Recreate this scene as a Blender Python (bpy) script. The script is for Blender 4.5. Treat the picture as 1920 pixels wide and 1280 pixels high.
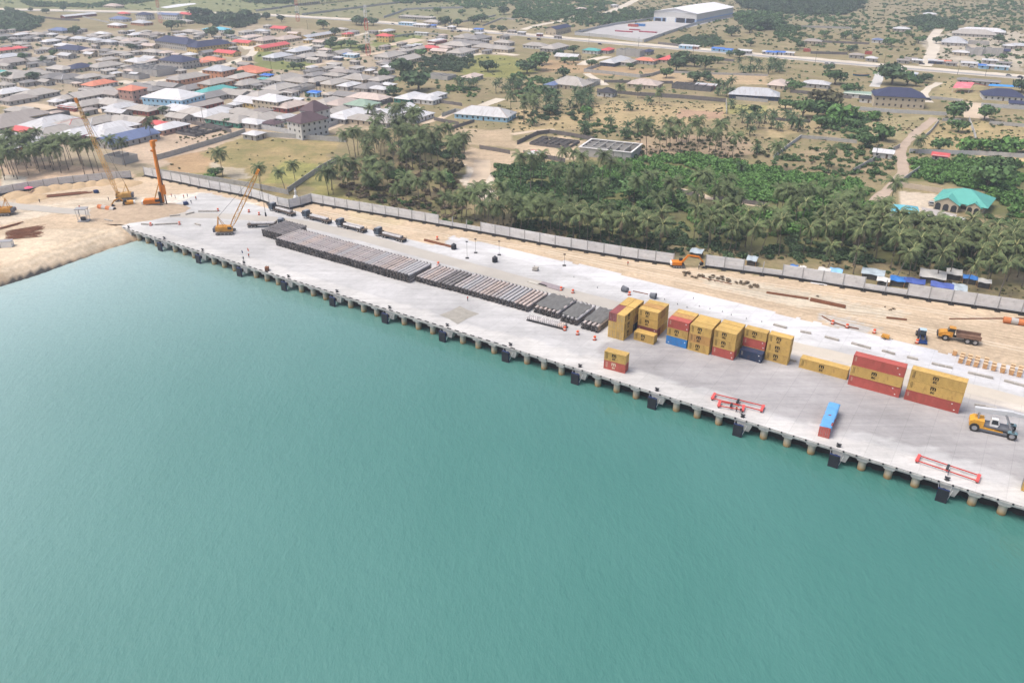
import bpy, math, random
import numpy as np
from mathutils import Vector, Matrix
for o in list(bpy.data.objects): bpy.data.objects.remove(o)
scene = bpy.context.scene
C = scene.collection
R = math.radians

# ---------------------------------------------------------------- camera, sky, sun, exposure
CAM_H, PITCH, FPX = 104.36, 0.4825, 1493.0
cam = bpy.data.cameras.new('camera'); cam.sensor_width = 36.0; cam.lens = 36.0*FPX/1920; cam.clip_end = 20000; cam.clip_start = 0.5
camo = bpy.data.objects.new('camera', cam); C.objects.link(camo)
camo.location = (0, 0, CAM_H); camo.rotation_euler = (math.pi/2-PITCH, 0, 0)
scene.camera = camo
SUN_EL, SUN_AZ = R(64), R(258)          # azimuth measured clockwise from +Y
world = bpy.data.worlds.new('World'); scene.world = world; world.use_nodes = True
wn = world.node_tree.nodes; wl = world.node_tree.links
sky = wn.new('ShaderNodeTexSky'); sky.sky_type = 'NISHITA'; sky.sun_disc = False
sky.sun_elevation = SUN_EL; sky.sun_rotation = SUN_AZ
sky.air_density = 1.0; sky.dust_density = 6.0; sky.ozone_density = 1.0; sky.altitude = 0
bg = wn['Background']; bg.inputs['Strength'].default_value = 0.15
wl.new(sky.outputs[0], bg.inputs['Color'])
sun = bpy.data.lights.new('sun', 'SUN'); sun.energy = 1.5; sun.angle = R(28); sun.color = (1.0, 0.965, 0.91)
suno = bpy.data.objects.new('sun', sun); C.objects.link(suno)
d = Vector((math.sin(SUN_AZ)*math.cos(SUN_EL), math.cos(SUN_AZ)*math.cos(SUN_EL), math.sin(SUN_EL)))
suno.rotation_euler = d.to_track_quat('Z', 'Y').to_euler(); suno.location = (0, -50, 300)
vs = scene.view_settings; vs.view_transform = 'Standard'; vs.look = 'None'; vs.gamma = 1; vs.use_curve_mapping = False
vs.exposure = 0.48

# ---------------------------------------------------------------- frames of reference
YAW = -0.5808                                         # the quay's direction
E1 = np.array([math.cos(YAW), math.sin(YAW)]); N1 = np.array([-math.sin(YAW), math.cos(YAW)])
B0 = np.array([-74.6306, 245.4484])
def Q(s, t, z=0.0):                                   # metres along / inland from the quay
    p = B0+E1*s+N1*t; return (float(p[0]), float(p[1]), float(z))
_c, _s = math.cos(PITCH), math.sin(PITCH)
def G(u, v, z=0.0):                                   # surveyed photo point -> point on the plane z
    X = (u-960)/FPX; Y = (v-640)/FPX
    dz = -(_s+Y*_c); t = (z-CAM_H)/dz
    return (X*t, (_c-Y*_s)*t, z)
def PX(x, y, z=0.0):
    dz = z-CAM_H; dep = y*_c-dz*_s
    return 960+FPX*x/dep, 640-FPX*(y*_s+dz*_c)/dep
def ST(x, y):
    p = np.array([x, y])-B0; return float(p@E1), float(p@N1)

# ---------------------------------------------------------------- names and labels
ORD = ['first','second','third','fourth','fifth','sixth','seventh','eighth','ninth','tenth','eleventh','twelfth','thirteenth','fourteenth','fifteenth','sixteenth','seventeenth','eighteenth','nineteenth']
TENS = {2:'twenty',3:'thirty',4:'forty',5:'fifty',6:'sixty',7:'seventy',8:'eighty',9:'ninety'}
TENTH = {2:'twentieth',3:'thirtieth',4:'fortieth',5:'fiftieth',6:'sixtieth',7:'seventieth',8:'eightieth',9:'ninetieth'}
def nth(i):                                           # 1 -> first
    if i < 20: return ORD[i-1]
    if i >= 100: return 'hundredth' if i == 100 else 'hundred-and-'+nth(i-100)
    return TENTH[i//10] if i % 10 == 0 else TENS[i//10]+'-'+ORD[i % 10-1]
def tag(o, label=None, cat=None, group=None, kind=None):
    if label: o['label'] = label
    if cat: o['category'] = cat
    if group: o['group'] = group
    if kind: o['kind'] = kind
    return o
def empty(name, loc=(0,0,0), rz=0.0):
    o = bpy.data.objects.new(name, None); C.objects.link(o); o.location = loc; o.rotation_euler = (0,0,rz)
    o.empty_display_size = 0.2; return o
def thing(name, label, cat, loc=(0,0,0), rz=0.0, group=None):
    return tag(empty(name, loc, rz), label, cat, group)
def link(name, me, parent=None, loc=None, rz=None, sc=None, rot=None):
    o = bpy.data.objects.new(name, me); C.objects.link(o)
    if parent is not None: o.parent = parent
    if loc is not None: o.location = loc
    if rz is not None: o.rotation_euler = (0,0,rz)
    if rot is not None: o.rotation_euler = rot
    if sc is not None: o.scale = sc if not isinstance(sc, (int, float)) else (sc,)*3
    return o
def kids(o): return [c for c in bpy.data.objects if c.parent == o]
def dup(root, tree, loc, rz, label, group=None):
    r = root.copy(); C.objects.link(r); r.location = loc; r.rotation_euler = (0,0,rz); r['label'] = label
    if group: r['group'] = group
    for ch, gr in tree:
        c = ch.copy(); C.objects.link(c); c.parent = r
        for q in gr:
            k = q.copy(); C.objects.link(k); k.parent = c
    return r
def tree_of(root): return [(c, kids(c)) for c in kids(root)]

# ---------------------------------------------------------------- materials
MATS = {}
def mat(name, col, rough=0.85, var=0.2, scale=0.6, ov=0.0, metal=0.0, spec=0.3, stretch=(1,1,1), dirt=None, dirt_amt=0.5, dirt_scale=0.8, island=0.0, world_co=False):
    if name in MATS: return MATS[name]
    m = bpy.data.materials.new(name); m.use_nodes = True; n = m.node_tree.nodes; l = m.node_tree.links
    b = n['Principled BSDF']; b.inputs['Roughness'].default_value = rough; b.inputs['Metallic'].default_value = metal
    b.inputs['Specular IOR Level'].default_value = spec
    tc = n.new('ShaderNodeTexCoord'); co = tc.outputs['Object']
    if world_co:
        ge = n.new('ShaderNodeNewGeometry'); co = ge.outputs['Position']
    mp = n.new('ShaderNodeMapping'); mp.inputs['Scale'].default_value = stretch; l.new(co, mp.inputs['Vector'])
    oi = n.new('ShaderNodeObjectInfo')
    if not world_co:
        ad = n.new('ShaderNodeVectorMath'); ad.operation = 'MULTIPLY_ADD'; l.new(oi.outputs['Random'], ad.inputs[0])
        ad.inputs[1].default_value = (50, 50, 50); l.new(mp.outputs[0], ad.inputs[2]); vec = ad.outputs[0]
    else: vec = mp.outputs[0]
    nz = n.new('ShaderNodeTexNoise'); nz.inputs['Scale'].default_value = scale; nz.inputs['Detail'].default_value = 5
    nz.inputs['Roughness'].default_value = 0.65; l.new(vec, nz.inputs['Vector'])
    mr = n.new('ShaderNodeMapRange'); mr.inputs[1].default_value = 0.25; mr.inputs[2].default_value = 0.75
    mr.inputs[3].default_value = 1-var; mr.inputs[4].default_value = 1+var; l.new(nz.outputs['Fac'], mr.inputs[0]); fac = mr.outputs[0]
    def mul(a, src):
        q = n.new('ShaderNodeMath'); q.operation = 'MULTIPLY'; l.new(a, q.inputs[0]); l.new(src, q.inputs[1]); return q.outputs[0]
    if ov:
        m2 = n.new('ShaderNodeMapRange'); m2.inputs[3].default_value = 1-ov; m2.inputs[4].default_value = 1+ov
        l.new(oi.outputs['Random'], m2.inputs[0]); fac = mul(fac, m2.outputs[0])
    if island:
        ge2 = n.new('ShaderNodeNewGeometry'); m3 = n.new('ShaderNodeMapRange'); m3.inputs[3].default_value = 1-island; m3.inputs[4].default_value = 1+island
        l.new(ge2.outputs['Random Per Island'], m3.inputs[0]); fac = mul(fac, m3.outputs[0])
    vm = n.new('ShaderNodeVectorMath'); vm.operation = 'SCALE'; vm.inputs[0].default_value = col[:3]; l.new(fac, vm.inputs['Scale'])
    out = vm.outputs[0]
    if dirt:
        n2 = n.new('ShaderNodeTexNoise'); n2.inputs['Scale'].default_value = dirt_scale; n2.inputs['Detail'].default_value = 6; n2.inputs['Roughness'].default_value = 0.7
        l.new(vec, n2.inputs['Vector'])
        m4 = n.new('ShaderNodeMapRange'); m4.inputs[1].default_value = 0.52; m4.inputs[2].default_value = 0.72; m4.inputs[3].default_value = 0; m4.inputs[4].default_value = dirt_amt
        l.new(n2.outputs['Fac'], m4.inputs[0])
        mx = n.new('ShaderNodeMix'); mx.data_type = 'RGBA'; l.new(m4.outputs[0], mx.inputs['Factor']); l.new(out, mx.inputs['A']); mx.inputs['B'].default_value = (*dirt, 1)
        out = mx.outputs['Result']
    l.new(out, b.inputs['Base Color'])
    MATS[name] = m; return m

# ---------------------------------------------------------------- mesh builder
class MB:
    def __init__(s): s.v = []; s.f = []; s.mi = []
    def add(s, vs, fs, mi=0):
        k = len(s.v); s.v += [tuple(p) for p in vs]; s.f += [tuple(k+i for i in f) for f in fs]; s.mi += [mi]*len(fs); return s
    def box(s, c, size, rz=0.0, mi=0, M=None):
        x, y, z = (q/2 for q in size)
        P = [(-x,-y,-z),(x,-y,-z),(x,y,-z),(-x,y,-z),(-x,-y,z),(x,-y,z),(x,y,z),(-x,y,z)]
        if M is not None: P = [tuple(M @ Vector(p)) for p in P]
        elif rz:
            cc, ss = math.cos(rz), math.sin(rz); P = [(a*cc-b*ss, a*ss+b*cc, d) for a, b, d in P]
        P = [(a+c[0], b+c[1], d+c[2]) for a, b, d in P]
        return s.add(P, [(0,3,2,1),(4,5,6,7),(0,1,5,4),(1,2,6,5),(2,3,7,6),(3,0,4,7)], mi)
    def b2(s, x0, x1, y0, y1, z0, z1, mi=0): return s.box(((x0+x1)/2,(y0+y1)/2,(z0+z1)/2), (x1-x0,y1-y0,z1-z0), 0, mi)
    def bar(s, p, q, w, h=None, mi=0):
        h = h or w; p = Vector(p); q = Vector(q); d = q-p; L = d.length
        M = d.to_track_quat('X', 'Z').to_matrix(); c = (p+q)/2
        return s.box(c, (L, w, h), 0, mi, M)
    def tube(s, p, q, r0, r1=None, n=8, cap=True, mi=0):
        r1 = r0 if r1 is None else r1; p = Vector(p); q = Vector(q)
        M = (q-p).to_track_quat('Z', 'Y').to_matrix(); V = []
        for c, r in ((p, r0), (q, r1)):
            for i in range(n):
                a = 2*math.pi*i/n; V.append(c+M @ Vector((r*math.cos(a), r*math.sin(a), 0)))
        F = [(i, (i+1) % n, n+(i+1) % n, n+i) for i in range(n)]
        if cap: F += [tuple(range(n))[::-1], tuple(range(n, 2*n))]
        return s.add(V, F, mi)
    def path(s, pts, rad, n=6, mi=0):
        k = len(s.v); pts = [Vector(p) for p in pts]; m = len(pts)
        for j, p in enumerate(pts):
            d = pts[min(j+1, m-1)]-pts[max(j-1, 0)]; M = d.to_track_quat('Z', 'Y').to_matrix(); r = rad[j] if isinstance(rad, (list, tuple)) else rad
            for i in range(n):
                a = 2*math.pi*i/n; s.v.append(tuple(p+M @ Vector((r*math.cos(a), r*math.sin(a), 0))))
        for j in range(m-1):
            for i in range(n):
                s.f.append((k+j*n+i, k+j*n+(i+1) % n, k+(j+1)*n+(i+1) % n, k+(j+1)*n+i)); s.mi.append(mi)
        s.f.append(tuple(k+i for i in range(n))[::-1]); s.f.append(tuple(k+(m-1)*n+i for i in range(n))); s.mi += [mi, mi]
        return s
    def prism(s, poly, z0, z1, mi=0):                 # poly in XY, counter-clockwise
        n = len(poly); V = [(x, y, z0) for x, y in poly]+[(x, y, z1) for x, y in poly]
        F = [(i, (i+1) % n, n+(i+1) % n, n+i) for i in range(n)]+[tuple(range(n))[::-1], tuple(range(n, 2*n))]
        return s.add(V, F, mi)
    def prof(s, poly, y0, y1, mi=0):                  # poly in XZ, extruded along Y
        n = len(poly); V = [(x, y0, z) for x, z in poly]+[(x, y1, z) for x, z in poly]
        F = [(i, n+i, n+(i+1) % n, (i+1) % n) for i in range(n)]+[tuple(range(n)), tuple(range(n, 2*n))[::-1]]
        return s.add(V, F, mi)
    def dome(s, c, r, h, n=10, rings=3, mi=0):        # cone-like heap
        k = len(s.v)
        for j in range(rings):
            f = 1-j/rings
            for i in range(n):
                a = 2*math.pi*i/n; q = 1+0.12*math.sin(3*a+j+c[0]); s.v.append((c[0]+r*f*q*math.cos(a), c[1]+r*f*q*math.sin(a), c[2]+h*(1-f)**0.85))
        s.v.append((c[0], c[1], c[2]+h*0.97))
        for j in range(rings-1):
            for i in range(n): s.f.append((k+j*n+i, k+j*n+(i+1) % n, k+(j+1)*n+(i+1) % n, k+(j+1)*n+i)); s.mi.append(mi)
        for i in range(n): s.f.append((k+(rings-1)*n+i, k+(rings-1)*n+(i+1) % n, k+rings*n)); s.mi.append(mi)
        return s
    def mesh(s, name, *mats, smooth=False):
        me = bpy.data.meshes.new(name); me.from_pydata(s.v, [], s.f); 
        for m in mats: me.materials.append(m)
        if len(mats) > 1: me.polygons.foreach_set('material_index', s.mi)
        if smooth: me.polygons.foreach_set('use_smooth', [True]*len(s.f))
        me.update(); return me
    def obj(s, name, m, parent=None, **k):
        ms = m if isinstance(m, (list, tuple)) else [m]; sm = k.pop('smooth', False)
        return link(name, s.mesh(name, *ms, smooth=sm), parent, **k)
def np_mesh(name, V, F, *mats, smooth=False):         # V (n,3) and quads F (m,4) as arrays
    me = bpy.data.meshes.new(name); V = np.asarray(V, np.float32); F = np.asarray(F, np.int32)
    me.vertices.add(len(V)); me.vertices.foreach_set('co', V.ravel())
    me.loops.add(F.size); me.loops.foreach_set('vertex_index', F.ravel())
    me.polygons.add(len(F)); me.polygons.foreach_set('loop_start', np.arange(0, F.size, F.shape[1], dtype=np.int32))
    me.polygons.foreach_set('loop_total', np.full(len(F), F.shape[1], np.int32))
    if smooth: me.polygons.foreach_set('use_smooth', np.ones(len(F), bool))
    for m in mats: me.materials.append(m)
    me.update(); me.validate(); return me
def inside(poly, X, Y):
    res = np.zeros(X.shape, bool); n = len(poly)
    for i in range(n):
        x0, y0 = poly[i]; x1, y1 = poly[(i+1) % n]
        if y0 == y1: continue
        c = ((y0 > Y) != (y1 > Y)) & (X < (x1-x0)*(Y-y0)/(y1-y0)+x0); res ^= c
    return res
def gp(poly, z=0.0): return [G(u, v, z)[:2] for u, v in poly]
def seg_dist(pts, X, Y):
    D = np.full(X.shape, 1e9)
    for (x0, y0), (x1, y1) in zip(pts[:-1], pts[1:]):
        dx, dy = x1-x0, y1-y0; L = dx*dx+dy*dy+1e-9
        t = np.clip(((X-x0)*dx+(Y-y0)*dy)/L, 0, 1); D = np.minimum(D, np.hypot(X-x0-t*dx, Y-y0-t*dy))
    return D
RNG = random.Random(7); NR = np.random.default_rng(7)
def vnoise(X, Y, sc, seed=0):                         # cheap smooth noise for ragged outlines
    r = np.random.default_rng(seed); out = np.zeros(X.shape)
    for k in range(6):
        a = r.uniform(0, 6.28); w = (0.6+0.35*k)/sc*6.28; out += np.sin((X*math.cos(a)+Y*math.sin(a))*w+r.uniform(0, 6.28))/(1+0.4*k)
    return out/3

# ================================================================ THE SETTING
# ---- ground: one sheet with its soils painted per vertex
SHORE = [G(u, v, -4.0)[:2] for u, v in [(-900,1000),(-300,640),(-100,568),(0,537),(40,525),(80,512),(120,497),(165,481),(205,466),(240,456),(262,449)]]+[Q(s, 3.0 if s < -70 else 2.2)[:2] for s in (-82,-60,0,100,200,300,900)]
LAND = SHORE+[(9000, SHORE[-1][1]-600), (9000, 6000), (-9000, 6000), (-9000, SHORE[0][1])]
SAND = (0.475, 0.375, 0.265); DRY = (0.31, 0.25, 0.135); RED = (0.38, 0.26, 0.15); VILL = (0.36, 0.29, 0.21); GRN = (0.20, 0.22, 0.075); SCRUB = (0.275, 0.22, 0.13); PALE = (0.52, 0.47, 0.38); WHITE = (0.60, 0.57, 0.52)
ZONES = [  # (outline, colour, tint of growing grass 0..1, raggedness m)
 ([(0,-5),(960,-5),(960,40),(480,30),(0,20)], (0.24,0.225,0.13), 0.75, 15),
 ([(960,-5),(1920,-5),(1920,60),(960,55)], (0.29,0.235,0.15), 0.6, 15),
 ([(0,55),(300,60),(480,45),(700,70),(960,65),(960,105),(720,120),(745,240),(640,250),(470,255),(250,330),(0,330)], VILL, 0.35, 6),
 ([(0,0),(480,-5),(560,10),(440,22),(0,13)], (0.23,0.245,0.125), 0.9, 8),
 ([(230,240),(340,225),(470,205),(480,245),(300,310),(230,300)], (0.44,0.34,0.25), 0.1, 5),
 ([(0,186),(90,196),(210,203),(240,208),(150,216),(0,200)], (0.50,0.39,0.27), 0.0, 2),
 ([(480,90),(575,112),(600,122),(560,132),(480,128)], GRN, 0.8, 4),
 ([(590,85),(690,82),(690,95),(610,98)], GRN, 0.9, 4),
 ([(720,62),(800,64),(790,80),(720,92),(690,85)], GRN, 0.7, 4),
 ([(830,100),(960,105),(1020,130),(960,150),(870,140)], (0.26,0.25,0.08), 0.9, 4),
 ([(1020,112),(1110,118),(1200,132),(1200,145),(1090,138),(1010,135)], RED, 0.2, 3),
 ([(1130,125),(1260,130),(1260,142),(1120,140)], RED, 0.15, 3),
 ([(1200,135),(1440,140),(1440,160),(1330,158),(1200,150)], (0.42,0.31,0.19), 0.2, 3),
 ([(330,300),(470,255),(640,270),(600,320),(540,365),(400,335),(300,320)], (0.34,0.26,0.13), 0.75, 5),
 ([(310,300),(380,285),(400,300),(370,325),(310,320)], RED, 0.1, 4),
 ([(425,300),(478,312),(470,330),(440,334),(428,320)], (0.42,0.36,0.27), 0.15, 9),
 ([(530,300),(610,310),(570,345),(490,345)], (0.30,0.28,0.10), 0.9, 4),
 ([(560,330),(650,320),(700,370),(600,380)], (0.31,0.27,0.11), 0.9, 4),
 ([(840,240),(960,245),(960,280),(860,270)], (0.40,0.31,0.21), 0.15, 4),
 ([(820,320),(905,300),(925,330),(915,380),(850,360),(830,340)], (0.56,0.49,0.40), 0.0, 4),
 ([(880,275),(960,285),(960,310),(900,330),(860,300)], (0.46,0.36,0.25), 0.0, 4),
 ([(970,270),(1050,255),(1130,270),(1080,300),(980,300)], (0.47,0.37,0.25), 0.0, 3),
 ([(960,205),(1080,205),(1160,190),(1360,195),(1360,225),(1200,240),(960,245)], (0.41,0.31,0.175), 0.35, 5),
 ([(1280,205),(1360,210),(1350,222),(1260,222)], (0.36,0.24,0.16), 0.0, 3),
 ([(1360,195),(1440,198),(1440,215),(1365,212)], (0.33,0.30,0.12), 0.6, 3),
 ([(1190,255),(1400,255),(1420,290),(1180,300)], (0.35,0.26,0.175), 0.3, 5),
 ([(1440,200),(1560,190),(1600,235),(1440,260)], (0.40,0.31,0.18), 0.35, 4),
 ([(1600,225),(1760,215),(1740,260),(1600,270)], (0.34,0.28,0.16), 0.45, 4),
 ([(1740,230),(1920,230),(1920,290),(1730,285)], (0.39,0.30,0.16), 0.4, 4),
 ([(1780,150),(1850,155),(1830,190),(1740,180)], (0.36,0.29,0.16), 0.4, 3),
 ([(1780,60),(1920,60),(1920,135),(1760,120),(1720,75)], (0.45,0.39,0.31), 0.25, 4),
 ([(1830,290),(1920,297),(1920,306),(1840,300)], (0.5,0.38,0.2), 0.1, 2),
 ([(1685,357),(1770,365),(1760,400),(1740,415),(1690,405)], (0.54,0.46,0.36), 0.05, 1),
 ([(1820,425),(1920,440),(1920,460),(1860,455)], (0.45,0.40,0.24), 0.4, 4),
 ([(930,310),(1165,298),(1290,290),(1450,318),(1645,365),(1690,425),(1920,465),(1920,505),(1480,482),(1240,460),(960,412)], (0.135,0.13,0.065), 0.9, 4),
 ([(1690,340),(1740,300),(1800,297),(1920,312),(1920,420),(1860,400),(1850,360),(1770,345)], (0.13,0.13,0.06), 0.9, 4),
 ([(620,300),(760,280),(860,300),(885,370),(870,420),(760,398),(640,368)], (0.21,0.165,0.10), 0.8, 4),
 ([(1440,300),(1560,270),(1680,272),(1690,310),(1640,350),(1450,315)], (0.30,0.23,0.145), 0.55, 4),
 ([(0,310),(60,300),(200,318),(250,325),(250,336),(180,340),(60,352),(0,362)], (0.47,0.35,0.25), 0.05, 2),
 ([(0,328),(50,333),(40,350),(0,360)], PALE, 0.0, 3),
]
SANDPOLY = [(-400,420),(-100,382),(0,366),(60,356),(120,346),(180,342),(247,335),(272,330),(380,353),(480,373),(548,392),(583,380),(760,411),(1040,462),(1260,497),(1470,520),(1920,588),(2300,650),(2300,1100),(-400,1100)]
TOPSOIL = [  # laid over the sand of the works
 ([(0,392),(60,385),(160,372),(260,366),(330,372),(300,392),(240,410),(100,400),(0,425)], (0.55,0.475,0.37), 4),
 ([(300,365),(380,362),(430,376),(470,385),(430,395),(300,398)], (0.60,0.56,0.49), 4),
 ([(1290,505),(1500,545),(1700,585),(1680,600),(1500,575),(1330,535)], (0.49,0.43,0.335), 3),
 ([(1520,585),(1600,600),(1650,612),(1600,622),(1530,600)], (0.42,0.40,0.37), 3),
 ([(0,440),(120,430),(225,425),(255,445),(240,456),(160,480),(80,505),(0,525)], (0.55,0.455,0.335), 3),
 ([(640,395),(760,415),(740,425),(660,412)], (0.50,0.41,0.27), 4),
]
yrows = np.concatenate([np.arange(95, 470, 1.7), np.arange(470, 780, 3.2), np.arange(780, 1420, 6.5), np.geomspace(1440, 5500, 16)])
kc = np.concatenate([np.linspace(-3, -0.82, 24)[:-1], np.linspace(-0.82, 0.82, 400), np.linspace(0.82, 3, 24)[1:]])
YY, KK = np.meshgrid(yrows, kc, indexing='ij'); XX = KK*(YY*0.93+60)
gz = np.full(XX.shape, -0.06)
d2 = seg_dist(SHORE, XX, YY); inn = inside(LAND, XX, YY)
sd = np.where(inn, d2, -d2); tt = (XX-B0[0])*N1[0]+(YY-B0[1])*N1[1]; ss = (XX-B0[0])*E1[0]+(YY-B0[1])*E1[1]
W = np.where(ss < -70, 20.0, 7.0)
W = np.where((ss > -95) & (ss < -78), 9.0, W)
pr_ = np.clip(sd/W, 0, 1)
beach = -4.0+3.94*(1-(1-pr_)**1.6)+0.03*np.sin(sd*1.1+vnoise(XX, YY, 30, 3)*2)*(pr_ > 0.05)*(pr_ < 0.95)
gz = np.where(sd > 0, np.where(pr_ >= 1, -0.06, np.minimum(beach, -0.06)), np.maximum(-4.0+0.22*sd, -9.0))
far = YY > 420
gz = gz+np.where((sd > 30) & (ss < 10000), 0.0, 0)
gcol = np.zeros(XX.shape+(4,)); gcol[..., :3] = SCRUB; gcol[..., 3] = 0.55
def paint(poly, col, veg, rag, seed):
    j1 = vnoise(XX, YY, 25+rag*3, seed)*rag; j2 = vnoise(XX, YY, 20+rag*3, seed+50)*rag
    m = inside(gp(poly), XX+j1, YY+j2); gcol[m, :3] = col; gcol[m, 3] = veg
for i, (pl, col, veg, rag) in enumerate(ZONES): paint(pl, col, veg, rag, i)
paint(SANDPOLY, SAND, 0.0, 0.6, 99)
for i, (pl, col, rag) in enumerate(TOPSOIL): paint(pl, col, 0.0, rag, 120+i)
wv_ = vnoise(XX, YY, 26, 5); lim = (ss < -60) & (sd > -3) & (sd < 24)
for off, wid, cc, am in ((0.3,1.6,(0.30,0.22,0.14),0.85),(4.2,0.7,(0.36,0.27,0.17),0.5),(7.5,0.9,(0.37,0.28,0.18),0.45),(12,0.8,(0.40,0.31,0.21),0.4),(5.8,0.6,(0.60,0.52,0.40),0.4)):
    q_ = np.exp(-((sd-off-wv_*0.5)/wid)**2)*am*lim; q_ = np.where((off < 1) & (sd < 0.3) & (ss < -60), am, q_)[..., None]; gcol[..., :3] = gcol[..., :3]*(1-q_)+np.array(cc)*q_
bank_shade = (ss > -84) & (tt < 13.5); gcol[bank_shade, :3] = (0.055,0.052,0.048); gcol[bank_shade, 3] = 0  # bank under the deck: near-black paints in the shade of the void
gi = np.arange(XX.size).reshape(XX.shape)
F = np.stack([gi[:-1,:-1], gi[:-1,1:], gi[1:,1:], gi[1:,:-1]], -1).reshape(-1, 4)
def soil_material(name, attr, rough_=0.3, bump=0.3, grass=(0.145,0.155,0.055), slab=False):
    m = bpy.data.materials.new(name); m.use_nodes = True; n = m.node_tree.nodes; l = m.node_tree.links; b = n['Principled BSDF']
    b.inputs['Roughness'].default_value = 0.95; b.inputs['Specular IOR Level'].default_value = 0.15
    at = n.new('ShaderNodeAttribute'); at.attribute_name = attr; ge = n.new('ShaderNodeNewGeometry')
    def noise(sc, det=6, ro=0.65, stretch=None):
        q = n.new('ShaderNodeTexNoise'); q.inputs['Scale'].default_value = sc; q.inputs['Detail'].default_value = det; q.inputs['Roughness'].default_value = ro
        src = ge.outputs['Position']
        if stretch:
            mp = n.new('ShaderNodeMapping'); mp.inputs['Rotation'].default_value = (0, 0, -YAW); mp.inputs['Scale'].default_value = stretch; l.new(src, mp.inputs['Vector']); src = mp.outputs[0]
        l.new(src, q.inputs['Vector']); return q.outputs['Fac']
    def rng(src, a, b_, c, d_):
        q = n.new('ShaderNodeMapRange'); q.inputs[1].default_value = a; q.inputs[2].default_value = b_; q.inputs[3].default_value = c; q.inputs[4].default_value = d_; l.new(src, q.inputs[0]); return q.outputs[0]
    def mth(op, a, b_):
        q = n.new('ShaderNodeMath'); q.operation = op
        for k, x in enumerate((a, b_)):
            if isinstance(x, (int, float)): q.inputs[k].default_value = x
            else: l.new(x, q.inputs[k])
        return q.outputs[0]
    f1 = rng(noise(0.035), 0.3, 0.7, 0.80, 1.18); f2 = rng(noise(0.55, 9, 0.8), 0.28, 0.72, 1-rough_, 1+rough_); f3 = rng(noise(0.16, 8, 0.72, (0.12, 1.6, 1)), 0.3, 0.7, 0.86, 1.12)
    fac = mth('MULTIPLY', mth('MULTIPLY', f1, f2), f3)
    if slab:                                          # joints between the cast bays and long tyre scuffs
        mp = n.new('ShaderNodeMapping'); mp.vector_type = 'TEXTURE'; mp.inputs['Location'].default_value = (B0[0], B0[1], 0); mp.inputs['Rotation'].default_value = (0, 0, YAW); l.new(ge.outputs['Position'], mp.inputs['Vector'])
        bk = n.new('ShaderNodeTexBrick'); bk.offset = 0; bk.inputs['Scale'].default_value = 1.0; bk.inputs['Mortar Size'].default_value = 0.07; bk.inputs['Mortar Smooth'].default_value = 0.3; bk.inputs['Brick Width'].default_value = 5.543; bk.inputs['Row Height'].default_value = 5.2
        bk.inputs['Color1'].default_value = (1,1,1,1); bk.inputs['Color2'].default_value = (0.93,0.93,0.93,1); bk.inputs['Mortar'].default_value = (0.82,0.82,0.82,1); l.new(mp.outputs[0], bk.inputs['Vector'])
        sx = n.new('ShaderNodeSeparateColor'); l.new(bk.outputs['Color'], sx.inputs[0]); fac = mth('MULTIPLY', fac, sx.outputs[0])
        fac = mth('MULTIPLY', fac, rng(noise(0.9, 5, 0.6, (0.05, 1.0, 1)), 0.35, 0.65, 0.93, 1.04)); fac = mth('MULTIPLY', fac, rng(noise(0.35, 7, 0.75), 0.55, 0.75, 1.0, 0.8))
    vm = n.new('ShaderNodeVectorMath'); vm.operation = 'SCALE'; l.new(at.outputs['Color'], vm.inputs[0]); l.new(fac, vm.inputs['Scale'])
    gm = mth('MULTIPLY', rng(noise(0.06, 8, 0.76), 0.40, 0.60, 0, 0.9), at.outputs['Alpha'])
    mx = n.new('ShaderNodeMix'); mx.data_type = 'RGBA'; l.new(gm, mx.inputs['Factor']); l.new(vm.outputs[0], mx.inputs['A']); mx.inputs['B'].default_value = (*grass, 1)
    dm = mth('MULTIPLY', rng(noise(0.16, 9, 0.8), 0.52, 0.68, 0, 0.6), at.outputs['Alpha'])
    mx2 = n.new('ShaderNodeMix'); mx2.data_type = 'RGBA'; l.new(dm, mx2.inputs['Factor']); l.new(mx.outputs['Result'], mx2.inputs['A']); mx2.inputs['B'].default_value = (0.12, 0.105, 0.06, 1)
    l.new(mx2.outputs['Result'], b.inputs['Base Color'])
    bp = n.new('ShaderNodeBump'); bp.inputs['Strength'].default_value = bump; bp.inputs['Distance'].default_value = 0.6; l.new(noise(0.5, 8, 0.75), bp.inputs['Height']); l.new(bp.outputs[0], b.inputs['Normal'])
    return m
def col_attr(me, name, cols):
    a = me.color_attributes.new(name, 'FLOAT_COLOR', 'POINT'); a.data.foreach_set('color', np.asarray(cols, np.float32).ravel())
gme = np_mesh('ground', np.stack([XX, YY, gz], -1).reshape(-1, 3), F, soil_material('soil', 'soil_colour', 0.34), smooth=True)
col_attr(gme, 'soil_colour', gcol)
tag(link('ground', gme), kind='structure')

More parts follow.
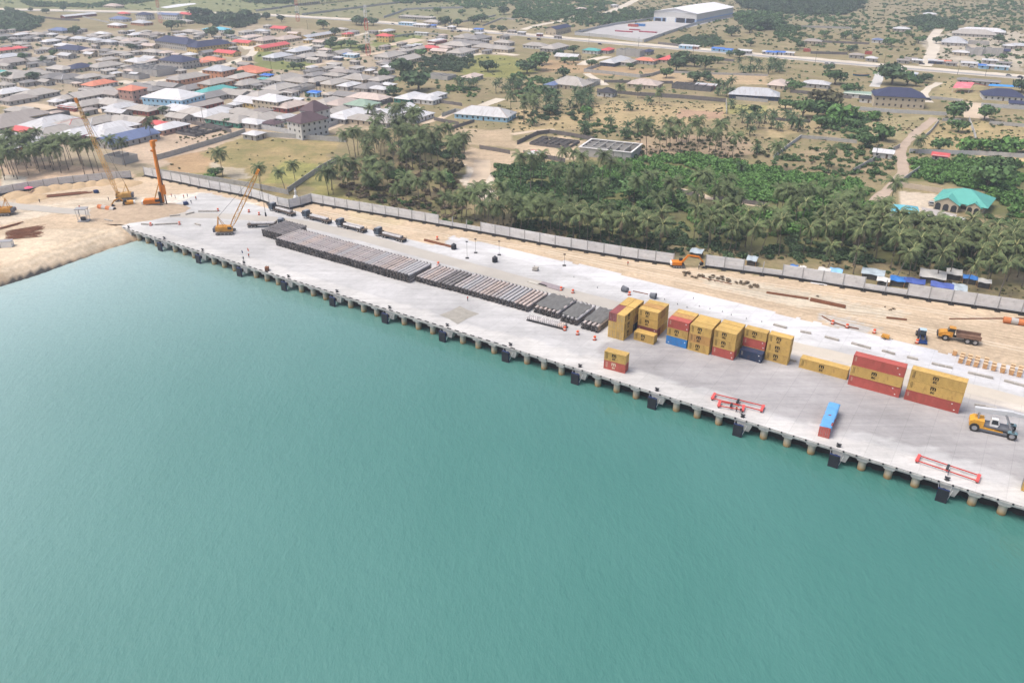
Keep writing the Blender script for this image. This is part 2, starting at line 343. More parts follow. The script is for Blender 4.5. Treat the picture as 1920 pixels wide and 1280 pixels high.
# ---- water
wm = bpy.data.materials.new('sea_water'); wm.use_nodes = True; n = wm.node_tree.nodes; l = wm.node_tree.links; b = n['Principled BSDF']
b.inputs['Roughness'].default_value = 0.10; b.inputs['IOR'].default_value = 1.45; b.inputs['Specular IOR Level'].default_value = 0.5
ge = n.new('ShaderNodeNewGeometry')
def wnoise(sc, det, stretch, rot):
    mp = n.new('ShaderNodeMapping'); mp.inputs['Rotation'].default_value = (0, 0, rot); mp.inputs['Scale'].default_value = stretch; l.new(ge.outputs['Position'], mp.inputs['Vector'])
    q = n.new('ShaderNodeTexNoise'); q.inputs['Scale'].default_value = sc; q.inputs['Detail'].default_value = det; q.inputs['Roughness'].default_value = 0.6; l.new(mp.outputs[0], q.inputs['Vector']); return q.outputs['Fac']
w1 = wnoise(0.8, 3, (1, 0.45, 1), R(48)); w2 = wnoise(0.33, 3, (1, 0.55, 1), R(70)); w3 = wnoise(2.2, 2, (1, 0.5, 1), R(40)); big = wnoise(0.018, 4, (1, 0.6, 1), R(30))
def sm(op, a, c):
    q = n.new('ShaderNodeMath'); q.operation = op
    for k, x in enumerate((a, c)):
        if isinstance(x, (int, float)): q.inputs[k].default_value = x
        else: l.new(x, q.inputs[k])
    return q.outputs[0]
hsum = sm('ADD', sm('ADD', sm('MULTIPLY', w1, 0.30), sm('MULTIPLY', w2, 0.45)), sm('MULTIPLY', w3, 0.10))
bp = n.new('ShaderNodeBump'); bp.inputs['Strength'].default_value = 1.0; bp.inputs['Distance'].default_value = 0.55; l.new(hsum, bp.inputs['Height']); l.new(bp.outputs[0], b.inputs['Normal'])
WATER_NODES = (n, l, b, big, ge)
mr = n.new('ShaderNodeMapRange'); mr.inputs[1].default_value = 0.3; mr.inputs[2].default_value = 0.7; l.new(big, mr.inputs[0])
mx = n.new('ShaderNodeMix'); mx.data_type = 'RGBA'; l.new(mr.outputs[0], mx.inputs['Factor']); mx.inputs['A'].default_value = (0.045, 0.160, 0.135, 1); mx.inputs['B'].default_value = (0.062, 0.186, 0.162, 1)
at = n.new('ShaderNodeAttribute'); at.attribute_name = 'silt'
mx2 = n.new('ShaderNodeMix'); mx2.data_type = 'RGBA'; l.new(at.outputs['Fac'], mx2.inputs['Factor']); l.new(mx.outputs['Result'], mx2.inputs['A']); mx2.inputs['B'].default_value = (0.31, 0.42, 0.41, 1)
l.new(mx2.outputs['Result'], b.inputs['Base Color'])
wx = np.concatenate([np.linspace(-2500, -330, 12), np.arange(-320, 330, 8), np.linspace(340, 2500, 12)]); wy = np.concatenate([np.linspace(-1500, 20, 10), np.arange(28, 330, 6)])
WX, WY = np.meshgrid(wx, wy, indexing='xy'); wi = np.arange(WX.size).reshape(WX.shape)
F = np.stack([wi[:-1,:-1], wi[:-1,1:], wi[1:,1:], wi[1:,:-1]], -1).reshape(-1, 4)
wme = np_mesh('sea_water', np.stack([WX, WY, np.full(WX.shape, -4.0)], -1).reshape(-1, 3), F, wm)
beachline = SHORE[:11]; bd = seg_dist(beachline, WX, WY)
silt = np.exp(-(bd/70.0)**1.15); a = wme.attributes.new('silt', 'FLOAT', 'POINT'); a.data.foreach_set('value', silt.ravel().astype(np.float32))
tag(link('sea', wme), kind='structure')

# ---- wharf deck and apron
M_CONC = soil_material('deck_concrete', 'slab_colour', 0.10, bump=0.08, slab=True)
ds = np.arange(-112, 300, 1.25); dt = np.concatenate([[-1.0], np.arange(0, 64.5, 1.25)])
DS, DT = np.meshgrid(ds, dt, indexing='ij'); DX = B0[0]+E1[0]*DS+N1[0]*DT; DY = B0[1]+E1[1]*DS+N1[1]*DT
dcol = np.zeros(DS.shape+(4,)); dcol[..., :3] = (0.46, 0.457, 0.455)
def dpaint(poly, col, rag, seed, px=True, mixf=1.0):
    j1 = vnoise(DX, DY, 18, seed)*rag; j2 = vnoise(DX, DY, 15, seed+9)*rag
    if px: m = inside(gp(poly), DX+j1, DY+j2)
    else: m = inside(poly, DS+j1, DT+j2)
    dcol[m, :3] = dcol[m, :3]*(1-mixf)+np.array(col)*mixf
dpaint([(-120,45),(300,45.5),(300,70),(-120,70)], (0.50,0.50,0.50), 0.5, 1, False)
dpaint([(20,58),(130,52),(205,50),(300,50),(300,70),(20,70)], (0.58,0.58,0.59), 1.2, 2, False)
dpaint([(112,27),(112,9),(135,6),(160,7),(185,10),(210,9),(300,12),(300,40),(200,42),(140,36)], (0.33,0.32,0.322), 3.0, 3, False, 0.8)
dpaint([(118,20),(140,12),(190,14),(205,30),(160,34),(130,28)], (0.34,0.33,0.335), 4.0, 4, False, 0.5)
dpaint([(110,38),(300,40),(300,45.5),(110,46)], (0.56,0.51,0.44), 1.5, 5, False, 0.8)
dpaint([(-112,-2),(-75,-2),(-60,18),(-55,46),(-112,46)], (0.50,0.50,0.49), 3, 6, False, 0.6)
dpaint([(30,0),(108,2),(108,17),(60,18),(30,14)], (0.43,0.428,0.428), 4, 7, False, 0.5)
dpaint([(-93,-2),(300,-2),(300,5.5),(240,7),(190,5),(160,4),(120,7),(60,4),(0,5),(-93,4)], (0.53,0.52,0.50), 1.6, 12, False, 0.8)
dpaint([(170,62),(186,54),(196,52),(197,64),(180,66)], (0.56,0.57,0.60), 3, 8, False, 0.7)
rag_ = vnoise(DX, DY, 14, 11)*1.4
keep = (DS > -93.2-0.24*np.maximum(DT, 0)) & (DT < 63.3+rag_) & ~((DS < 22+rag_) & (DT > 51+rag_)) & ~((DS < -52) & (DT > 47+rag_))
wdk = np.zeros(DS.shape); di = np.arange(DS.size).reshape(DS.shape)
kf = keep[:-1,:-1] & keep[1:,:-1] & keep[:-1,1:] & keep[1:,1:]
F = np.stack([di[:-1,:-1], di[1:,:-1], di[1:,1:], di[:-1,1:]], -1)[kf]
used = np.unique(F); remap = -np.ones(DS.size, int); remap[used] = np.arange(len(used))
V = np.stack([DX, DY, wdk], -1).reshape(-1, 3)[used]; dme = np_mesh('wharf_deck', V, remap[F], M_CONC); dcol[..., 3] = 0
col_attr(dme, 'slab_colour', dcol.reshape(-1, 4)[used])
deck = tag(link('wharf_deck', dme), kind='structure')

M_FASC = mat('edge_concrete', (0.42,0.415,0.40), 0.9, 0.22, 0.7, dirt=(0.16,0.14,0.12), dirt_amt=0.6, dirt_scale=0.5, world_co=True)
M_PILE = None
def pile_material():
    m = bpy.data.materials.new('tidal_concrete_pile'); m.use_nodes = True; n = m.node_tree.nodes; l = m.node_tree.links; b = n['Principled BSDF']; b.inputs['Roughness'].default_value = 0.85
    ge = n.new('ShaderNodeNewGeometry'); sx = n.new('ShaderNodeSeparateXYZ'); l.new(ge.outputs['Position'], sx.inputs[0])
    nz = n.new('ShaderNodeTexNoise'); nz.inputs['Scale'].default_value = 1.3; nz.inputs['Detail'].default_value = 5; l.new(ge.outputs['Position'], nz.inputs['Vector'])
    ad = n.new('ShaderNodeMath'); ad.operation = 'MULTIPLY_ADD'; l.new(nz.outputs['Fac'], ad.inputs[0]); ad.inputs[1].default_value = 0.9; l.new(sx.outputs['Z'], ad.inputs[2])
    mr = n.new('ShaderNodeMapRange'); mr.inputs[1].default_value = -3.9; mr.inputs[2].default_value = -0.6; l.new(ad.outputs[0], mr.inputs[0])
    cr = n.new('ShaderNodeValToRGB'); el = cr.color_ramp.elements; el[0].position = 0; el[0].color = (0.10,0.075,0.05,1); el[1].position = 1; el[1].color = (0.46,0.43,0.38,1)
    for p, c in ((0.12,(0.17,0.115,0.055,1)),(0.25,(0.36,0.235,0.10,1)),(0.42,(0.42,0.33,0.22,1)),(0.7,(0.46,0.41,0.34,1))): e = el.new(p); e.color = c
    l.new(mr.outputs[0], cr.inputs[0]); l.new(cr.outputs[0], b.inputs['Base Color']); return m
M_PILE = pile_material()
M_RUB = mat('black_rubber', (0.018,0.018,0.02), 0.7, 0.2); M_DARK = mat('dark_steel', (0.035,0.035,0.038), 0.6, 0.3, ov=0.3)
def qbox(mb, s0, s1, t0, t1, z0, z1):
    c = Q((s0+s1)/2, (t0+t1)/2, (z0+z1)/2); mb.box(c, (s1-s0, t1-t0, z1-z0), YAW)
mb = MB(); qbox(mb, -93, 300, -0.2, 16, -0.7, -0.03); mb.obj('deck_slab', M_FASC, deck)
PITCH_P = 22.173/4
seg = MB(); seg.b2(-PITCH_P/2+0.03, PITCH_P/2-0.03, 0, 0.8, -0.86, -0.012); seg.b2(-PITCH_P/2+0.03, PITCH_P/2-0.03, -0.12, 0.0, -0.60, -0.30); segme = seg.mesh('edge_beam', M_FASC)
cap = MB(); cap.prof([(-1.3,-0.86),(1.3,-0.86),(0.98,-1.28),(-0.98,-1.28)][::-1], -0.02, 2.1); capme = cap.mesh('pile_cap', M_FASC)
pl = MB(); pl.tube((0,0,-7.5), (0,0,-1.2), 0.86, n=16); plme = pl.mesh('pile', M_PILE, smooth=False)
plme2 = plme
rb = MB(); rb.b2(-0.75, 0.75, -0.16, 0.16, -0.09, 0.05); rbme = rb.mesh('rubber_strip', M_RUB)
br = MB(); br.prism([(-0.2,-0.12),(0.2,-0.12),(0.1,0.12),(-0.1,0.12)], -0.3, 0.04); brme = br.mesh('edge_bracket', M_RUB)
fb = MB(); fb.prof([(-1.9,-0.86),(1.9,-0.86),(1.3,-2.9),(-1.3,-2.9)][::-1], -0.06, 1.5); fbme = fb.mesh('fender_block', M_FASC)
k0 = -16
for k in range(k0, 50):
    s = k*PITCH_P
    link('edge_beam', segme, deck, loc=Q(s, -1.0), rz=YAW)
    if k % 4:
        link('pile_cap', capme, deck, loc=Q(s, -1.0), rz=YAW); link('pile', plme, deck, loc=Q(s, 0.15))
    else: link('fender_block', fbme, deck, loc=Q(s+0.9, -0.9), rz=YAW)
    if k % 2 == 0 and k > k0+2: link('rear_pile', plme, deck, loc=Q(s, 5.6))
    for j in (-0.25, 0.25):
        if s < 92: link('rubber_strip', rbme, deck, loc=Q(s+j*PITCH_P, -0.86, 0.02), rz=YAW)
        else: link('edge_bracket', brme, deck, loc=Q(s+j*PITCH_P, -1.1, -0.02), rz=YAW)
mb = MB(); qbox(mb, -93.3, -92.9, -1, 13, -3, -0.02); mb.obj('end_wall', M_FASC, deck)

# ---- roads
EXCL = []                                             # where nothing grows: (polyline, half width)
EXPOLY = []
def ribbon(name, pts, width, m, z, rag=0.0, seed=0, n=None):
    P = [np.array(p[:2]) for p in pts]; out = []; EXCL.append(([tuple(p) for p in P], width/2))
    for a, c in zip(P[:-1], P[1:]):
        k = max(1, int(np.linalg.norm(c-a)/6)); out += [a+(c-a)*i/k for i in range(k)]
    out.append(P[-1])
    if len(out) > 8:
        for _ in range(3): out = [out[0]]+[(out[i-1]+2*out[i]+out[i+1])/4 for i in range(1, len(out)-1)]+[out[-1]]
    r = random.Random(seed); mb = MB(); V = []
    for i, p in enumerate(out):
        d = out[min(i+1, len(out)-1)]-out[max(i-1, 0)]; d = d/np.linalg.norm(d); nn = np.array([-d[1], d[0]])
        w0 = width/2+r.uniform(-rag, rag); w1_ = width/2+r.uniform(-rag, rag)
        V += [(*(p+nn*w0), z), (*(p-nn*w1_), z)]
    mb.add(V, [(2*i, 2*i+1, 2*i+3, 2*i+2) for i in range(len(out)-1)])
    return tag(mb.obj(name, m), kind='structure')
M_ROAD = mat('dusty_asphalt', (0.40,0.375,0.335), 0.95, 0.12, 0.08, world_co=True)
M_ASPH = mat('grey_asphalt', (0.30,0.29,0.285), 0.9, 0.12, 0.08, world_co=True)
M_SHLD = mat('sandy_shoulder', (0.56,0.50,0.41), 0.95, 0.15, 0.05, world_co=True)
M_DIRT = mat('dirt_track', (0.40,0.315,0.245), 0.95, 0.2, 0.15, world_co=True)
M_LANE = mat('sandy_lane', (0.52,0.42,0.31), 0.95, 0.15, 0.1, world_co=True)
def gl(L): return [G(*p) for p in L]
ribbon('service_road', [Q(s, t) for s, t in [(-182,-16),(-160,-12),(-140,-6),(-122,1),(-108,7),(-95,15),(-78,25),(-60,34),(-42,40.5),(-20,42),(10,41.6),(60,40.3),(100,39.6),(125,41)]], 6.4, M_ROAD, 0.03, 0.25, 1)
mb2 = [Q(s, t) for s, t in [(150,43.5),(185,44.2),(215,45),(300,46)]]
ribbon('service_road', mb2, 5.0, mat('sandy_roadway', (0.50,0.455,0.385), 0.95, 0.12, 0.1, world_co=True), 0.03, 0.4, 2)
HW = [(-300,12),(0,17.5),(120,20),(260,22.5),(400,24.5),(520,29),(640,36),(760,46),(880,57),(1000,67),(1120,77.5),(1240,87.5),(1360,97.5),(1480,108),(1600,119),(1760,132),(1920,145),(2300,176)]
ribbon('highway_shoulder', gl(HW), 24, M_SHLD, -0.02, 1.5, 3)
ribbon('highway', [G(u, v+1.6) for u, v in HW], 8.5, M_ASPH, 0.0, 0.1, 4)
for nm, L, w, m in [
 ('village_street', [(572,127),(612,117),(650,109),(690,103),(722,97)], 7, M_LANE), ('village_street', [(540,91),(580,85),(630,74),(680,64),(715,57)], 8, M_SHLD),
 ('village_street', [(480,92),(470,104),(440,116),(405,127),(360,142),(310,150),(250,158),(225,152)], 8, M_SHLD), ('village_street', [(455,76),(480,92)], 20, M_SHLD),
 ('village_street', [(-20,188),(40,194),(90,201),(140,209),(200,207)], 8, M_LANE), ('village_street', [(560,170),(600,176),(650,178),(700,182)], 10, M_LANE),
 ('village_street', [(500,185),(540,178),(575,168)], 9, M_LANE), ('village_street', [(480,248),(560,262),(620,240),(660,222),(690,200)], 6, M_LANE),
 ('village_street', [(790,232),(825,222),(860,205)], 5, M_LANE), ('village_street', [(860,110),(890,102),(930,99),(970,104)], 8, M_SHLD),
 ('dirt_track', [(1640,378),(1668,352),(1690,332),(1697,318),(1692,300),(1684,286),(1700,265),(1722,245),(1742,230),(1752,221)], 5.0, M_DIRT),
 ('dirt_track', [(1735,124),(1745,105),(1752,88),(1748,72),(1760,55)], 10, M_SHLD), ('sandy_drive', [(1820,192),(1826,205),(1832,222)], 14, M_LANE),
 ('concrete_drive', [(1652,135),(1646,148),(1640,163)], 7, mat('drive_concrete', (0.5,0.49,0.47), 0.9, 0.1)), ('dirt_track', [(1742,192),(1732,178),(1738,166),(1762,155)], 5, M_SHLD),
 ('dirt_track', [(1200,-4),(1175,9),(1150,20),(1132,27)], 12, M_SHLD), ('dirt_track', [(1085,30),(1060,38),(1040,42),(1010,47),(980,56)], 9, M_SHLD),
 ('dirt_track', [(1090,122),(1110,112),(1140,106)], 9, M_SHLD), ('dirt_track', [(1100,138),(1120,150),(1135,160)], 6, M_SHLD), ('dirt_track', [(960,252),(1000,246),(1040,243)], 4, M_LANE),
 ('dirt_track', [(940,185),(920,192),(900,200)], 8, M_SHLD), ('dirt_track', [(905,300),(903,320),(895,345)], 8, M_LANE), ('dirt_track', [(1275,355),(1310,362),(1330,372),(1360,375),(1440,388)], 4.5, M_LANE)]:
    ribbon(nm, gl(L), w, m, -0.025, 0.5, len(nm)+int(L[0][0]))
M_RUT = mat('wheel_rut', (0.385,0.305,0.21), 0.95, 0.2, 0.4, world_co=True); M_RUT2 = mat('wheel_rut_pale', (0.56,0.48,0.37), 0.95, 0.15, 0.4, world_co=True)
for i, L in enumerate(([(60,67.5),(100,69),(140,71),(175,74),(215,76)], [(62,70),(105,73),(140,77),(180,82),(215,86)], [(20,60),(45,66),(80,72),(120,79),(160,86),(214,94)], [(110,66),(150,68),(190,69.5),(216,72)], [(-40,55),(-10,57),(20,61)], [(150,70),(175,78),(214,82)])):
    for off in (-0.95, 0.95): ribbon('wheel_track', [Q(s, t+off) for s, t in L], 0.55, M_RUT if i % 2 else M_RUT2, -0.045+0.003*i, 0.12, 60+i)
for i, L in enumerate(([(10,392),(60,384),(130,374),(200,368),(255,362),(330,372)], [(20,400),(100,388),(180,380),(240,376)])):
    for off in (-1.2, 1.2): ribbon('wheel_track', [G(u, v+off) for u, v in L], 0.6, M_RUT if i else M_RUT2, -0.04+0.003*i, 0.12, 80+i)
def pad(name, poly, m, z): mb = MB(); P = gp(poly); EXPOLY.append(P); mb.add([(x, y, z) for x, y in P], [tuple(range(len(P)))]); return tag(mb.obj(name, m), kind='structure')
pad('factory_yard', [(1083,64),(1200,75),(1312,47),(1400,26),(1370,22),(1228,40),(1150,47)], mat('yard_concrete', (0.40,0.39,0.385), 0.9, 0.12, 0.05, world_co=True), -0.03)
pad('playing_court', [(725,83),(775,72),(800,75),(770,82),(735,86)], M_LANE, -0.03)
pad('pale_hardstanding', [(300,14),(335,8),(365,6),(368,8),(330,14),(312,16)], mat('pale_slab', (0.62,0.63,0.64), 0.8, 0.1), -0.03)
pad('villa_forecourt', [(1727,388),(1752,392),(1795,402),(1770,425),(1735,410)], mat('paving', (0.40,0.37,0.35), 0.9, 0.15, 0.5), -0.03)

# ================================================================ ON THE WHARF
M_BLUE = mat('navy_paint', (0.012,0.035,0.13), 0.5, 0.25); M_WHITE = mat('white_paint', (0.70,0.70,0.69), 0.6, 0.1)
M_YEL = mat('machine_yellow', (0.55,0.26,0.035), 0.5, 0.2, 1.0, dirt=(0.12,0.08,0.05), dirt_amt=0.5); M_ORA = mat('machine_orange', (0.66,0.20,0.012), 0.45, 0.15)
M_GREY = mat('grey_paint', (0.30,0.30,0.31), 0.6, 0.2); M_GLASS = mat('dark_glass', (0.02,0.025,0.03), 0.15, 0.1, spec=0.6)
M_RUST = mat('rusty_steel', (0.20,0.085,0.045), 0.9, 0.35, 1.5); M_RED = mat('red_paint', (0.52,0.06,0.045), 0.5, 0.15); M_TYRE = mat('tyre', (0.03,0.028,0.026), 0.9, 0.3, dirt=(0.2,0.16,0.12), dirt_amt=0.6)
M_WOOD = mat('crate_wood', (0.46,0.245,0.11), 0.85, 0.25, 2.0, ov=0.15); M_HAZ = mat('barrier_orange', (0.72,0.12,0.04), 0.6, 0.1); M_CONB = mat('precast_block', (0.36,0.335,0.30), 0.95, 0.25, 1.0, ov=0.15)

# ---- fenders and bollards
def text_mesh(txt, size, bold, m, ext=0.012):
    cu = bpy.data.curves.new('lettering', 'FONT'); cu.body = txt; cu.size = size; cu.offset = bold; cu.extrude = ext; cu.align_x = 'CENTER'; cu.resolution_u = 2
    o = bpy.data.objects.new('lettering', cu); C.objects.link(o); dg = bpy.context.evaluated_depsgraph_get(); dg.update()
    me = bpy.data.meshes.new_from_object(o.evaluated_get(dg)); bpy.data.objects.remove(o); me.materials.clear(); me.materials.append(m); return me
def make_fender():
    t = thing('marine_fender', 'x', 'fender')
    MB().b2(-1.1, 1.1, -1.75, -1.5, -4.4, -0.9).obj('face_panel', mat('fender_panel', (0.022,0.024,0.032), 0.6, 0.3), t)
    f = MB(); f.b2(-1.14, 1.14, -1.5, -1.18, -1.06, -0.84); f.b2(1.0, 1.14, -1.5, -1.2, -4.3, -1.06); f.b2(-1.14, -1.0, -1.5, -1.2, -4.3, -1.06); f.b2(-1.0, 1.0, -1.5, -1.2, -2.8, -2.6); f.obj('steel_frame', M_BLUE, t)
    f = MB(); f.tube((0,-1.2,-2.0), (0,-0.08,-2.0), 0.85, 0.62, 12); f.obj('rubber_cone', M_RUB, t)
    for sx in (-1, 1): MB().tube((sx*1.05,-1.25,-1.0), (sx*1.3,-0.15,-0.6), 0.06, n=5).obj('chain', M_GREY, t)
    MB().tube((1.06,-1.25,-3.6), (1.6,-0.2,-1.3), 0.06, n=5).obj('chain', M_WHITE, t)
    return t
def make_bollard():
    t = thing('mooring_bollard', 'x', 'bollard')
    MB().prism([(0.55*math.cos(a*math.pi/4), 0.5*math.sin(a*math.pi/4)) for a in range(8)], 0.0, 0.10).obj('base_plate', M_DARK, t)
    f = MB(); f.tube((0,0,0.08), (0,0,0.55), 0.26, 0.2, 10); f.prof([(-0.55,0.62),(-0.2,0.45),(0.2,0.45),(0.55,0.62),(0.5,0.78),(0,0.68),(-0.5,0.78)][::-1], -0.22, 0.22); f.obj('horns', M_DARK, t)
    return t
fd = make_fender(); fdt = tree_of(fd); bo = make_bollard(); bot = tree_of(bo)
for k in range(-4, 12):
    s = k*22.173; i = k+5
    if k >= -3:
        lab = f'dark fender panel with blue frame on quay face, {nth(i-1)} from the beach'
        o = fd if k == -3 else dup(fd, fdt, (0,0,0), 0, lab)
        o.location = Q(s, -1.0); o.rotation_euler = (0,0,YAW); tag(o, lab, 'fender', 'fenders along the quay face')
    lab = f'black steel mooring bollard at quay edge, {nth(i)} from the beach'
    o = bo if k == -4 else dup(bo, bot, (0,0,0), 0, lab)
    o.location = Q(s, 0.1, 0.004); o.rotation_euler = (0,0,YAW); tag(o, lab, 'bollard', 'mooring bollards along the quay')

# ---- shipping containers
CCOL = {'Y':(0.52,0.345,0.105), 'R':(0.42,0.095,0.075), 'M':(0.24,0.07,0.07), 'B':(0.04,0.20,0.48), 'N':(0.03,0.05,0.10), 'T':(0.45,0.26,0.09)}
CNAME = {'Y':'yellow', 'R':'red', 'M':'maroon', 'B':'bright blue', 'N':'dark navy', 'T':'stained yellow'}
CMAT = {k: mat('container_'+CNAME[k].replace(' ', '_').replace('-', '_'), c, 0.55, 0.16, 0.5, ov=0.10, dirt=(0.20,0.085,0.04), dirt_amt=0.85 if k == 'T' else 0.5, dirt_scale=1.1, stretch=(1,1,0.45)) for k, c in CCOL.items()}
M_BLK = mat('black_lettering', (0.012,0.012,0.012), 0.6, 0.05); M_CRM = mat('cream_lettering', (0.62,0.54,0.40), 0.6, 0.05); M_SEAM = mat('container_base_rail', (0.10,0.06,0.04), 0.8, 0.3)
me_m = text_mesh('m', 1.75, 0.05, M_BLK); me_sc = text_mesh('sc', 1.15, 0.03, M_BLK); me_m2 = text_mesh('m', 1.7, 0.05, M_CRM); me_sc2 = text_mesh('sc', 1.1, 0.03, M_CRM)
CC = {}
def container_meshes(L, H, k):
    if (L, H, k) in CC: return CC[(L, H, k)]
    m = CMAT[k]; W = 2.44; d = {}
    f = MB()
    for x in (0, L-0.16):
        for y in (0, W-0.16): f.b2(x, x+0.16, y, y+0.16, 0.0, H)
    for y in (0.01, W-0.13):
        f.b2(0.16, L-0.16, y, y+0.12, H-0.13, H-0.012); f.b2(0.16, L-0.16, y, y+0.12, 0.012, 0.16)
    for x in (0.01, L-0.13):
        f.b2(x, x+0.12, 0.16, W-0.16, H-0.13, H-0.012); f.b2(x, x+0.12, 0.16, W-0.16, 0.012, 0.16)
    d['frame'] = f.mesh('frame', m)
    def corr(n, length, z0, z1, depth=0.045):
        f = MB(); P = length/n; V = []; xs = []
        for i in range(n):
            for fr, dd in ((0.0, 0), (0.28, 0), (0.5, depth), (0.78, depth)): xs.append((i*P+fr*P, dd))
        xs.append((length, 0)); V = [(x, y, z0) for x, y in xs]+[(x, y, z1) for x, y in xs]; q = len(xs)
        f.add(V, [(i, i+1, q+i+1, q+i) for i in range(q-1)]); return f
    d['side'] = corr(int(L/0.29), L-0.32, 0.16, H-0.13).mesh('side_panel', m)
    d['end'] = corr(8, W-0.32, 0.16, H-0.13).mesh('end_panel', m)
    f = MB(); f.b2(0, 1.05, -0.03, 0.02, 0.17, H-0.14); d['door'] = f.mesh('door', m)
    f = MB()
    for x in (0.3, 0.78): f.tube((x,-0.06,0.2), (x,-0.06,H-0.2), 0.028, n=5)
    f.b2(0.3, 0.6, -0.09, -0.06, 0.95, 1.02); d['rods'] = f.mesh('lock_rod', M_GREY)
    f = MB(); n_ = int(L/0.45); P = (L-0.26)/n_; xs = []
    for i in range(n_): xs += [(0.13+i*P, 0), (0.13+i*P+0.3*P, 0), (0.13+i*P+0.5*P, 0.03), (0.13+i*P+0.8*P, 0.03)]
    xs.append((L-0.13, 0)); q = len(xs); f.add([(x, 0.12, H-0.045+z) for x, z in xs]+[(x, W-0.12, H-0.045+z) for x, z in xs], [(i, i+1, q+i+1, q+i) for i in range(q-1)]); d['roof'] = f.mesh('roof', m)
    CC[(L, H, k)] = d; return d
cm = MB()
for x in (0.0, 0.22, 0.4):
    for i in range(7): cm.b2(x, x+0.10, -0.008, 0.0, -0.24*i-0.15, -0.24*i)
code_b = cm.mesh('code_marking', M_BLK); code_c = cm.mesh('code_marking', M_CRM)
pm = MB(); pm.b2(0, 0.3, -0.008, 0, 0, 0.28); plate = pm.mesh('marking_plate', M_WHITE)
def container(loc, rz, L, H, k, label, logo='b'):
    d = container_meshes(L, H, k); W = 2.44
    t = thing('shipping_container', label, 'container', loc, rz, 'containers stacked on the wharf')
    link('frame', d['frame'], t)
    link('side_panel', d['side'], t, loc=(0.16, 0.03, 0)); link('side_panel', d['side'], t, loc=(L-0.16, W-0.03, 0), rz=math.pi)
    link('end_panel', d['end'], t, loc=(L-0.03, 0.16, 0), rz=math.pi/2); link('roof', d['roof'], t)
    for y in (0.16, 1.23):
        dr = link('door', d['door'], t, loc=(0.03, y+1.05, 0), rz=-math.pi/2); link('lock_rod', d['rods'], dr)
    xm = L*0.46
    if k in 'YT' and logo:
        a = link('logo', me_m, t, loc=(xm, 0.022, H*0.52), rot=(math.pi/2, 0, 0)); b_ = link('logo', me_sc, t, loc=(xm-0.02, 0.021, H*0.20), rot=(math.pi/2, 0, 0))
        link('code_marking', code_b, t, loc=(0.55, 0.028, H*0.84))
    elif k == 'R' and logo == 'c':
        link('logo', me_m2, t, loc=(xm, 0.022, H*0.52), rot=(math.pi/2, 0, 0)); link('logo', me_sc2, t, loc=(xm, 0.021, H*0.20), rot=(math.pi/2, 0, 0)); link('code_marking', code_c, t, loc=(0.55, 0.028, H*0.84))
    elif k in 'RMN':
        link('code_marking', code_c, t, loc=(0.5, 0.028, H*0.84), sc=0.7); link('marking_plate', plate, t, loc=(L*0.84, 0.028, H*0.72)); link('marking_plate', plate, t, loc=(L*0.9, 0.028, H*0.2))
    else: link('marking_plate', plate, t, loc=(L*0.1, 0.028, H*0.18)); link('marking_plate', plate, t, loc=(L*0.88, 0.028, H*0.6))
    return t
LEV = ['bottom', 'middle', 'top']; ROWN = ['front', 'second', 'third', 'fourth']
H20, H40 = 2.59, 2.857
def stack(name, s, t, rows, rot=0, L=6.06, H=H20, dt=2.52, jit=0.05):
    for r, lv in enumerate(rows):
        for z, k in enumerate(lv):
            if k == '-': continue
            size = 'short' if L < 7 else 'long'; pos = LEV[z] if len(lv) > 1 else 'single'
            rw = f'{ROWN[r]} row of ' if len(rows) > 1 else ''
            lab = f'{CNAME[k]} {size} container, {pos} one in {rw}{name}' if pos != 'single' else f'{CNAME[k]} {size} container standing alone, {name}'
            ds_, dt_ = RNG.uniform(-jit, jit), RNG.uniform(-jit, jit)
            if rot == 0: container(Q(s+ds_, t+r*dt+dt_, z*H+0.01), YAW+RNG.uniform(-.004, .004), L, H, k, lab)
            else: container(Q(s+2.44+ds_, t+dt_, z*H+0.01), YAW+math.pi/2, L, H, k, lab)
stack('the leftmost stack, left column near', 108.95, 19.85, ['YYM'], 1); stack('the leftmost stack, right column near', 111.45, 19.85, ['YYY'], 1)
stack('the leftmost stack, left column far', 108.95, 26.1, ['YYY'], 1); stack('the leftmost stack, right column far', 111.45, 26.1, ['NTY'], 1)
stack('in front of the second stack from left', 115.95, 22.3, ['Y'])
stack('the second stack from left', 114.9, 26.6, ['MYY', 'TYT', 'YYY']); stack('the blue-based third stack', 124.5, 25.15, ['BYR', 'YTT', 'YYY'])
stack('the fourth stack from left', 131.0, 25.05, ['YTY', 'YYY', 'TYY']); stack('the fifth stack from left', 137.65, 25.8, ['RYY', 'YYY', 'YYY'])
stack('before the sixth stack from left', 144.4, 28.3, ['N']); stack('the sixth stack behind the navy one', 144.25, 30.9, ['YRY']); stack('the seventh stack from left', 150.65, 31.1, ['YYY'])
stack('left of the tall red stack', 159.6, 31.8, ['Y'], 0, 12.19, H40); stack('the red-topped long stack', 172.5, 29.7, ['RYR'], 0, 12.19, H40); stack('the yellow-topped long stack', 185.9, 29.85, ['RYY'], 0, 12.19, H40)
stack('the stack cut off by right edge', 212.9, 4.6, ['YYY'])
ax, ay, _ = Q(116.4, 2.9)
container((ax, ay, 0.01), -0.5201, 6.06, H20, 'R', 'red short container under a yellow one near the quay edge', 'c'); container((ax, ay, H20+0.01), -0.5201, 6.06, H20, 'Y', 'yellow short container on a red one near the quay edge')
bx_, by_, _ = G(1553.7, 822.5); byaw = R(60.5)
container((bx_, by_, 0.01), byaw, 12.19, H20, 'R', 'red long container under torn blue tarpaulin, doors facing the sea', '')
tp = MB(); nx, ny = 26, 14; V = []
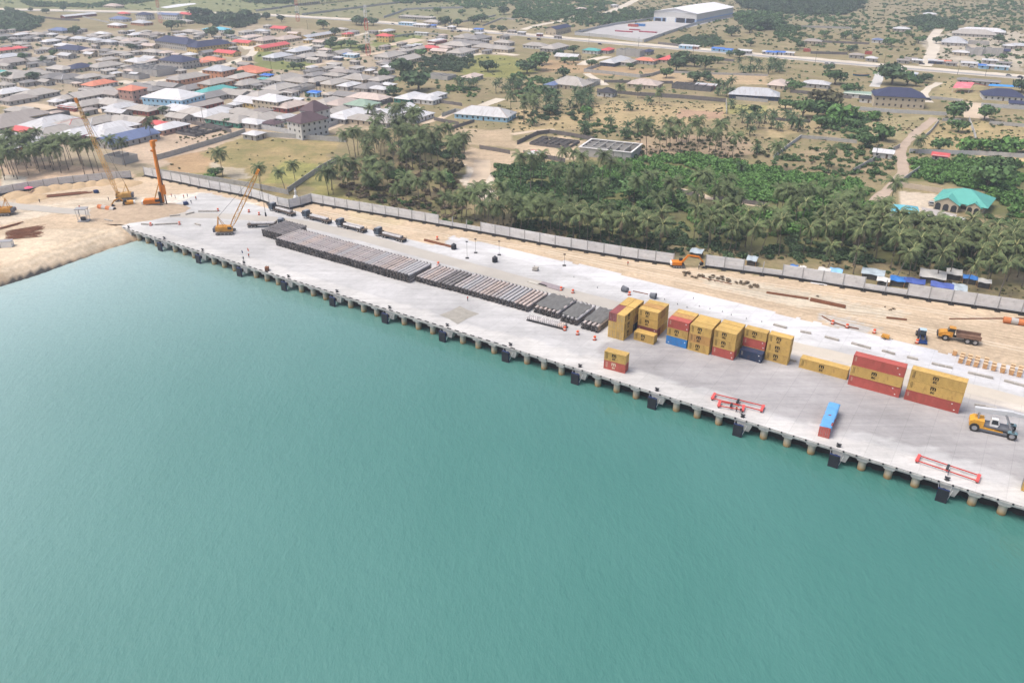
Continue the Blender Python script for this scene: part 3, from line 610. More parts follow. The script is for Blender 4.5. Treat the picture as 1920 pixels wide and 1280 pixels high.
for i in range(nx+1):
    x = 0.25+11.9*i/nx
    for j in range(ny+1):
        w = -1.7+ (2.44+2.2)*j/ny; drop = 0.0; y = w
        if w < 0: y = -0.05-0.05*abs(math.sin(x*2)); drop = -w*(0.55+0.45*math.sin(x*0.8+1))
        if w > 2.44: y = 2.49+0.05*abs(math.sin(x*2)); drop = (w-2.44)*(0.6+0.4*math.sin(x*1.1))
        V.append((x, y, H20+0.08+0.05*math.sin(x*3+w*2)-max(drop, 0)))
tp.add(V, [(i*(ny+1)+j, (i+1)*(ny+1)+j, (i+1)*(ny+1)+j+1, i*(ny+1)+j+1) for i in range(nx) for j in range(ny) if not (i in (3,4,5) and j in (4,5)) and not (i == 12 and j in (8,9))])
tag(tp.obj('tarpaulin', mat('blue_tarp', (0.12,0.33,0.60), 0.5, 0.12, 0.8), smooth=True, loc=(bx_, by_, 0.01), rz=byaw), 'torn sky-blue tarpaulin draped over the lone red container', 'tarpaulin')

# ---- long row of coated pipes on steel racks
PIP = [mat('pipe_coating_pink', (0.47,0.425,0.405), 0.8, 0.14, 0.8, ov=0.1, dirt=(0.45,0.27,0.19), dirt_amt=0.3, stretch=(1,0.3,1)), mat('pipe_coating_grey', (0.46,0.45,0.45), 0.8, 0.2, 1.2, ov=0.1, stretch=(1,3,1)), mat('pipe_coating_peach', (0.49,0.41,0.365), 0.8, 0.15, 0.8, ov=0.12, stretch=(1,0.3,1)), mat('pipe_dark', (0.25,0.23,0.22), 0.7, 0.3, ov=0.2)]
PIPN = ['pinkish coated', 'grey ribbed', 'peach coated', 'dark bare']
pf = MB(); pf.tube((0,0.25,0), (0,11.95,0), 0.46, n=12); PBODY = [pf.mesh('pipe_body', m, smooth=False) for m in PIP]
rg = MB(); rg.tube((0,0.3,0), (0,11.9,0), 0.44, n=12)
for i in range(18): rg.tube((0,0.5+i*0.62,0), (0,0.72+i*0.62,0), 0.48, n=12)
PBODY[1] = rg.mesh('pipe_body', PIP[1])
pc = MB(); pc.tube((0,0,0), (0,0.34,0), 0.49, n=12, cap=False); pc.tube((0,0.10,0), (0,0.12,0), 0.475, n=12, mi=1); pc.tube((0,0,0), (0,0.3,0), 0.15, n=8); pcol = pc.mesh('end_collar', mat('collar_steel', (0.20,0.185,0.175), 0.7, 0.4, ov=0.5), M_DARK)
ps = MB(); ps.tube((0,-0.06,0), (0,0.06,0), 0.495, n=12, cap=False); pstr = ps.mesh('strap', M_DARK)
rk = MB()
for y in (0.35, 4.2, 8.0, 11.85): rk.b2(-0.74, 2.18, y-0.09, y+0.09, -0.54, -0.46)
for x in (-0.72, 0.72, 2.16):
    for y in (0.35, 11.85): rk.b2(x-0.03, x+0.03, y-0.03, y+0.03, -0.54, 0.44)
for x in (-0.72, 2.16): rk.b2(x-0.05, x+0.05, 0.4, 11.8, -0.53, -0.46)
RKME = rk.mesh('steel_rack', mat('rack_steel', (0.11,0.085,0.075), 0.8, 0.4, 1.5, ov=0.3))
LH = 0.99; SP = 1.44; SECS = [(-37.3, 22.0, 8, 3, 'D'), (-25.6, 18.1, 44, 3, 'L'), (38.3, 20.4, 6, 2, 'L'), (47.1, 20.6, 4, 2, 'D'), (53.3, 20.9, 20, 2, 'L'), (83.4, 21.6, 6, 2, 'L'), (93.2, 20.8, 4, 2, 'L'), (100.6, 20.1, 4, 2, 'L')]
pn = {}; rkc = 0; LAYN = {3: ['bottom','middle','top'], 2: ['bottom','top']}
tot = 0
for si, (s0, t0, cnt, lay, kind) in enumerate(SECS):
    for i in range(cnt):
        tot += 1
        for z in range(lay):
            top = z == lay-1
            if kind == 'D': kk = 3
            else: kk = [0,0,2,0,1,1,0,2,0,0,1,2,0][(i//2*5+si*3+i//7) % 13]
            if not top: kk = 3 if RNG.random() < 0.5 else 0
            s = s0+i*SP+(0.05 if i % 2 else -0.0)+RNG.uniform(-.03, .03); tz = t0+RNG.uniform(-.12, .12)
            t = thing('pipe', f'{PIPN[kk]} pipe, {LAYN[lay][z]} layer, {nth(tot)} from left in the long row', 'pipe', Q(s, tz, 0.55+z*LH), YAW, 'pipes stacked along the wharf')
            link('pipe_body', PBODY[kk], t); link('end_collar', pcol, t)
            if top:
                link('end_collar', pcol, t, loc=(0, 12.2, 0), rz=math.pi)
                if kk != 1: link('strap', pstr, t, loc=(0, 3.6, 0)); link('strap', pstr, t, loc=(0, 9.2, 0))
        if i % 2 == 0:
            for z in range(lay):
                rkc += 1
                tag(link('steel_rack', RKME, loc=Q(s0+i*SP, t0, 0.55+z*LH), rz=YAW), f'dark steel rack under pipe pair {nth(tot//2+1)} from left, {LAYN[lay][z]} tier', 'rack', 'pipe racks')
M_NET = mat('grey_shade_net', (0.135,0.135,0.132), 0.95, 0.3, 1.5, stretch=(1,0.4,1))
for i, (s0, t0, w, ya, yb) in enumerate([(82.9, 21.6, 8.3, 1.6, 11.4), (92.8, 20.8, 5.2, 1.1, 11.0), (100.2, 20.1, 5.3, 2.2, 12.5)]):
    mb = MB(); nx, ny = 16, 14; V = []; ztop = 0.55+LH+0.53
    for a_ in range(nx+1):
        for c_ in range(ny+1):
            x = -0.5+(w+1.6)*a_/nx; y = ya+(yb-ya)*c_/ny+0.35*math.sin(a_*1.3+i); z = ztop+0.05*math.cos((x-0.2)*2*math.pi/SP)+0.05*math.sin(y*1.7+x)
            if x > w-0.25: z -= (x-(w-0.25))*1.35; x = w-0.25+(x-w+0.25)*0.25
            V.append((x, y, z))
    mb.add(V, [(a_*(ny+1)+c_, (a_+1)*(ny+1)+c_, (a_+1)*(ny+1)+c_+1, a_*(ny+1)+c_+1) for a_ in range(nx) for c_ in range(ny)])
    tag(mb.obj('shade_net', M_NET, smooth=True, loc=Q(s0, t0), rz=YAW), f'dark grey shade net draped over pipes, {nth(i+1)} of three from left', 'net', 'nets over the pipes')
for i in range(2):                                    # striped bundle lying along the quay
    mb = MB(); a = G(990, 600); c = G(1053, 616); yw = math.atan2(c[1]-a[1], c[0]-a[0])
    t = thing('striped_pipe', f'grey and white ringed pipe lying before the racks, {"seaward" if i == 0 else "landward"} of the pair', 'pipe', (a[0]+i*1.15*-math.sin(yw), a[1]+i*1.15*math.cos(yw), 0.85), yw, 'ringed pipes by the racks')
    MB().tube((0,0,0), (12.2,0,0), 0.47, n=12).obj('pipe_body', PIP[3], t)
    rm = MB(); rm.tube((0,0,0), (0.34,0,0), 0.54, n=12); rme = rm.mesh('ring', mat('ring_white', (0.50,0.48,0.48), 0.8, 0.2, ov=0.2)); rm2 = rm.mesh('ring', PIP[2])
    for j in range(19): link('ring', rm2 if j > 15 else rme, t, loc=(0.3+j*0.62, 0, 0))
    if i == 0: k_ = MB(); k_.b2(-0.3, 12.5, -0.6, 1.8, 0.05, 0.28); tag(k_.obj('pipe_skid', M_DARK, loc=(a[0], a[1], 0), rz=yw), 'dark steel skid under the pair of ringed pipes', 'skid')
a = np.array([G(823,591), G(862,573.5), G(899,588), G(858,608)])
mb = MB(); ny = 12; V = []
for i in range(ny+1):
    for j in range(ny+1):
        u, v = i/ny, j/ny; ub = u-0.10*math.sin(math.pi*v)*(0.5-u)*2*-0.6; p = (a[0]*(1-u)+a[3]*u)*(1-v)+(a[1]*(1-u)+a[2]*u)*v
        ctr = a.mean(0); f_ = 1-0.22*math.sin(math.pi*u)*(v in (0,1))-0.0; edge = min(u, 1-u, v, 1-v); cn = max(abs(u-.5), abs(v-.5))-min(abs(u-.5), abs(v-.5))
        p = ctr+(p-ctr)*(1-0.22*cn*(1-edge*2)); V.append((p[0], p[1], 0.05+0.03*math.sin(7*u+5*v)))
mb.add(V, [(i*(ny+1)+j, (i+1)*(ny+1)+j, (i+1)*(ny+1)+j+1, i*(ny+1)+j+1) for i in range(ny) for j in range(ny)])
tag(mb.obj('spread_net', mat('pale_net', (0.30,0.285,0.25), 0.95, 0.2, 0.6), smooth=True), 'grey-brown shade net spread flat on the open deck', 'net')

# ---- lorries
def wheel(mb_r=0.52, w=0.34, n=14):
    t = MB(); t.tube((0,-w/2,0), (0,w/2,0), mb_r, n=n); me1 = t.mesh('wheel', M_TYRE); r = MB(); r.tube((0,-w/2-0.015,0), (0,w/2+0.015,0), mb_r*0.55, n=n); return me1, r.mesh('rim', M_GREY)
WH = wheel()
def put_wheel(t, x, y, r, me=WH, base=0.52):
    k = r/base; o = link('wheel', me[0], t, loc=(x, y, r), sc=(k, k, k)); link('rim', me[1], o)
M_CAB = mat('lorry_blue_grey', (0.055,0.075,0.105), 0.45, 0.15)
def make_lorry():
    t = thing('lorry', 'x', 'truck')
    f = MB(); f.prof([(4.75,0.75),(7.0,0.75),(7.1,1.9),(6.85,3.05),(4.75,3.15)], -1.22, 1.22); f.obj('cab', M_CAB, t)
    f = MB(); f.prof([(7.10,1.95),(6.89,2.95),(6.93,2.97),(7.15,1.97)], -1.08, 1.08); f.obj('windscreen', M_GLASS, t)
    for sy in (-1, 1): MB().b2(5.75, 6.7, sy*1.225-0.01, sy*1.225+0.01, 1.95, 2.75).obj('side_window', M_GLASS, t); MB().b2(6.98, 7.16, sy*1.4-0.1, sy*1.4+0.1, 1.9, 2.5).obj('mirror', M_DARK, t)
    f = MB(); f.b2(4.9, 7.2, -1.2, 1.2, 0.42, 0.74); f.obj('bumper', M_WHITE, t)
    MB().b2(4.85, 6.3, -1.1, 1.1, 3.16, 3.34).obj('roof_fairing', mat('cab_roof', (0.25,0.27,0.30), 0.5, 0.1), t)
    f = MB(); f.b2(-7.0, 4.7, -0.45, 0.45, 0.78, 1.05); f.obj('chassis', M_DARK, t)
    f = MB(); f.b2(-7.2, 3.9, -1.24, 1.24, 1.08, 1.22); f.b2(3.86, 3.98, -1.2, 1.2, 1.22, 2.2)
    for x in (-6.8, -3.2, 0.4, 3.4):
        for sy in (-1, 1): f.b2(x-0.05, x+0.05, sy*1.2-0.04, sy*1.2+0.04, 1.22, 2.0)
    f.obj('flatbed', mat('flatbed_steel', (0.10,0.075,0.06), 0.85, 0.3), t)
    for x in (6.0, 2.9, 1.6, -4.1, -5.4, -6.5):
        for sy in (-1, 1): put_wheel(t, x, sy*1.03, 0.52)
    return t
lo = make_lorry(); lot = tree_of(lo); LP = []
for i, (s, t, yw, lab) in enumerate([(-52.5, 45.3, YAW+math.pi-0.05, 'dark blue flatbed lorry nearest the fence corner, leftmost of the parked row'), (-33.8, 46.4, YAW+math.pi, 'dark blue flatbed lorry parked second from left by the sand strip'), (-15.2, 46.4, YAW+math.pi, 'dark blue flatbed lorry parked third from left by the sand strip'), (4.0, 46.8, YAW+math.pi, 'dark blue flatbed lorry parked rightmost of the row on the road')]):
    LP.append((Q(s, t, 0.05), yw, lab))
p = G(500, 425); LP.append(((p[0], p[1], 0.03), 0.05, 'flatbed lorry with cab to the right, standing beside the crawler crane'))
pt = MB(); pt.tube((-5.6,0,0), (3.3,0,0), 0.42, n=10); LPM = [pt.mesh('pipe', PIP[1]), pt.mesh('pipe', PIP[3])]
for i, (loc, yw, lab) in enumerate(LP):
    o = lo if i == 0 else dup(lo, lot, loc, yw, lab)
    o.location = loc; o.rotation_euler = (0, 0, yw); tag(o, lab, 'truck', 'flatbed lorries')
    for j, y in enumerate((-0.62, 0.36) if i != 2 else (-0.8, 0.0, 0.8)):
        q = link('pipe', LPM[0 if (i+j) % 3 else 1], loc=(loc[0]-math.sin(yw)*y, loc[1]+math.cos(yw)*y, loc[2]+1.66), rz=yw)
        tag(q, f'{"dark" if (i+j) % 3 == 0 else "pale"} pipe loaded on the {nth(i+1)} flatbed lorry, {nth(j+1)} across', 'pipe', 'pipes on lorries')

# ---- cranes, rig, excavator
def lattice(mb, p, q, w0, w1, bays, r=0.07):
    p = Vector(p); q = Vector(q); M = (q-p).to_track_quat('Z', 'Y').to_matrix(); prev = None
    for i in range(bays+1):
        f = i/bays; c = p+(q-p)*f; e = min(f*6, (1-f)*6, 1.0); w = (w0*(1-f)+w1*f)*(0.35+0.65*e)/2
        cs = [c+M @ Vector((a*w, b_*w, 0)) for a, b_ in ((-1,-1),(1,-1),(1,1),(-1,1))]
        if prev:
            for k in range(4):
                mb.bar(prev[k], cs[k], r*2); mb.bar(prev[k], cs[(k+1) % 4], r*1.2) if i % 2 else mb.bar(prev[(k+1) % 4], cs[k], r*1.2)
        prev = cs
def tracks(t, L=6.5, gauge=2.2, w=0.9, r=0.5):
    f = MB(); P = []
    for i in range(7): a = math.pi/2+math.pi*i/6; P.append((-L/2+r+r*math.cos(a), r+r*math.sin(a)))
    for i in range(7): a = -math.pi/2+math.pi*i/6; P.append((L/2-r+r*math.cos(a), r+r*math.sin(a)))
    for sy in (-1, 1):
        g_ = MB(); g_.prof(P[::-1] if False else P, sy*gauge-w/2, sy*gauge+w/2); tr = g_.obj('track', mat('track_steel', (0.09,0.085,0.08), 0.8, 0.3, 2.0), t)
        for k in range(5): x = -L/2+r+(L-2*r)*k/4; MB().tube((x, sy*gauge-w/2-0.03, r), (x, sy*gauge+w/2+0.03, r), r*0.5, n=10).obj('roller', M_GREY, tr)
    f.b2(-L*0.3, L*0.3, -gauge, gauge, 0.45, 0.95); f.obj('undercarriage', M_DARK, t)
def crawler_crane(label, loc, rz, tip, mrot=0.0, col=M_YEL, bays=16, wb=1.5):
    """tip: boom tip in world metres"""
    t = thing('crawler_crane', label, 'crane', loc, rz); tracks(t)
    iv = (Matrix.Translation(loc) @ Matrix.Rotation(rz, 4, 'Z')).inverted(); tl = iv @ Vector(tip)
    f = MB(); f.b2(-3.4, 1.6, -1.6, 1.6, 1.1, 2.7); f.b2(-3.2, 0.3, -1.5, 1.5, 2.7, 2.95); f.obj('machinery_house', col, t)
    MB().b2(-4.3, -3.42, -1.7, 1.7, 1.0, 2.5).obj('counterweight', mat('counterweight_grey', (0.10,0.10,0.12), 0.6, 0.2), t)
    c_ = MB(); c_.prof([(1.0,1.15),(2.9,1.15),(3.0,2.0),(2.5,3.1),(1.0,3.1)], -1.75, -0.55); c_ = c_.obj('cab', col, t)
    MB().prof([(1.2,1.9),(2.8,1.9),(2.45,2.95),(1.2,2.95)], -1.77, -0.53).obj('cab_window', M_GLASS, c_)
    f = MB(); lattice(f, (1.6, 0, 1.3), tl, wb, wb*0.8, bays); f.obj('boom', col, t)
    d = (tl-Vector((1.6,0,1.3))).normalized(); f = MB(); f.bar(tl-d*1.6, tl+d*0.5, 1.0, 0.9); f.obj('boom_head', mat('boom_head_orange', (0.65,0.22,0.02), 0.5, 0.1), t)
    f = MB(); 
    for sy in (-0.9, 0.9): f.bar((-2.6, sy, 2.8), (-2.0, sy*0.3, 6.4), 0.2); f.bar((-0.2, sy, 2.9), (-2.0, sy*0.3, 6.4), 0.14)
    f.bar((-2.0,-0.35,6.4), (-2.0,0.35,6.4), 0.3); f.obj('gantry', col, t)
    f = MB()
    for sy in (-0.3, 0.3): f.tube((-2.0, sy, 6.4), tl+Vector((0, sy, 0)), 0.035, n=4, cap=False)
    f.obj('pendant_cable', M_DARK, t)
    return t, tl
def at(u, v, ub, vb):                                  # a point seen at (u,v) that stands over the depth of the base (ub,vb)
    b_ = G(ub, vb); X = (u-960)/FPX; Y = (v-640)/FPX; k = b_[1]/(_c-Y*_s); return (X*k, b_[1], CAM_H-(_s+Y*_c)*k)
b_ = G(424, 437); tip = at(484, 320, 424, 437)
cr, tl = crawler_crane('yellow crawler crane with boom leaning right, left of the lorry', (b_[0], b_[1], 0.03), 0.12, tip)
f = MB(); hk = Vector((tl[0]+0.3, 0, 3.0))
f.tube((tl[0]+0.35, tl[1]+0.2, tl[2]), (tl[0]+0.35, tl[1]+0.2, 8.0), 0.05, n=4); f.tube((tl[0]-0.1, tl[1]+0.2, tl[2]), (tl[0]+0.2, tl[1]+0.2, 8.0), 0.05, n=4); f.obj('hoist_rope', M_DARK, cr)
f = MB(); f.tube((tl[0]+0.3, tl[1]+0.2, 6.6), (tl[0]+0.3, tl[1]+0.2, 8.1), 0.35, 0.25, 8); f.obj('hook_block', M_DARK, cr)
b_ = G(232, 374); tip = at(142, 186, 232, 374)
cr, tl = crawler_crane('yellow crawler crane with very long boom reaching up left past palms', (b_[0], b_[1], 0), math.pi+0.35, tip, bays=26, wb=1.35, col=mat('crane_pale_yellow', (0.58,0.34,0.09), 0.55, 0.2, dirt=(0.2,0.13,0.08), dirt_amt=0.4))
b_ = G(8, 402); tip = at(-45, 300, 8, 402)
cr, tl = crawler_crane('yellow crawler crane cut off by the left edge of the photo', (b_[0], b_[1], 0), math.pi+0.15, tip)
# drilling rig
b_ = G(291, 385); t = thing('drilling_rig', 'orange crawler drilling rig with tall upright mast near fence', 'drilling rig', (b_[0], b_[1], 0), 0.25); tracks(t, 7.0, 2.1)
f = MB(); f.b2(-4.2, 0.4, -1.5, 1.5, 1.15, 2.5); f.prof([(-4.2,2.5),(0.4,2.5),(0.0,2.9),(-3.6,2.9)], -1.4, 1.4); f.obj('machinery_house', M_ORA, t)
MB().b2(-4.9, -4.22, -1.4, 1.4, 1.2, 2.3).obj('counterweight', M_WHITE, t)
c_ = MB().b2(0.42, 2.2, -1.6, -0.3, 1.2, 3.1).obj('cab', M_ORA, t); MB().b2(0.6, 2.24, -1.63, -0.27, 1.9, 2.9).obj('cab_window', M_GLASS, c_)
tipr = at(286, 268, 291, 385); iv = (Matrix.Translation((b_[0], b_[1], 0)) @ Matrix.Rotation(0.25, 4, 'Z')).inverted(); tl = iv @ Vector(tipr)
f = MB(); f.bar((3.4, 0, 1.2), (tl[0], tl[1], tl[2]), 0.95, 1.0); f.obj('mast', M_ORA, t)
dm = (Vector(tl)-Vector((3.4,0,1.2))).normalized()
f = MB(); f.bar(tl-dm*1.5, tl+dm*1.0, 1.5, 1.5); f.bar(tl+dm*0.6, tl+dm*0.8+Vector((1.9,0,0.1)), 0.6, 0.7); f.bar(tl-dm*3.6, tl-dm*3.0+Vector((-1.3,0,0)), 1.1, 0.6); f.obj('mast_head', M_ORA, t)
f = MB(); f.tube((4.6,0,0.3), (4.4,0,20), 0.28, n=8); f.obj('kelly_bar', mat('kelly_steel', (0.12,0.09,0.08), 0.7, 0.3), t)
f = MB(); f.b2(3.95, 5.2, -0.7, 0.7, 4.5, 8.5); f.obj('rotary_drive', M_ORA, t)
f = MB(); f.b2(2.2, 3.3, -0.8, 0.8, 1.2, 5.5); f.obj('mast_bracket', M_DARK, t)
for sy in (-0.8, 0.8): MB().tube((0.3, sy, 2.6), (3.0, sy*0.6, 9.0), 0.16, n=8).obj('mast_cylinder', M_YEL, t)
def excavator(label, loc, rz, pts, s=1.0, col=M_ORA):
    t = thing('excavator', label, 'excavator', loc, rz); tracks(t, 4.4, 1.25, 0.6, 0.42)
    f = MB(); f.b2(-2.4, 0.9, -1.3, 1.3, 1.05, 2.1); f.obj('machinery_house', col, t); MB().b2(-2.9, -2.42, -1.3, 1.3, 1.05, 1.95).obj('counterweight', M_WHITE, t)
    c_ = MB().prof([(0.1,1.1),(1.6,1.1),(1.7,1.9),(1.2,2.9),(0.1,2.9)], 0.25, 1.25).obj('cab', M_DARK, t); MB().prof([(0.3,1.8),(1.55,1.8),(1.15,2.75),(0.3,2.75)], 0.22, 1.28).obj('cab_window', M_GLASS, c_)
    f = MB(); f.bar(pts[0], pts[1], 0.5, 0.6); f.bar(pts[1], pts[2], 0.45, 0.5); f.obj('boom', col, t); f = MB(); f.bar(pts[2], pts[3], 0.38, 0.45); f.obj('arm', col, t)
    x, y, z = pts[3]; f = MB(); f.prof([(x-0.2,z+0.2),(x-1.3,z-0.5),(x-1.0,z-1.1),(x-0.1,z-1.0),(x+0.15,z-0.2)], y-0.55, y+0.55); f.obj('bucket', M_DARK, t); return t
b_ = G(1272, 500); excavator('orange excavator working against the concrete fence gap', (b_[0], b_[1], -0.05), -0.06, [(0.8,-0.2,1.6),(3.0,-0.2,4.4),(6.6,-0.2,3.9),(8.2,-0.2,2.0)])
b_ = G(240, 386); excavator('small yellow excavator in front of the long-boom crane', (b_[0], b_[1], -0.05), math.pi+0.4, [(0.8,0,1.6),(2.6,0,3.6),(4.6,0,3.0),(6.0,0,1.3)], col=M_YEL)

# ---- reach stacker
b_ = Q(205.2, 25.8); t = thing('reach_stacker', 'orange and grey reach stacker with raised white boom at right edge', 'reach stacker', (b_[0], b_[1], 0.005), YAW+0.12)
f = MB(); f.prof([(-4.6,1.2),(-4.6,2.3),(-3.9,2.9),(-1.7,2.9),(-1.7,1.4),(4.2,0.8),(4.2,0.5),(-1.5,0.7)][::-1], -1.5, 1.5); f.obj('body', mat('stacker_orange', (0.66,0.33,0.04), 0.45, 0.12), t)
f = MB(); f.b2(-1.66, 3.6, -1.3, 1.3, 1.45, 1.95); f.b2(-3.0, 4.3, -1.54, 1.54, 0.45, 0.98); f.obj('chassis', mat('stacker_grey', (0.14,0.145,0.16), 0.5, 0.15), t)
c_ = MB().prof([(-0.5,1.96),(1.1,1.96),(1.3,2.8),(0.9,3.9),(-0.5,3.9)], -1.25, 0.1).obj('cab', M_WHITE, t); MB().prof([(-0.3,2.6),(1.18,2.6),(0.85,3.7),(-0.3,3.7)], -1.28, 0.13).obj('cab_window', M_GLASS, c_)
for x, y in ((-3.4,-1.6),(-3.4,1.6),(4.2,-1.9),(4.2,1.9)): put_wheel(t, x, y, 1.02)
for sy in (-1, 1): MB().prof([(3.2,1.75),(5.2,1.75),(5.0,1.95),(3.5,2.0)], sy*1.9-0.5, sy*1.9+0.5).obj('mudguard', mat('stacker_teal', (0.14,0.24,0.28), 0.5, 0.1), t)
f = MB(); f.bar((-4.2,0,4.9), (3.4,0,5.7), 1.0, 1.15); f.bar((3.2,0,5.75), (10.2,0,5.2), 0.8, 0.85); f.obj('boom', mat('boom_pale_grey', (0.50,0.51,0.52), 0.5, 0.12), t)
for sy in (-1, 1):
    f = MB(); f.tube((4.0, sy*0.7, 1.6), (2.0, sy*0.45, 5.3), 0.2, n=8); f.obj('lift_cylinder', M_GREY, t); MB().b2(-3.2, -2.9, sy*0.62-0.1, sy*0.62+0.1, 2.85, 4.6).obj('boom_support', M_GREY, t)
f = MB(); f.b2(9.2, 10.2, -1.0, 1.0, 1.6, 3.9); f.b2(9.0, 11.4, -6.0, 6.0, 1.3, 1.65); f.obj('spreader', M_DARK, t)

# ---- spreader frames on the deck
def lifting_frame(a, c, wid, lab):
    a = np.array(G(*a)[:2]); c = np.array(G(*c)[:2]); L = float(np.linalg.norm(c-a)); yw = math.atan2(c[1]-a[1], c[0]-a[0])
    t = thing('lifting_frame', lab, 'lifting frame', (*a, 0.0), yw, 'red container lifting frames')
    for y in (0.0, wid): MB().b2(0.3, L-0.3, y-0.085, y+0.085, 0.48, 0.70).obj('long_beam', M_RED, t)
    for x in (0, L): MB().b2(x-0.32, x+0.32, -0.25, wid+0.25, 0.40, 0.82).obj('end_beam', mat('red_light', (0.66,0.10,0.09), 0.5, 0.1), t)
    for x in (0, L):
        for y in (0.0, wid): MB().b2(x-0.16, x+0.16, y-0.16, y+0.16, 0.0, 0.39).obj('corner_foot', M_DARK, t)
    f = MB(); f.b2(L/2-0.25, L/2+0.25, 0.15, wid-0.15, 0.5, 0.95); f.obj('centre_box', M_DARK, t)
    for x in (0.3*L, 0.7*L): f = MB(); f.tube((x, wid*0.5, 0.6), (x+L*0.12, wid*0.5, 0.65), 0.06, n=5); f.obj('actuator', M_GREY, t)
lifting_frame((1335,750), (1427,773), 2.3, 'long red lifting frame, left one at the quay edge'); lifting_frame((1347,764), (1392,772.5), 2.0, 'short red lifting frame in front of a longer one'); lifting_frame((1718,867), (1831,905), 2.3, 'long red lifting frame nearest the right end of the quay')

# ---- dump truck, blue loader, compressor
b_ = G(1795, 638); t = thing('dump_truck', 'yellow articulated dump truck with rusty tipping body on sand', 'dump truck', (b_[0], b_[1], -0.05), YAW+math.pi+0.17)
f = MB(); f.prof([(1.6,1.2),(5.0,1.0),(5.3,1.6),(5.0,2.2),(3.2,2.6),(1.6,2.6)], -1.2, 1.2); f.obj('bonnet', M_YEL, t)
c_ = MB().prof([(1.2,2.0),(3.0,2.0),(3.1,2.7),(2.7,3.7),(1.2,3.7)], -0.8, 0.8).obj('cab', M_GLASS, t); MB().b2(1.1, 2.8, -0.9, 0.9, 3.7, 3.8).obj('cab_roof', M_YEL, c_)
MB().b2(5.25, 5.5, -1.15, 1.15, 0.9, 1.9).obj('grille', M_DARK, t); MB().b2(-5.2, 1.6, -0.5, 0.5, 1.05, 1.4).obj('chassis', M_DARK, t)
f = MB(); M_TIP = mat('tipper_rust', (0.20,0.12,0.085), 0.85, 0.35, 0.8)
f.prof([(-5.6,1.7),(0.6,1.5),(0.9,2.9),(0.75,2.9),(0.45,1.68),(-5.55,1.88)], -1.45, 1.45); f.b2(-5.5, 0.7, -1.5, -1.38, 1.65, 2.75); f.b2(-5.5, 0.7, 1.38, 1.5, 1.65, 2.75); f.obj('tipping_body', M_TIP, t)
for x in (3.3, -2.3, -4.2):
    for sy in (-1, 1): put_wheel(t, x, sy*1.25, 0.88)
for sy in (-1, 1): MB().prof([(2.2,1.8),(4.4,1.8),(4.1,2.1),(2.5,2.1)], sy*1.25-0.35, sy*1.25+0.35).obj('mudguard', M_YEL, t)
b_ = G(1727, 634); t = thing('loader', 'small dark blue loader tractor standing left of the dump truck', 'tractor', (b_[0], b_[1], -0.05), math.pi*1.5-0.32)
MB().prof([(-2.6,0.8),(-0.2,0.8),(-0.2,2.0),(-2.6,1.8)], -0.75, 0.75).obj('engine_cover', M_BLUE, t)
c_ = MB().prof([(-0.5,0.9),(1.0,0.9),(1.1,1.8),(0.7,2.9),(-0.5,2.9)], -0.8, 0.8).obj('cab', M_GLASS, t); MB().b2(-0.7, 0.9, -0.9, 0.9, 2.9, 3.02).obj('cab_roof', mat('pale_blue', (0.38,0.50,0.58), 0.6, 0.1), c_)
for sy in (-1, 1): MB().bar((0.8, sy*0.6, 1.5), (3.1, sy*0.6, 0.7), 0.16, 0.25).obj('loader_arm', M_BLUE, t)
MB().prof([(2.8,0.15),(3.8,0.1),(3.9,0.35),(3.1,0.5),(2.9,1.0)], -1.15, 1.15).obj('bucket', M_BLUE, t)
for x, r in ((-1.8,0.72),(1.2,0.6)):
    for sy in (-1, 1): put_wheel(t, x, sy*1.05, r)
b_ = G(1659, 635); t = thing('air_compressor', 'small yellow towed air compressor on the pale apron edge', 'compressor', (b_[0], b_[1], 0), YAW)
MB().prof([(-1.1,0.5),(1.1,0.5),(1.0,1.3),(-0.9,1.3)], -0.6, 0.6).obj('housing', M_YEL, t); MB().bar((1.1,0,0.6), (2.1,0,0.5), 0.1).obj('tow_bar', M_DARK, t)
for sy in (-1, 1): put_wheel(t, 0, sy*0.7, 0.3)

# ---- barrels, kerb blocks, tanks, crates
df = MB(); df.tube((0,0,0), (0,0,0.95), 0.36, 0.30, 10); DB = df.mesh('drum', M_HAZ); db = MB(); db.tube((0,0,0.38), (0,0,0.58), 0.355, 0.345, 10, cap=False); DBB = db.mesh('white_band', M_WHITE); dc_ = MB(); dc_.tube((0,0,0), (0,0,0.06), 0.48, n=8); DBC = dc_.mesh('foot_ring', M_RUB)
DR = [(283,423,'left end of kerb blocks behind the first bollard'),(337,421,'right end of kerb blocks left of the crane'),(409,396,'under the crane hook line left'),(467,398,'left of pair above the crane'),(486,403,'right of pair above the crane'),(1052,544,'left of pair beside flat steel sheets'),(1074,549,'right of pair beside flat steel sheets'),(1059,619,'beside the ringed pipes'),(1083,627,'before the netted pipes, middle one'),(1115,637,'nearest the leftmost container stack'),(1561,607,'left one at the grey patch of the apron'),(1588,614,'right one at the grey patch of the apron'),(1639,624,'left of the yellow compressor'),(1719,643,'in front of the blue loader'),(1180,553,'between the tipped black tubs'),(820,449,'behind the pipes on the sand edge'),(822,497,'at the step of the pipe row')]
for u, v, w in DR:
    b_ = G(u, v); t = thing('traffic_drum', f'orange traffic drum, {w}', 'traffic drum', (b_[0], b_[1], 0.01), 0, 'orange traffic drums'); link('drum', DB, t, sc=1.25); link('white_band', DBB, t, sc=1.25); link('foot_ring', DBC, t, sc=1.25)
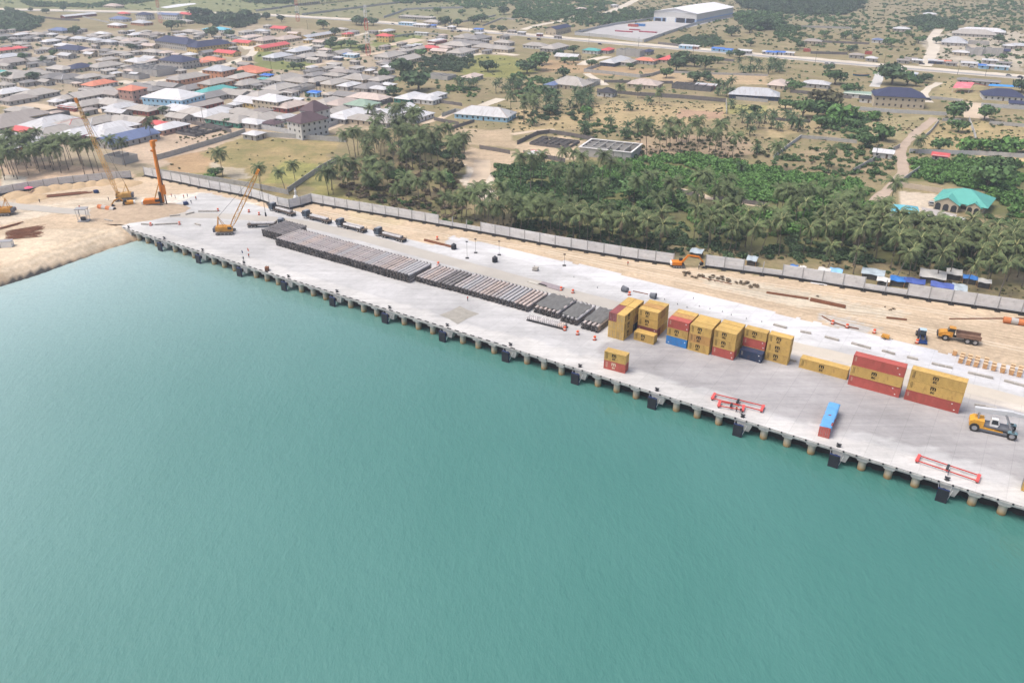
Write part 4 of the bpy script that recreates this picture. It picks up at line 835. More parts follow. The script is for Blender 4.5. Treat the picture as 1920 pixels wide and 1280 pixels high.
KB = [((1500,622),(1521,626)),((1546,632),(1573,639)),((1596,644),(1632,654)),((1653,658),(1678,665)),((1700,670),(1721,675)),((1746,682),(1786,691)),((1814,699),(1862,710)),((1882,714),(1922,725)),((1481,675),(1493,678)),((1827,760),(1868,767)),((1450,609),(1475,616)),((265,421),(287,422)),((290,422),(333,420)),((318,406),(338,404)),((348,403),(364,399)),((372,397),(408,397)),((366,420),(375,423)),((196,413),(211,416))]
for i, (a, c) in enumerate(KB):
    a, c = G(*a), G(*c); L = math.dist(a, c); yw = math.atan2(c[1]-a[1], c[0]-a[0]); nb = max(1, round(L/2.0)); mb = MB(); w_ = L/nb
    t = thing('kerb_block_row', f'row of grey concrete kerb blocks on the apron, {nth(i+1)} counted from the right-hand line', 'concrete barrier', (a[0], a[1], 0.01), yw, 'concrete kerb block rows')
    kb = MB(); kb.prof([(0.04,0),(w_-0.04,0),(w_-0.04,0.5),(0.04,0.5)], -0.35, 0.35); km = kb.mesh('kerb_block', M_CONB)
    for j in range(nb): link('kerb_block', km, t, loc=(j*w_, RNG.uniform(-.04,.04), 0))
M_TANK = mat('black_plastic', (0.03,0.033,0.04), 0.5, 0.2)
for u, v, lab in ((851,467,'black plastic water tank behind the pipes, left of two upright'),(928,491,'black plastic water tank behind the pipes, right of two upright')):
    b_ = G(u, v); t = thing('water_tank', lab, 'water tank', (b_[0], b_[1], 0), 0, 'upright water tanks'); f = MB(); f.tube((0,0,0), (0,0,1.7), 0.95, n=14); f.tube((0,0,1.7), (0,0,2.1), 0.95, 0.3, 14); f.obj('shell', M_TANK, t); MB().tube((0,0,2.08), (0,0,2.25), 0.3, n=10).obj('lid', M_TANK, t)
    for z in (0.45, 0.9, 1.35): MB().tube((0,0,z), (0,0,z+0.1), 0.99, n=14, cap=False).obj('rib', M_TANK, t)
for i, (u, v, ang) in enumerate(((1172,547,2.4),(1224,559,-0.5))):
    b_ = G(u, v); t = thing('tipped_tub', f'dark grey tapered tub lying on its side on the apron, {"left" if i == 0 else "right"} one', 'tub', (b_[0], b_[1], 0.95), ang, 'tipped dark tubs'); f = MB(); n_ = 14; V = []
    for x, r in ((-0.95, 0.75), (0.95, 0.98), (0.95, 0.86), (-0.85, 0.65)): V += [(x, r*math.cos(2*math.pi*k/n_), r*math.sin(2*math.pi*k/n_)) for k in range(n_)]
    f.add(V, [(j*n_+k, j*n_+(k+1) % n_, (j+1)*n_+(k+1) % n_, (j+1)*n_+k) for j in range(3) for k in range(n_)]+[tuple(range(n_))[::-1], tuple(range(3*n_, 4*n_))]); f.obj('shell', mat('tub_grey', (0.12,0.13,0.15), 0.6, 0.2), t)
    rim = MB(); rim.path([(0.95, 0.95*math.cos(2*math.pi*k/14), 0.95*math.sin(2*math.pi*k/14)) for k in range(15)], 0.07, 5); rim.obj('rim', M_TANK, t)
cf = MB(); cf.b2(-0.5, 0.5, -0.46, 0.46, 0.12, 1.42); CRB = cf.mesh('crate_body', M_WOOD); cs = MB(); cs.b2(-0.52, 0.52, -0.5, -0.46, 0, 0.16); CRS = cs.mesh('slat', mat('crate_slat', (0.60,0.36,0.17), 0.85, 0.2, 2.0)); cl = MB(); cl.b2(-0.56, 0.56, -0.52, 0.52, 1.42, 1.5); CRL = cl.mesh('lid', mat('crate_lid', (0.55,0.40,0.24), 0.85, 0.15, 2.0))
cp = MB(); cp.b2(-0.5, -0.38, -0.45, 0.45, 0, 0.12); cp.b2(0.38, 0.5, -0.45, 0.45, 0, 0.12); cp.b2(-0.06, 0.06, -0.45, 0.45, 0, 0.12); CRP = cp.mesh('runner', M_WOOD)
def crate(s, t_, lab):
    t = thing('wooden_crate', lab, 'crate', Q(s, t_, 0.01 if t_ < 62 else -0.05), YAW+RNG.uniform(-.08,.08), 'wooden crates at the apron edge'); link('crate_body', CRB, t); link('lid', CRL, t); link('runner', CRP, t)
    for z in (0.2, 0.6, 1.0): link('slat', CRS, t, loc=(0,0,z))
for i, s in enumerate((195.2, 197.1, 198.9, 201.0, 203.0, 205.1, 207.1, 208.9)):
    for j in range(3 if i not in (4, 5) else 2): crate(s+RNG.uniform(-.1,.1), 58.0+j*1.75+(0.3 if i > 2 else 0), f'orange wooden crate, {nth(i+1)} column from left, {["front","middle","back"][j]} one')
crate(193.3, 61.9, 'orange wooden crate standing apart left of the crate columns')

# ---- concrete fence
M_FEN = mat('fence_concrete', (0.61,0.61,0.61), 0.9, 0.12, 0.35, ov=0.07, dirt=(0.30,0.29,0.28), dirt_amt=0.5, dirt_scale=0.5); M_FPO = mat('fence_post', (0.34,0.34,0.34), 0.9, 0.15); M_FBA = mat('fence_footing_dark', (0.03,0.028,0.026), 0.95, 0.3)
def fence(lab, pts, h, plen, gaps=(), low=(), base=True):
    P = [np.array(p[:2]) for p in pts]; Ls = [np.linalg.norm(c-a) for a, c in zip(P[:-1], P[1:])]; tot_ = sum(Ls); nP = round(tot_/plen); pl_ = tot_/nP
    def along(d):
        for a, c, L in zip(P[:-1], P[1:], Ls):
            if d <= L+1e-6: return a+(c-a)*d/L
            d -= L
        return P[-1]
    root = thing('concrete_fence', lab, 'fence', (*P[0], -0.06)); o0 = P[0]
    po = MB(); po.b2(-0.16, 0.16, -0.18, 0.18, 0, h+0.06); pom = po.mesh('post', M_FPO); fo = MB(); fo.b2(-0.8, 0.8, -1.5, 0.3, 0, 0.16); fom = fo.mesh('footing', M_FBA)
    cache = {}
    for i in range(nP+1):
        d = min(i*pl_, tot_-1e-4); a = along(d); c = along(min(d+pl_, tot_-1e-4)) if i < nP else a; dv = c-a if i < nP else a-along(d-pl_); yw = math.atan2(dv[1], dv[0])
        link('post', pom, root, loc=(*(a-o0), 0), rz=yw)
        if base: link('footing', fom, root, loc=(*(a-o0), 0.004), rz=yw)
        if i == nP or i in gaps: continue
        L = round(float(np.linalg.norm(c-a)), 2); hh = h*0.55 if i in low else h; key = (L, hh)
        if key not in cache:
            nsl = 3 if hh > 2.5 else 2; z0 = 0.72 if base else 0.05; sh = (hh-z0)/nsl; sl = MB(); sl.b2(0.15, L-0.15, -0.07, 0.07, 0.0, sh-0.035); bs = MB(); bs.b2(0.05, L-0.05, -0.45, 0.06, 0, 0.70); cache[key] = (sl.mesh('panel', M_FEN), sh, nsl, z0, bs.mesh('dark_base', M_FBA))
        sm_, sh, nsl, z0, bsm = cache[key]
        for k in range(nsl): link('panel', sm_, root, loc=(*(a-o0), z0+k*sh), rz=yw)
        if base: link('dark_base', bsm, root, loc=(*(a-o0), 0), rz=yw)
    return root
fence('pale concrete panel fence at left behind the sand heaps', gl([(-60,378),(0,366),(60,356),(120,347),(180,341),(247,335)]), 3.9, 6.2)
fence('long pale concrete panel fence between the works and palms', gl([(272,330),(300,336),(340,344),(380,353),(450,366),(480,373),(520,387),(548,393),(583,380.5)])+gl([(640,391),(760,411),(900,436),(1040,462),(1190,487),(1262,497)]), 4.3, 6.3, low=(27,28,29,43,44))
fence('pale concrete panel fence at right, past the gap by the excavator', gl([(1322,500.5),(1470,520),(1600,541),(1730,561),(1920,589),(2100,616)]), 4.6, 6.2, low=(2,3,8,9,19,20))
for i, (a, c) in enumerate((((1520,528.5),(1551,533)),((1868,571),(1900,575)),((1908,575),(1935,579)))):
    a, c = G(*a), G(*c); L = math.dist(a, c); mb = MB(); mb.b2(0, L, -1.1, 1.1, 0, 0.15); tag(mb.obj('spare_panel', M_FEN, loc=(a[0], a[1], -0.04), rz=math.atan2(c[1]-a[1], c[0]-a[0])), f'pale concrete panel lying on sand before the fence, {nth(i+1)} from left', 'panel', 'spare fence panels')

# ---- heaps, steel and odds and ends on the sand
M_HEAP = mat('heap_sand', (0.45,0.33,0.20), 0.95, 0.2, 0.4, world_co=True); M_SPOIL = mat('spoil', (0.40,0.31,0.22), 0.95, 0.25, 0.4, world_co=True)
for i, (u, v, r, h) in enumerate([(30,366,6,2.0),(80,357,5.5,2.1),(103,353,5.5,2.0),(125,351,5,1.9),(150,348,5,1.8),(172,345,4.5,1.8),(196,343,5,2.0),(222,341,5,1.9),(240,345,6,1.8),(60,372,7,1.6)]):
    x, y, _ = G(u, v); tag(MB().dome((0,0,0), r, h, 14, 5).obj('sand_heap', M_HEAP, smooth=True, loc=(x, y, -0.08)), f'tan sand heap along the left fence, {nth(i+1)} from left', 'heap', 'sand heaps by the left fence')
x, y, _ = G(255, 397); tag(MB().dome((0,0,0), 14, 1.6, 18, 6).obj('spoil_heap', M_SPOIL, smooth=True, loc=(x, y, -0.1), sc=(1.5, 1, 1)), 'broad brown spoil mound in front of the drilling rig', 'heap')
def bundle(name, lab, cat, pts, n_, spread, r, m, z=0.12, seed=1, cross=0.0):
    rr = random.Random(seed); a, c = np.array(G(*pts[0])[:2]), np.array(G(*pts[1])[:2]); d = (c-a); L = np.linalg.norm(d); d = d/L; nn = np.array([-d[1], d[0]])
    t = thing(name, lab, cat, (*a, -0.05)); me = MB().tube((0,0,0), (1,0,0), r, n=5).mesh('bar', m)
    for i in range(n_):
        o_ = nn*rr.uniform(-spread, spread)+d*rr.uniform(-0.15, 0.1)*L; yw = math.atan2(d[1], d[0])+rr.uniform(-cross, cross)
        q = link('bar', me, t, loc=(*o_, z+rr.uniform(0, 0.3)), rz=yw, sc=(L*rr.uniform(0.8, 1.05), 1, 1))
bundle('rebar_pile', 'rust-brown pile of long steel bars on the beach sand', 'rebar', ((18,441),(80,433)), 90, 5.5, 0.07, M_RUST, 0.1, 3, 0.22)
bundle('rebar_pile', 'long low row of brown steel bars near the pink umbrella', 'rebar', ((55,372),(170,361)), 34, 1.6, 0.08, M_RUST, 0.1, 4, 0.02)
bundle('steel_beams', 'thin brown steel lengths along the beach road edge', 'steel beams', ((0,430),(45,418)), 8, 1.0, 0.1, M_RUST, 0.1, 5, 0.02)
for i, (a, c, r, lab) in enumerate([((1519,563),(1585,577),0.5,'thick rusty steel beam on the sand strip, right of two in line'),((1437,549),(1516,561),0.32,'slender rusty steel beam on the sand strip, left of two in line'),((1541,593),(1610,617),0.18,'bent thin rusty pipe across the grey patch of apron'),((1662,596),(1700,600),0.25,'short rusty plank right of the brush clump'),((1780,598),(1920,597),0.16,'long thin brown pipe left of the casing at right edge'),((796,451),(848,464),0.4,'rusty steel plates stacked behind the pipe row'),((1316,520),(1372,533),0.12,'thin curved hose below the brush pile'),((1187,546),(1215,552),0.15,'thin brown bar between the tipped tubs')]):
    a, c = G(*a), G(*c); L = math.dist(a, c); mb = MB()
    if i == 2: mb.path([(L*k/10, -1.4*math.sin(math.pi*k/10), 0.2) for k in range(11)], r, 5)
    else: mb.b2(0, L, -r, r, 0.0, r*1.2); mb.b2(0, L, -r*0.25, r*0.25, r*1.2, r*1.9)
    tag(mb.obj('steel_beam', M_RUST, loc=(a[0], a[1], -0.03), rz=math.atan2(c[1]-a[1], c[0]-a[0])), lab, 'steel beam', 'steel lengths on the ground')
def casing(lab, a, c, r):
    a, c = G(*a), G(*c); L = math.dist(a, c); yw = math.atan2(c[1]-a[1], c[0]-a[0]); t = thing('pile_casing', lab, 'casing', (a[0], a[1], r-0.05), yw, 'steel pile casings'); k = 4
    for i in range(k): f = MB(); f.tube((L*i/k+0.04,0,0), (L*(i+1)/k-0.04,0,0), r, n=14, cap=False); f.tube((L*i/k+0.05,0,0), (L*(i+1)/k-0.05,0,0), r*0.9, n=14); f.obj('casing_section', [mat('casing_orange', (0.50,0.17,0.06), 0.8, 0.2), mat('casing_grey', (0.42,0.40,0.38), 0.8, 0.2)][i % 2], t)
    MB().tube((L-0.02,0,0), (L+0.02,0,0), r*0.88, n=14).obj('dark_mouth', M_RUB, t)
casing('orange and white steel casing lying near the drilling rig', (186,391), (216,397), 0.95); casing('orange and grey steel casing cut by the right edge', (1880,604), (1935,612), 0.95)
b_ = G(158, 414); t = thing('steel_platform', 'grey four-legged steel platform frame standing on the beach sand', 'platform', (b_[0], b_[1], -0.05), 0.1)
for sx in (-1, 1):
    for sy in (-1, 1): MB().bar((sx*1.7, sy*1.3, 0), (sx*1.9, sy*1.4, 5.0), 0.16).obj('leg', M_GREY, t)
MB().b2(-2.2, 2.2, -1.7, 1.7, 5.0, 5.3).obj('top_deck', M_GREY, t); MB().b2(-2.1, 2.1, -1.6, 1.6, 0.1, 0.3).obj('base_frame', M_GREY, t); MB().b2(-0.9, 0.7, -0.6, 0.6, 0.3, 1.6).obj('machine_block', M_DARK, t)
for sx in (-1, 1): MB().bar((sx*1.75,-1.3,0.4), (sx*1.75,1.3,4.6), 0.1).obj('brace', M_GREY, t)
b_ = G(56, 361); t = thing('parasol', 'pink parasol with pole by the left fence', 'parasol', (b_[0], b_[1], -0.05)); f = MB(); n_ = 8; V = [(0,0,2.9)]+[(1.8*math.cos(2*math.pi*k/n_), 1.8*math.sin(2*math.pi*k/n_), 2.2) for k in range(n_)]; f.add(V, [(0, 1+k, 1+(k+1) % n_) for k in range(n_)]); f.obj('canopy', mat('pink_cloth', (0.70,0.10,0.19), 0.8, 0.1), t); MB().tube((0,0,0), (0,0,2.9), 0.04, n=6).obj('pole', M_GREY, t)
b_ = G(8, 462); t = thing('site_cabin', 'white site cabin half cut by left edge on beach', 'cabin', (b_[0], b_[1], -0.4), 0.2); MB().b2(-3.0, 3.0, -1.4, 1.4, 0, 2.5).obj('wall', M_WHITE, t); MB().b2(-3.1, 3.1, -1.5, 1.5, 2.5, 2.6).obj('roof', M_GREY, t); MB().b2(-1.5, -0.6, -1.44, -1.38, 0.1, 2.0).obj('door', M_GREY, t)
for i, (u, v, lab, m) in enumerate([(181,362,'small blue generator near the pink parasol road','B'),(349,384,'small blue generator right of the drilling rig','B'),(501,507,'rusty brown box standing alone on the open deck','R'),(1004,507,'grey stacked boards on the apron','G')]):
    b_ = G(u, v); t = thing('site_box', lab, 'box', (b_[0], b_[1], 0), YAW*0.5+i); MB().prof([(-0.9,0.25),(0.9,0.25),(0.9,1.1),(0.6,1.35),(-0.9,1.35)], -0.6, 0.6).obj('housing', {'B':M_BLUE,'R':M_RUST,'G':M_CONB}[m], t)
    MB().b2(-1.0, 1.0, -0.65, 0.65, 0, 0.24).obj('skid', M_DARK, t); MB().tube((0.4,0,1.3), (0.4,0,1.7), 0.07, n=6).obj('exhaust', M_DARK, t)
for i, (u, v, w, d_, lab) in enumerate([(1033,537,9,3,'purplish flat steel sheets on the apron'),(1008,533,8,1.2,'pale timber boards left of the purplish sheets'),(290,372,1,1,'x')][:2]):
    b_ = G(u, v); t = thing('sheet_stack', lab, 'sheets', (b_[0], b_[1], 0.004), YAW-0.05)
    for k in range(4): MB().b2(-w/2+k*0.1, w/2-k*0.15, -d_/2, d_/2, 0.07*k, 0.07*k+0.06).obj('sheet', mat('sheet_'+str(i), (0.28,0.24,0.25) if i == 0 else (0.45,0.43,0.38), 0.8, 0.2), t)
b_ = G(555, 372); t = thing('white_pillar', 'small white statue-like pillar behind the fence corner', 'pillar', (b_[0], b_[1], -0.05)); MB().tube((0,0,0), (0,0,1.2), 1.3, 0.9, 8).obj('plinth', M_WHITE, t); f = MB(); f.path([(0,0,1.2),(0,0,2.2),(0.05,0,3.2),(0,0,3.9),(0,0,4.5)], [0.55,0.45,0.55,0.25,0.3], 8); f.obj('figure', M_WHITE, t)

# ---- workers
def body_mesh():
    me = bpy.data.meshes.new('body'); V = [(0,0,0.95),(0,0,1.2),(0,0,1.42),(0,0,1.52),(0,0,1.62),(0,0,1.75),(0.1,0,0.9),(0.12,0.02,0.5),(0.12,0,0.06),(0.12,0.12,0.03),(-0.1,0,0.9),(-0.12,-0.04,0.5),(-0.13,-0.05,0.06),(-0.13,0.08,0.03),(0.2,0,1.4),(0.27,0.02,1.12),(0.26,0.14,0.88),(-0.2,0,1.4),(-0.27,0.0,1.12),(-0.27,0.1,0.88)]
    Ed = [(0,1),(1,2),(2,3),(3,4),(4,5),(0,6),(6,7),(7,8),(8,9),(0,10),(10,11),(11,12),(12,13),(2,14),(14,15),(15,16),(2,17),(17,18),(18,19)]
    me.from_pydata(V, Ed, []); o = bpy.data.objects.new('body', me); C.objects.link(o); sk = o.modifiers.new('s', 'SKIN'); sub = o.modifiers.new('u', 'SUBSURF'); sub.levels = 1
    rad = [0.15,0.15,0.16,0.065,0.1,0.085,0.1,0.075,0.05,0.045,0.1,0.075,0.05,0.045,0.07,0.05,0.04,0.07,0.05,0.04]
    for i, r in enumerate(rad): me.skin_vertices[0].data[i].radius = (r, r*0.8)
    me.skin_vertices[0].data[0].use_root = True; dg = bpy.context.evaluated_depsgraph_get(); dg.update(); m2 = bpy.data.meshes.new_from_object(o.evaluated_get(dg)); bpy.data.objects.remove(o); m2.name = 'body'; return m2
BODY = body_mesh(); BODY.materials.append(mat('work_clothes', (0.06,0.065,0.09), 0.9, 0.3, 3, ov=0.5))
vf = MB(); vf.tube((0,0,0.98), (0,0,1.44), 0.2, 0.22, 8); VEST = vf.mesh('vest', M_HAZ); hf = MB(); hf.dome((0,0,1.66), 0.14, 0.14, 8, 3); HELM = hf.mesh('helmet', M_WHITE)
PEO = [(31,395,'beside the crane at left edge'),(75,380,'at the steel bars near the pink parasol'),(150,392,'behind the grey platform frame'),(204,376,'left of the small excavator'),(322,370,'behind the drilling rig'),(329,372,'at the brown trench by the rig'),(345,372,'in the middle of the rig trench'),(352,370,'right part of the rig trench'),(368,375,'at the far right of the trench'),(359,382,'right of the blue generator'),(405,357,'sitting by the fence left of the crane boom'),(457,489,'near the quay edge by the third fender'),(467,483,'at the quay edge holding a flag pole'),(1388,775,'beside the short red lifting frame'),(1380,772,'on the short red lifting frame'),(1777,890,'before the right-hand lifting frame'),(698,498,'in front of the pipe racks, left one'),(776,520,'in front of the pipe racks at the step'),(877,564,'squatting by the pipe racks with tools'),(1310,505,'below the excavator bucket'),(1177,498,'on the sand strip below the fence')]
for i, (u, v, w) in enumerate(PEO):
    b_ = G(u, v); t = thing('person', f'person in work clothes {w}', 'person', (b_[0], b_[1], 0.0), RNG.uniform(0, 6.28), 'workers on site'); link('body', BODY, t)
    if i % 2 == 0: link('vest', VEST, t)
    link('helmet', HELM, t)
# flags and lamp stands
for i, (u, v, h, lab) in enumerate([(455,484,3.2,'blue flag on a short pole by the quay edge'),(466,481,3.4,'orange flag on a short pole by the quay edge')]):
    b_ = G(u, v); t = thing('flag_pole', lab, 'flag', (b_[0], b_[1], 0)); MB().tube((0,0,0), (0,0,h), 0.04, n=5).obj('pole', M_WHITE, t); f = MB(); f.add([(0,0,h),(0.35,0.1,h-0.5),(0.5,-0.05,h-1.4),(0,0,h-1.2)], [(0,1,2,3)]); f.obj('flag', M_BLUE if i == 0 else M_HAZ, t)
for i, (u, v, h) in enumerate([(876,484,6),(892,474,5),(936,478,5),(1058,498,4)]):
    b_ = G(u, v); t = thing('light_stand', f'thin dark light stand on the apron, {nth(i+1)} from left', 'light stand', (b_[0], b_[1], 0), 0, 'light stands'); MB().tube((0,0,0), (0,0,h), 0.05, n=5).obj('pole', M_DARK, t); MB().b2(-0.4, 0.4, -0.1, 0.1, h, h+0.35).obj('lamp_head', M_DARK, t); MB().b2(-0.6, 0.6, -0.6, 0.6, 0.004, 0.15).obj('base', M_DARK, t)
# anchor bolts, stains of debris on the apron
st_ = MB(); st_.tube((0,0,0), (0,0,0.5), 0.12, n=6); STM = st_.mesh('steel_stub', M_GREY)
for i, (u, v) in enumerate([(1246,562),(1270,571),(1288,577),(1311,575),(1331,580),(1354,585),(1371,591),(1399,598),(1428,604),(1120,540),(1076,520),(1300,560)]):
    b_ = G(u, v); tag(link('steel_stub', STM, loc=(b_[0], b_[1], 0)), f'grey steel stub on the white apron behind containers, {nth(i+1)} of the row', 'stub', 'steel stubs on the apron')

# ================================================================ THE TOWN AND THE COMPOUNDS
RC = {'g':(0.36,0.335,0.305),'w':(0.53,0.53,0.535),'s':(0.43,0.44,0.46),'d':(0.215,0.205,0.20),'b':(0.285,0.255,0.235),'p':(0.47,0.39,0.345),'r':(0.54,0.10,0.10),'o':(0.56,0.20,0.125),'n':(0.035,0.042,0.09),'t':(0.09,0.33,0.31),'m':(0.095,0.06,0.068),'k':(0.035,0.035,0.042),'c':(0.13,0.42,0.52),'u':(0.13,0.17,0.30),'G':(0.25,0.34,0.27),'B':(0.03,0.14,0.50)}
RN = {'g':'grey-beige','w':'white','s':'silver','d':'dark grey','b':'brown-grey','p':'pinkish','r':'red','o':'orange','n':'navy','t':'teal','m':'dark brown','k':'black','c':'cyan','u':'slate blue','G':'pale green','B':'bright blue'}
RM = {k: mat('roof_'+RN[k].replace(' ', '_').replace('-', '_'), c, 0.7 if k not in 'ws' else 0.5, 0.13, 0.22, ov=0.12 if k in 'gdbpws' else 0.03, dirt=(0.22,0.175,0.14) if k in 'gbpws' else (c[0]*0.6, c[1]*0.6, c[2]*0.6), dirt_amt=0.6, dirt_scale=0.35, stretch=(2.2,0.35,1)) for k, c in RC.items()}
WC = {'c':(0.50,0.43,0.32),'w':(0.60,0.59,0.57),'g':(0.40,0.385,0.365),'o':(0.56,0.27,0.15),'y':(0.60,0.44,0.17),'b':(0.34,0.55,0.70),'r':(0.30,0.085,0.07),'G':(0.07,0.25,0.18),'p':(0.47,0.28,0.22),'n':(0.05,0.07,0.12),'P':(0.62,0.12,0.35),'l':(0.42,0.40,0.37)}
WN = {'c':'cream','w':'white','g':'grey','o':'orange','y':'yellow','b':'pale blue','r':'red','G':'green','p':'terracotta','n':'navy','P':'magenta','l':'pale grey'}
WM = {k: mat('wall_'+WN[k].replace(' ', '_'), c, 0.9, 0.15, 0.4, ov=0.08, dirt=(0.24,0.20,0.17), dirt_amt=0.4, dirt_scale=0.4) for k, c in WC.items()}
AV, BV = R(60), R(-28)
wf = MB(); wf.b2(-0.55, 0.55, -0.05, 0.05, 0, 1.25); WIN = wf.mesh('window', mat('window_dark', (0.035,0.037,0.04), 0.3, 0.2)); wf = MB(); wf.b2(-0.5, 0.5, -0.05, 0.05, 0, 2.1); DOOR = wf.mesh('door', mat('door_brown', (0.08,0.05,0.035), 0.7, 0.2))
HOUSES = []
def roof_mesh(L, D, rise, typ, m, ov=0.7):
    f = MB(); x, y = L/2+ov, D/2+ov; t_ = 0.16
    if typ == 'hip':
        rl = max(L/2-D/2, 0.6); f.add([(-x,-y,0),(x,-y,0),(x,y,0),(-x,y,0),(-rl,0,rise),(rl,0,rise)], [(0,1,5,4),(1,2,5),(2,3,4,5),(3,0,4)])
        f.add([(-x,-y,-t_),(x,-y,-t_),(x,y,-t_),(-x,y,-t_),(-x,-y,0),(x,-y,0),(x,y,0),(-x,y,0)], [(0,3,2,1),(0,1,5,4),(1,2,6,5),(2,3,7,6),(3,0,4,7)])
    elif typ == 'gable': f.add([(-x,-y,0),(x,-y,0),(x,y,0),(-x,y,0),(-x,0,rise),(x,0,rise),(-x,-y,-t_),(x,-y,-t_),(x,y,-t_),(-x,y,-t_),(-x,0,rise-t_),(x,0,rise-t_)], [(0,1,5,4),(2,3,4,5),(6,10,11,7),(8,11,10,9),(0,6,7,1),(2,8,9,3),(1,7,11,5),(5,11,8,2),(0,4,10,6),(4,3,9,10)])
    else: f.add([(-x,-y,-0.3),(x,-y,-0.3),(x,y,0.25),(-x,y,0.25),(-x,-y,-0.15),(x,-y,-0.15),(x,y,0.4),(-x,y,0.4)], [(0,3,2,1),(4,5,6,7),(0,1,5,4),(1,2,6,5),(2,3,7,6),(3,0,4,7)])
    return f.mesh('roof', m)
rcap = {}
def ridge_cap(L, D, rise, ov=0.7):
    f = MB(); x, y = L/2+ov, D/2+ov; rl = max(L/2-D/2, 0.6)
    f.bar((-rl,0,rise+0.05), (rl,0,rise+0.05), 0.4, 0.1)
    for sx in (-1, 1):
        for sy in (-1, 1): f.bar((sx*rl,0,rise+0.04), (sx*x, sy*y, 0.06), 0.32, 0.1)
    return f
def house(u, v, L, D=None, ax='a', roof='g', wall='g', st=1, typ='hip', yaw=None, name='house', lab=None, cat='house', win=True, z0=-0.06, hs=2.9, rise=None, cap=None):
    D = D or min(max(L*0.58, 7), 15); H = hs*st; rise = rise if rise is not None else (0.2*D if typ == 'hip' else 0.19*D if typ == 'gable' else 0.3)
    yw = yaw if yaw is not None else {'a': AV, 'b': BV}[ax]+RNG.uniform(-.05, .05)
    x, y, _ = G(u, v, H+rise*0.45)
    t = thing(name, lab or '', cat, (x, y, z0), yw, {'house': 'houses of the town', 'hut': 'small huts of the town'}.get(cat))
    f = MB(); f.b2(-L/2, L/2, -D/2, D/2, 0, H-0.02)
    if typ == 'gable': 
        for sx in (-1, 1): f.add([(sx*(L/2-0.005),-D/2,H-0.02),(sx*(L/2-0.005),D/2,H-0.02),(sx*(L/2-0.005),0,H+rise*D/(D+1.4)-0.2)], [(0,1,2) if sx > 0 else (0,2,1)])
    f.obj('wall', WM[wall], t)
    ro = link('roof', roof_mesh(L, D, rise, typ, RM[roof]), t, loc=(0,0,H))
    if cap and typ == 'hip': ridge_cap(L, D, rise).obj('ridge_cap', RM[cap], ro)
    if win:
        cdir = Vector((-x, -y, 0)).normalized()
        for nx, ny, half, ext in ((0,-1,D/2,L),(0,1,D/2,L),(1,0,L/2,D),(-1,0,L/2,D)):
            w_ = Vector((nx*math.cos(yw)-ny*math.sin(yw), nx*math.sin(yw)+ny*math.cos(yw), 0))
            if w_.dot(cdir) < 0.2: continue
            k = max(2, int(ext/3.4)); 
            for s_ in range(st):
                for i in range(k):
                    p = -ext/2+ext*(i+0.5)/k+RNG.uniform(-.25, .25); rz = math.atan2(ny, nx)+math.pi/2
                    loc = (nx*half+(-ny)*p, ny*half+nx*p, hs*s_+(0.95 if not (s_ == 0 and i == k//2) else 0.05))
                    link('window' if loc[2] > 0.5 else 'door', WIN if loc[2] > 0.5 else DOOR, t, loc=loc, rz=rz)
    HOUSES.append((t, u, v, roof, wall, typ, lab, L)); return t
def ruin(u, v, L, D, ax, h, m, lab, nx=4, ny=3, top=None, yaw=None, cat='building'):
    yw = yaw if yaw is not None else {'a': AV, 'b': BV}[ax]; x, y, _ = G(u, v, h*0.5); t = thing('unfinished_building', lab, cat, (x, y, -0.06), yw)
    for i in range(nx+1): hh = h*(1 if m != 'x' else 1)*RNG.uniform(0.86, 1.0) if not top else h; px_ = -L/2+L*i/nx+(RNG.uniform(-.4, .4) if 0 < i < nx else 0); MB().b2(px_-0.13, px_+0.13, -D/2, D/2, 0, hh).obj('wall', WM['g'] if m == 'g' else mat('dark_block', (0.13,0.125,0.125), 0.95, 0.3), t)
    for j in range(ny+1):
        py = -D/2+D*j/ny
        for i in range(nx):
            if 0 < j < ny and RNG.random() < 0.2: continue
            hh = h*RNG.uniform(0.85, 0.99) if not top else h-0.01; MB().b2(-L/2+L*i/nx+0.16, -L/2+L*(i+1)/nx-0.16, py-0.13, py+0.13, 0, hh).obj('wall', WM['g'] if m == 'g' else MATS['dark_block'], t)
    if top:
        f = MB()
        for py in (-D/2, D/2): f.b2(-L/2-0.5, L/2+0.5, py-0.5, py+0.5, h+0.005, h+0.35)
        for px_ in (-L/2, L/2): f.b2(px_-0.5, px_+0.5, -D/2+0.52, D/2-0.52, h+0.005, h+0.35)
        f.obj('ring_beam', WM['w'], t)
    return t
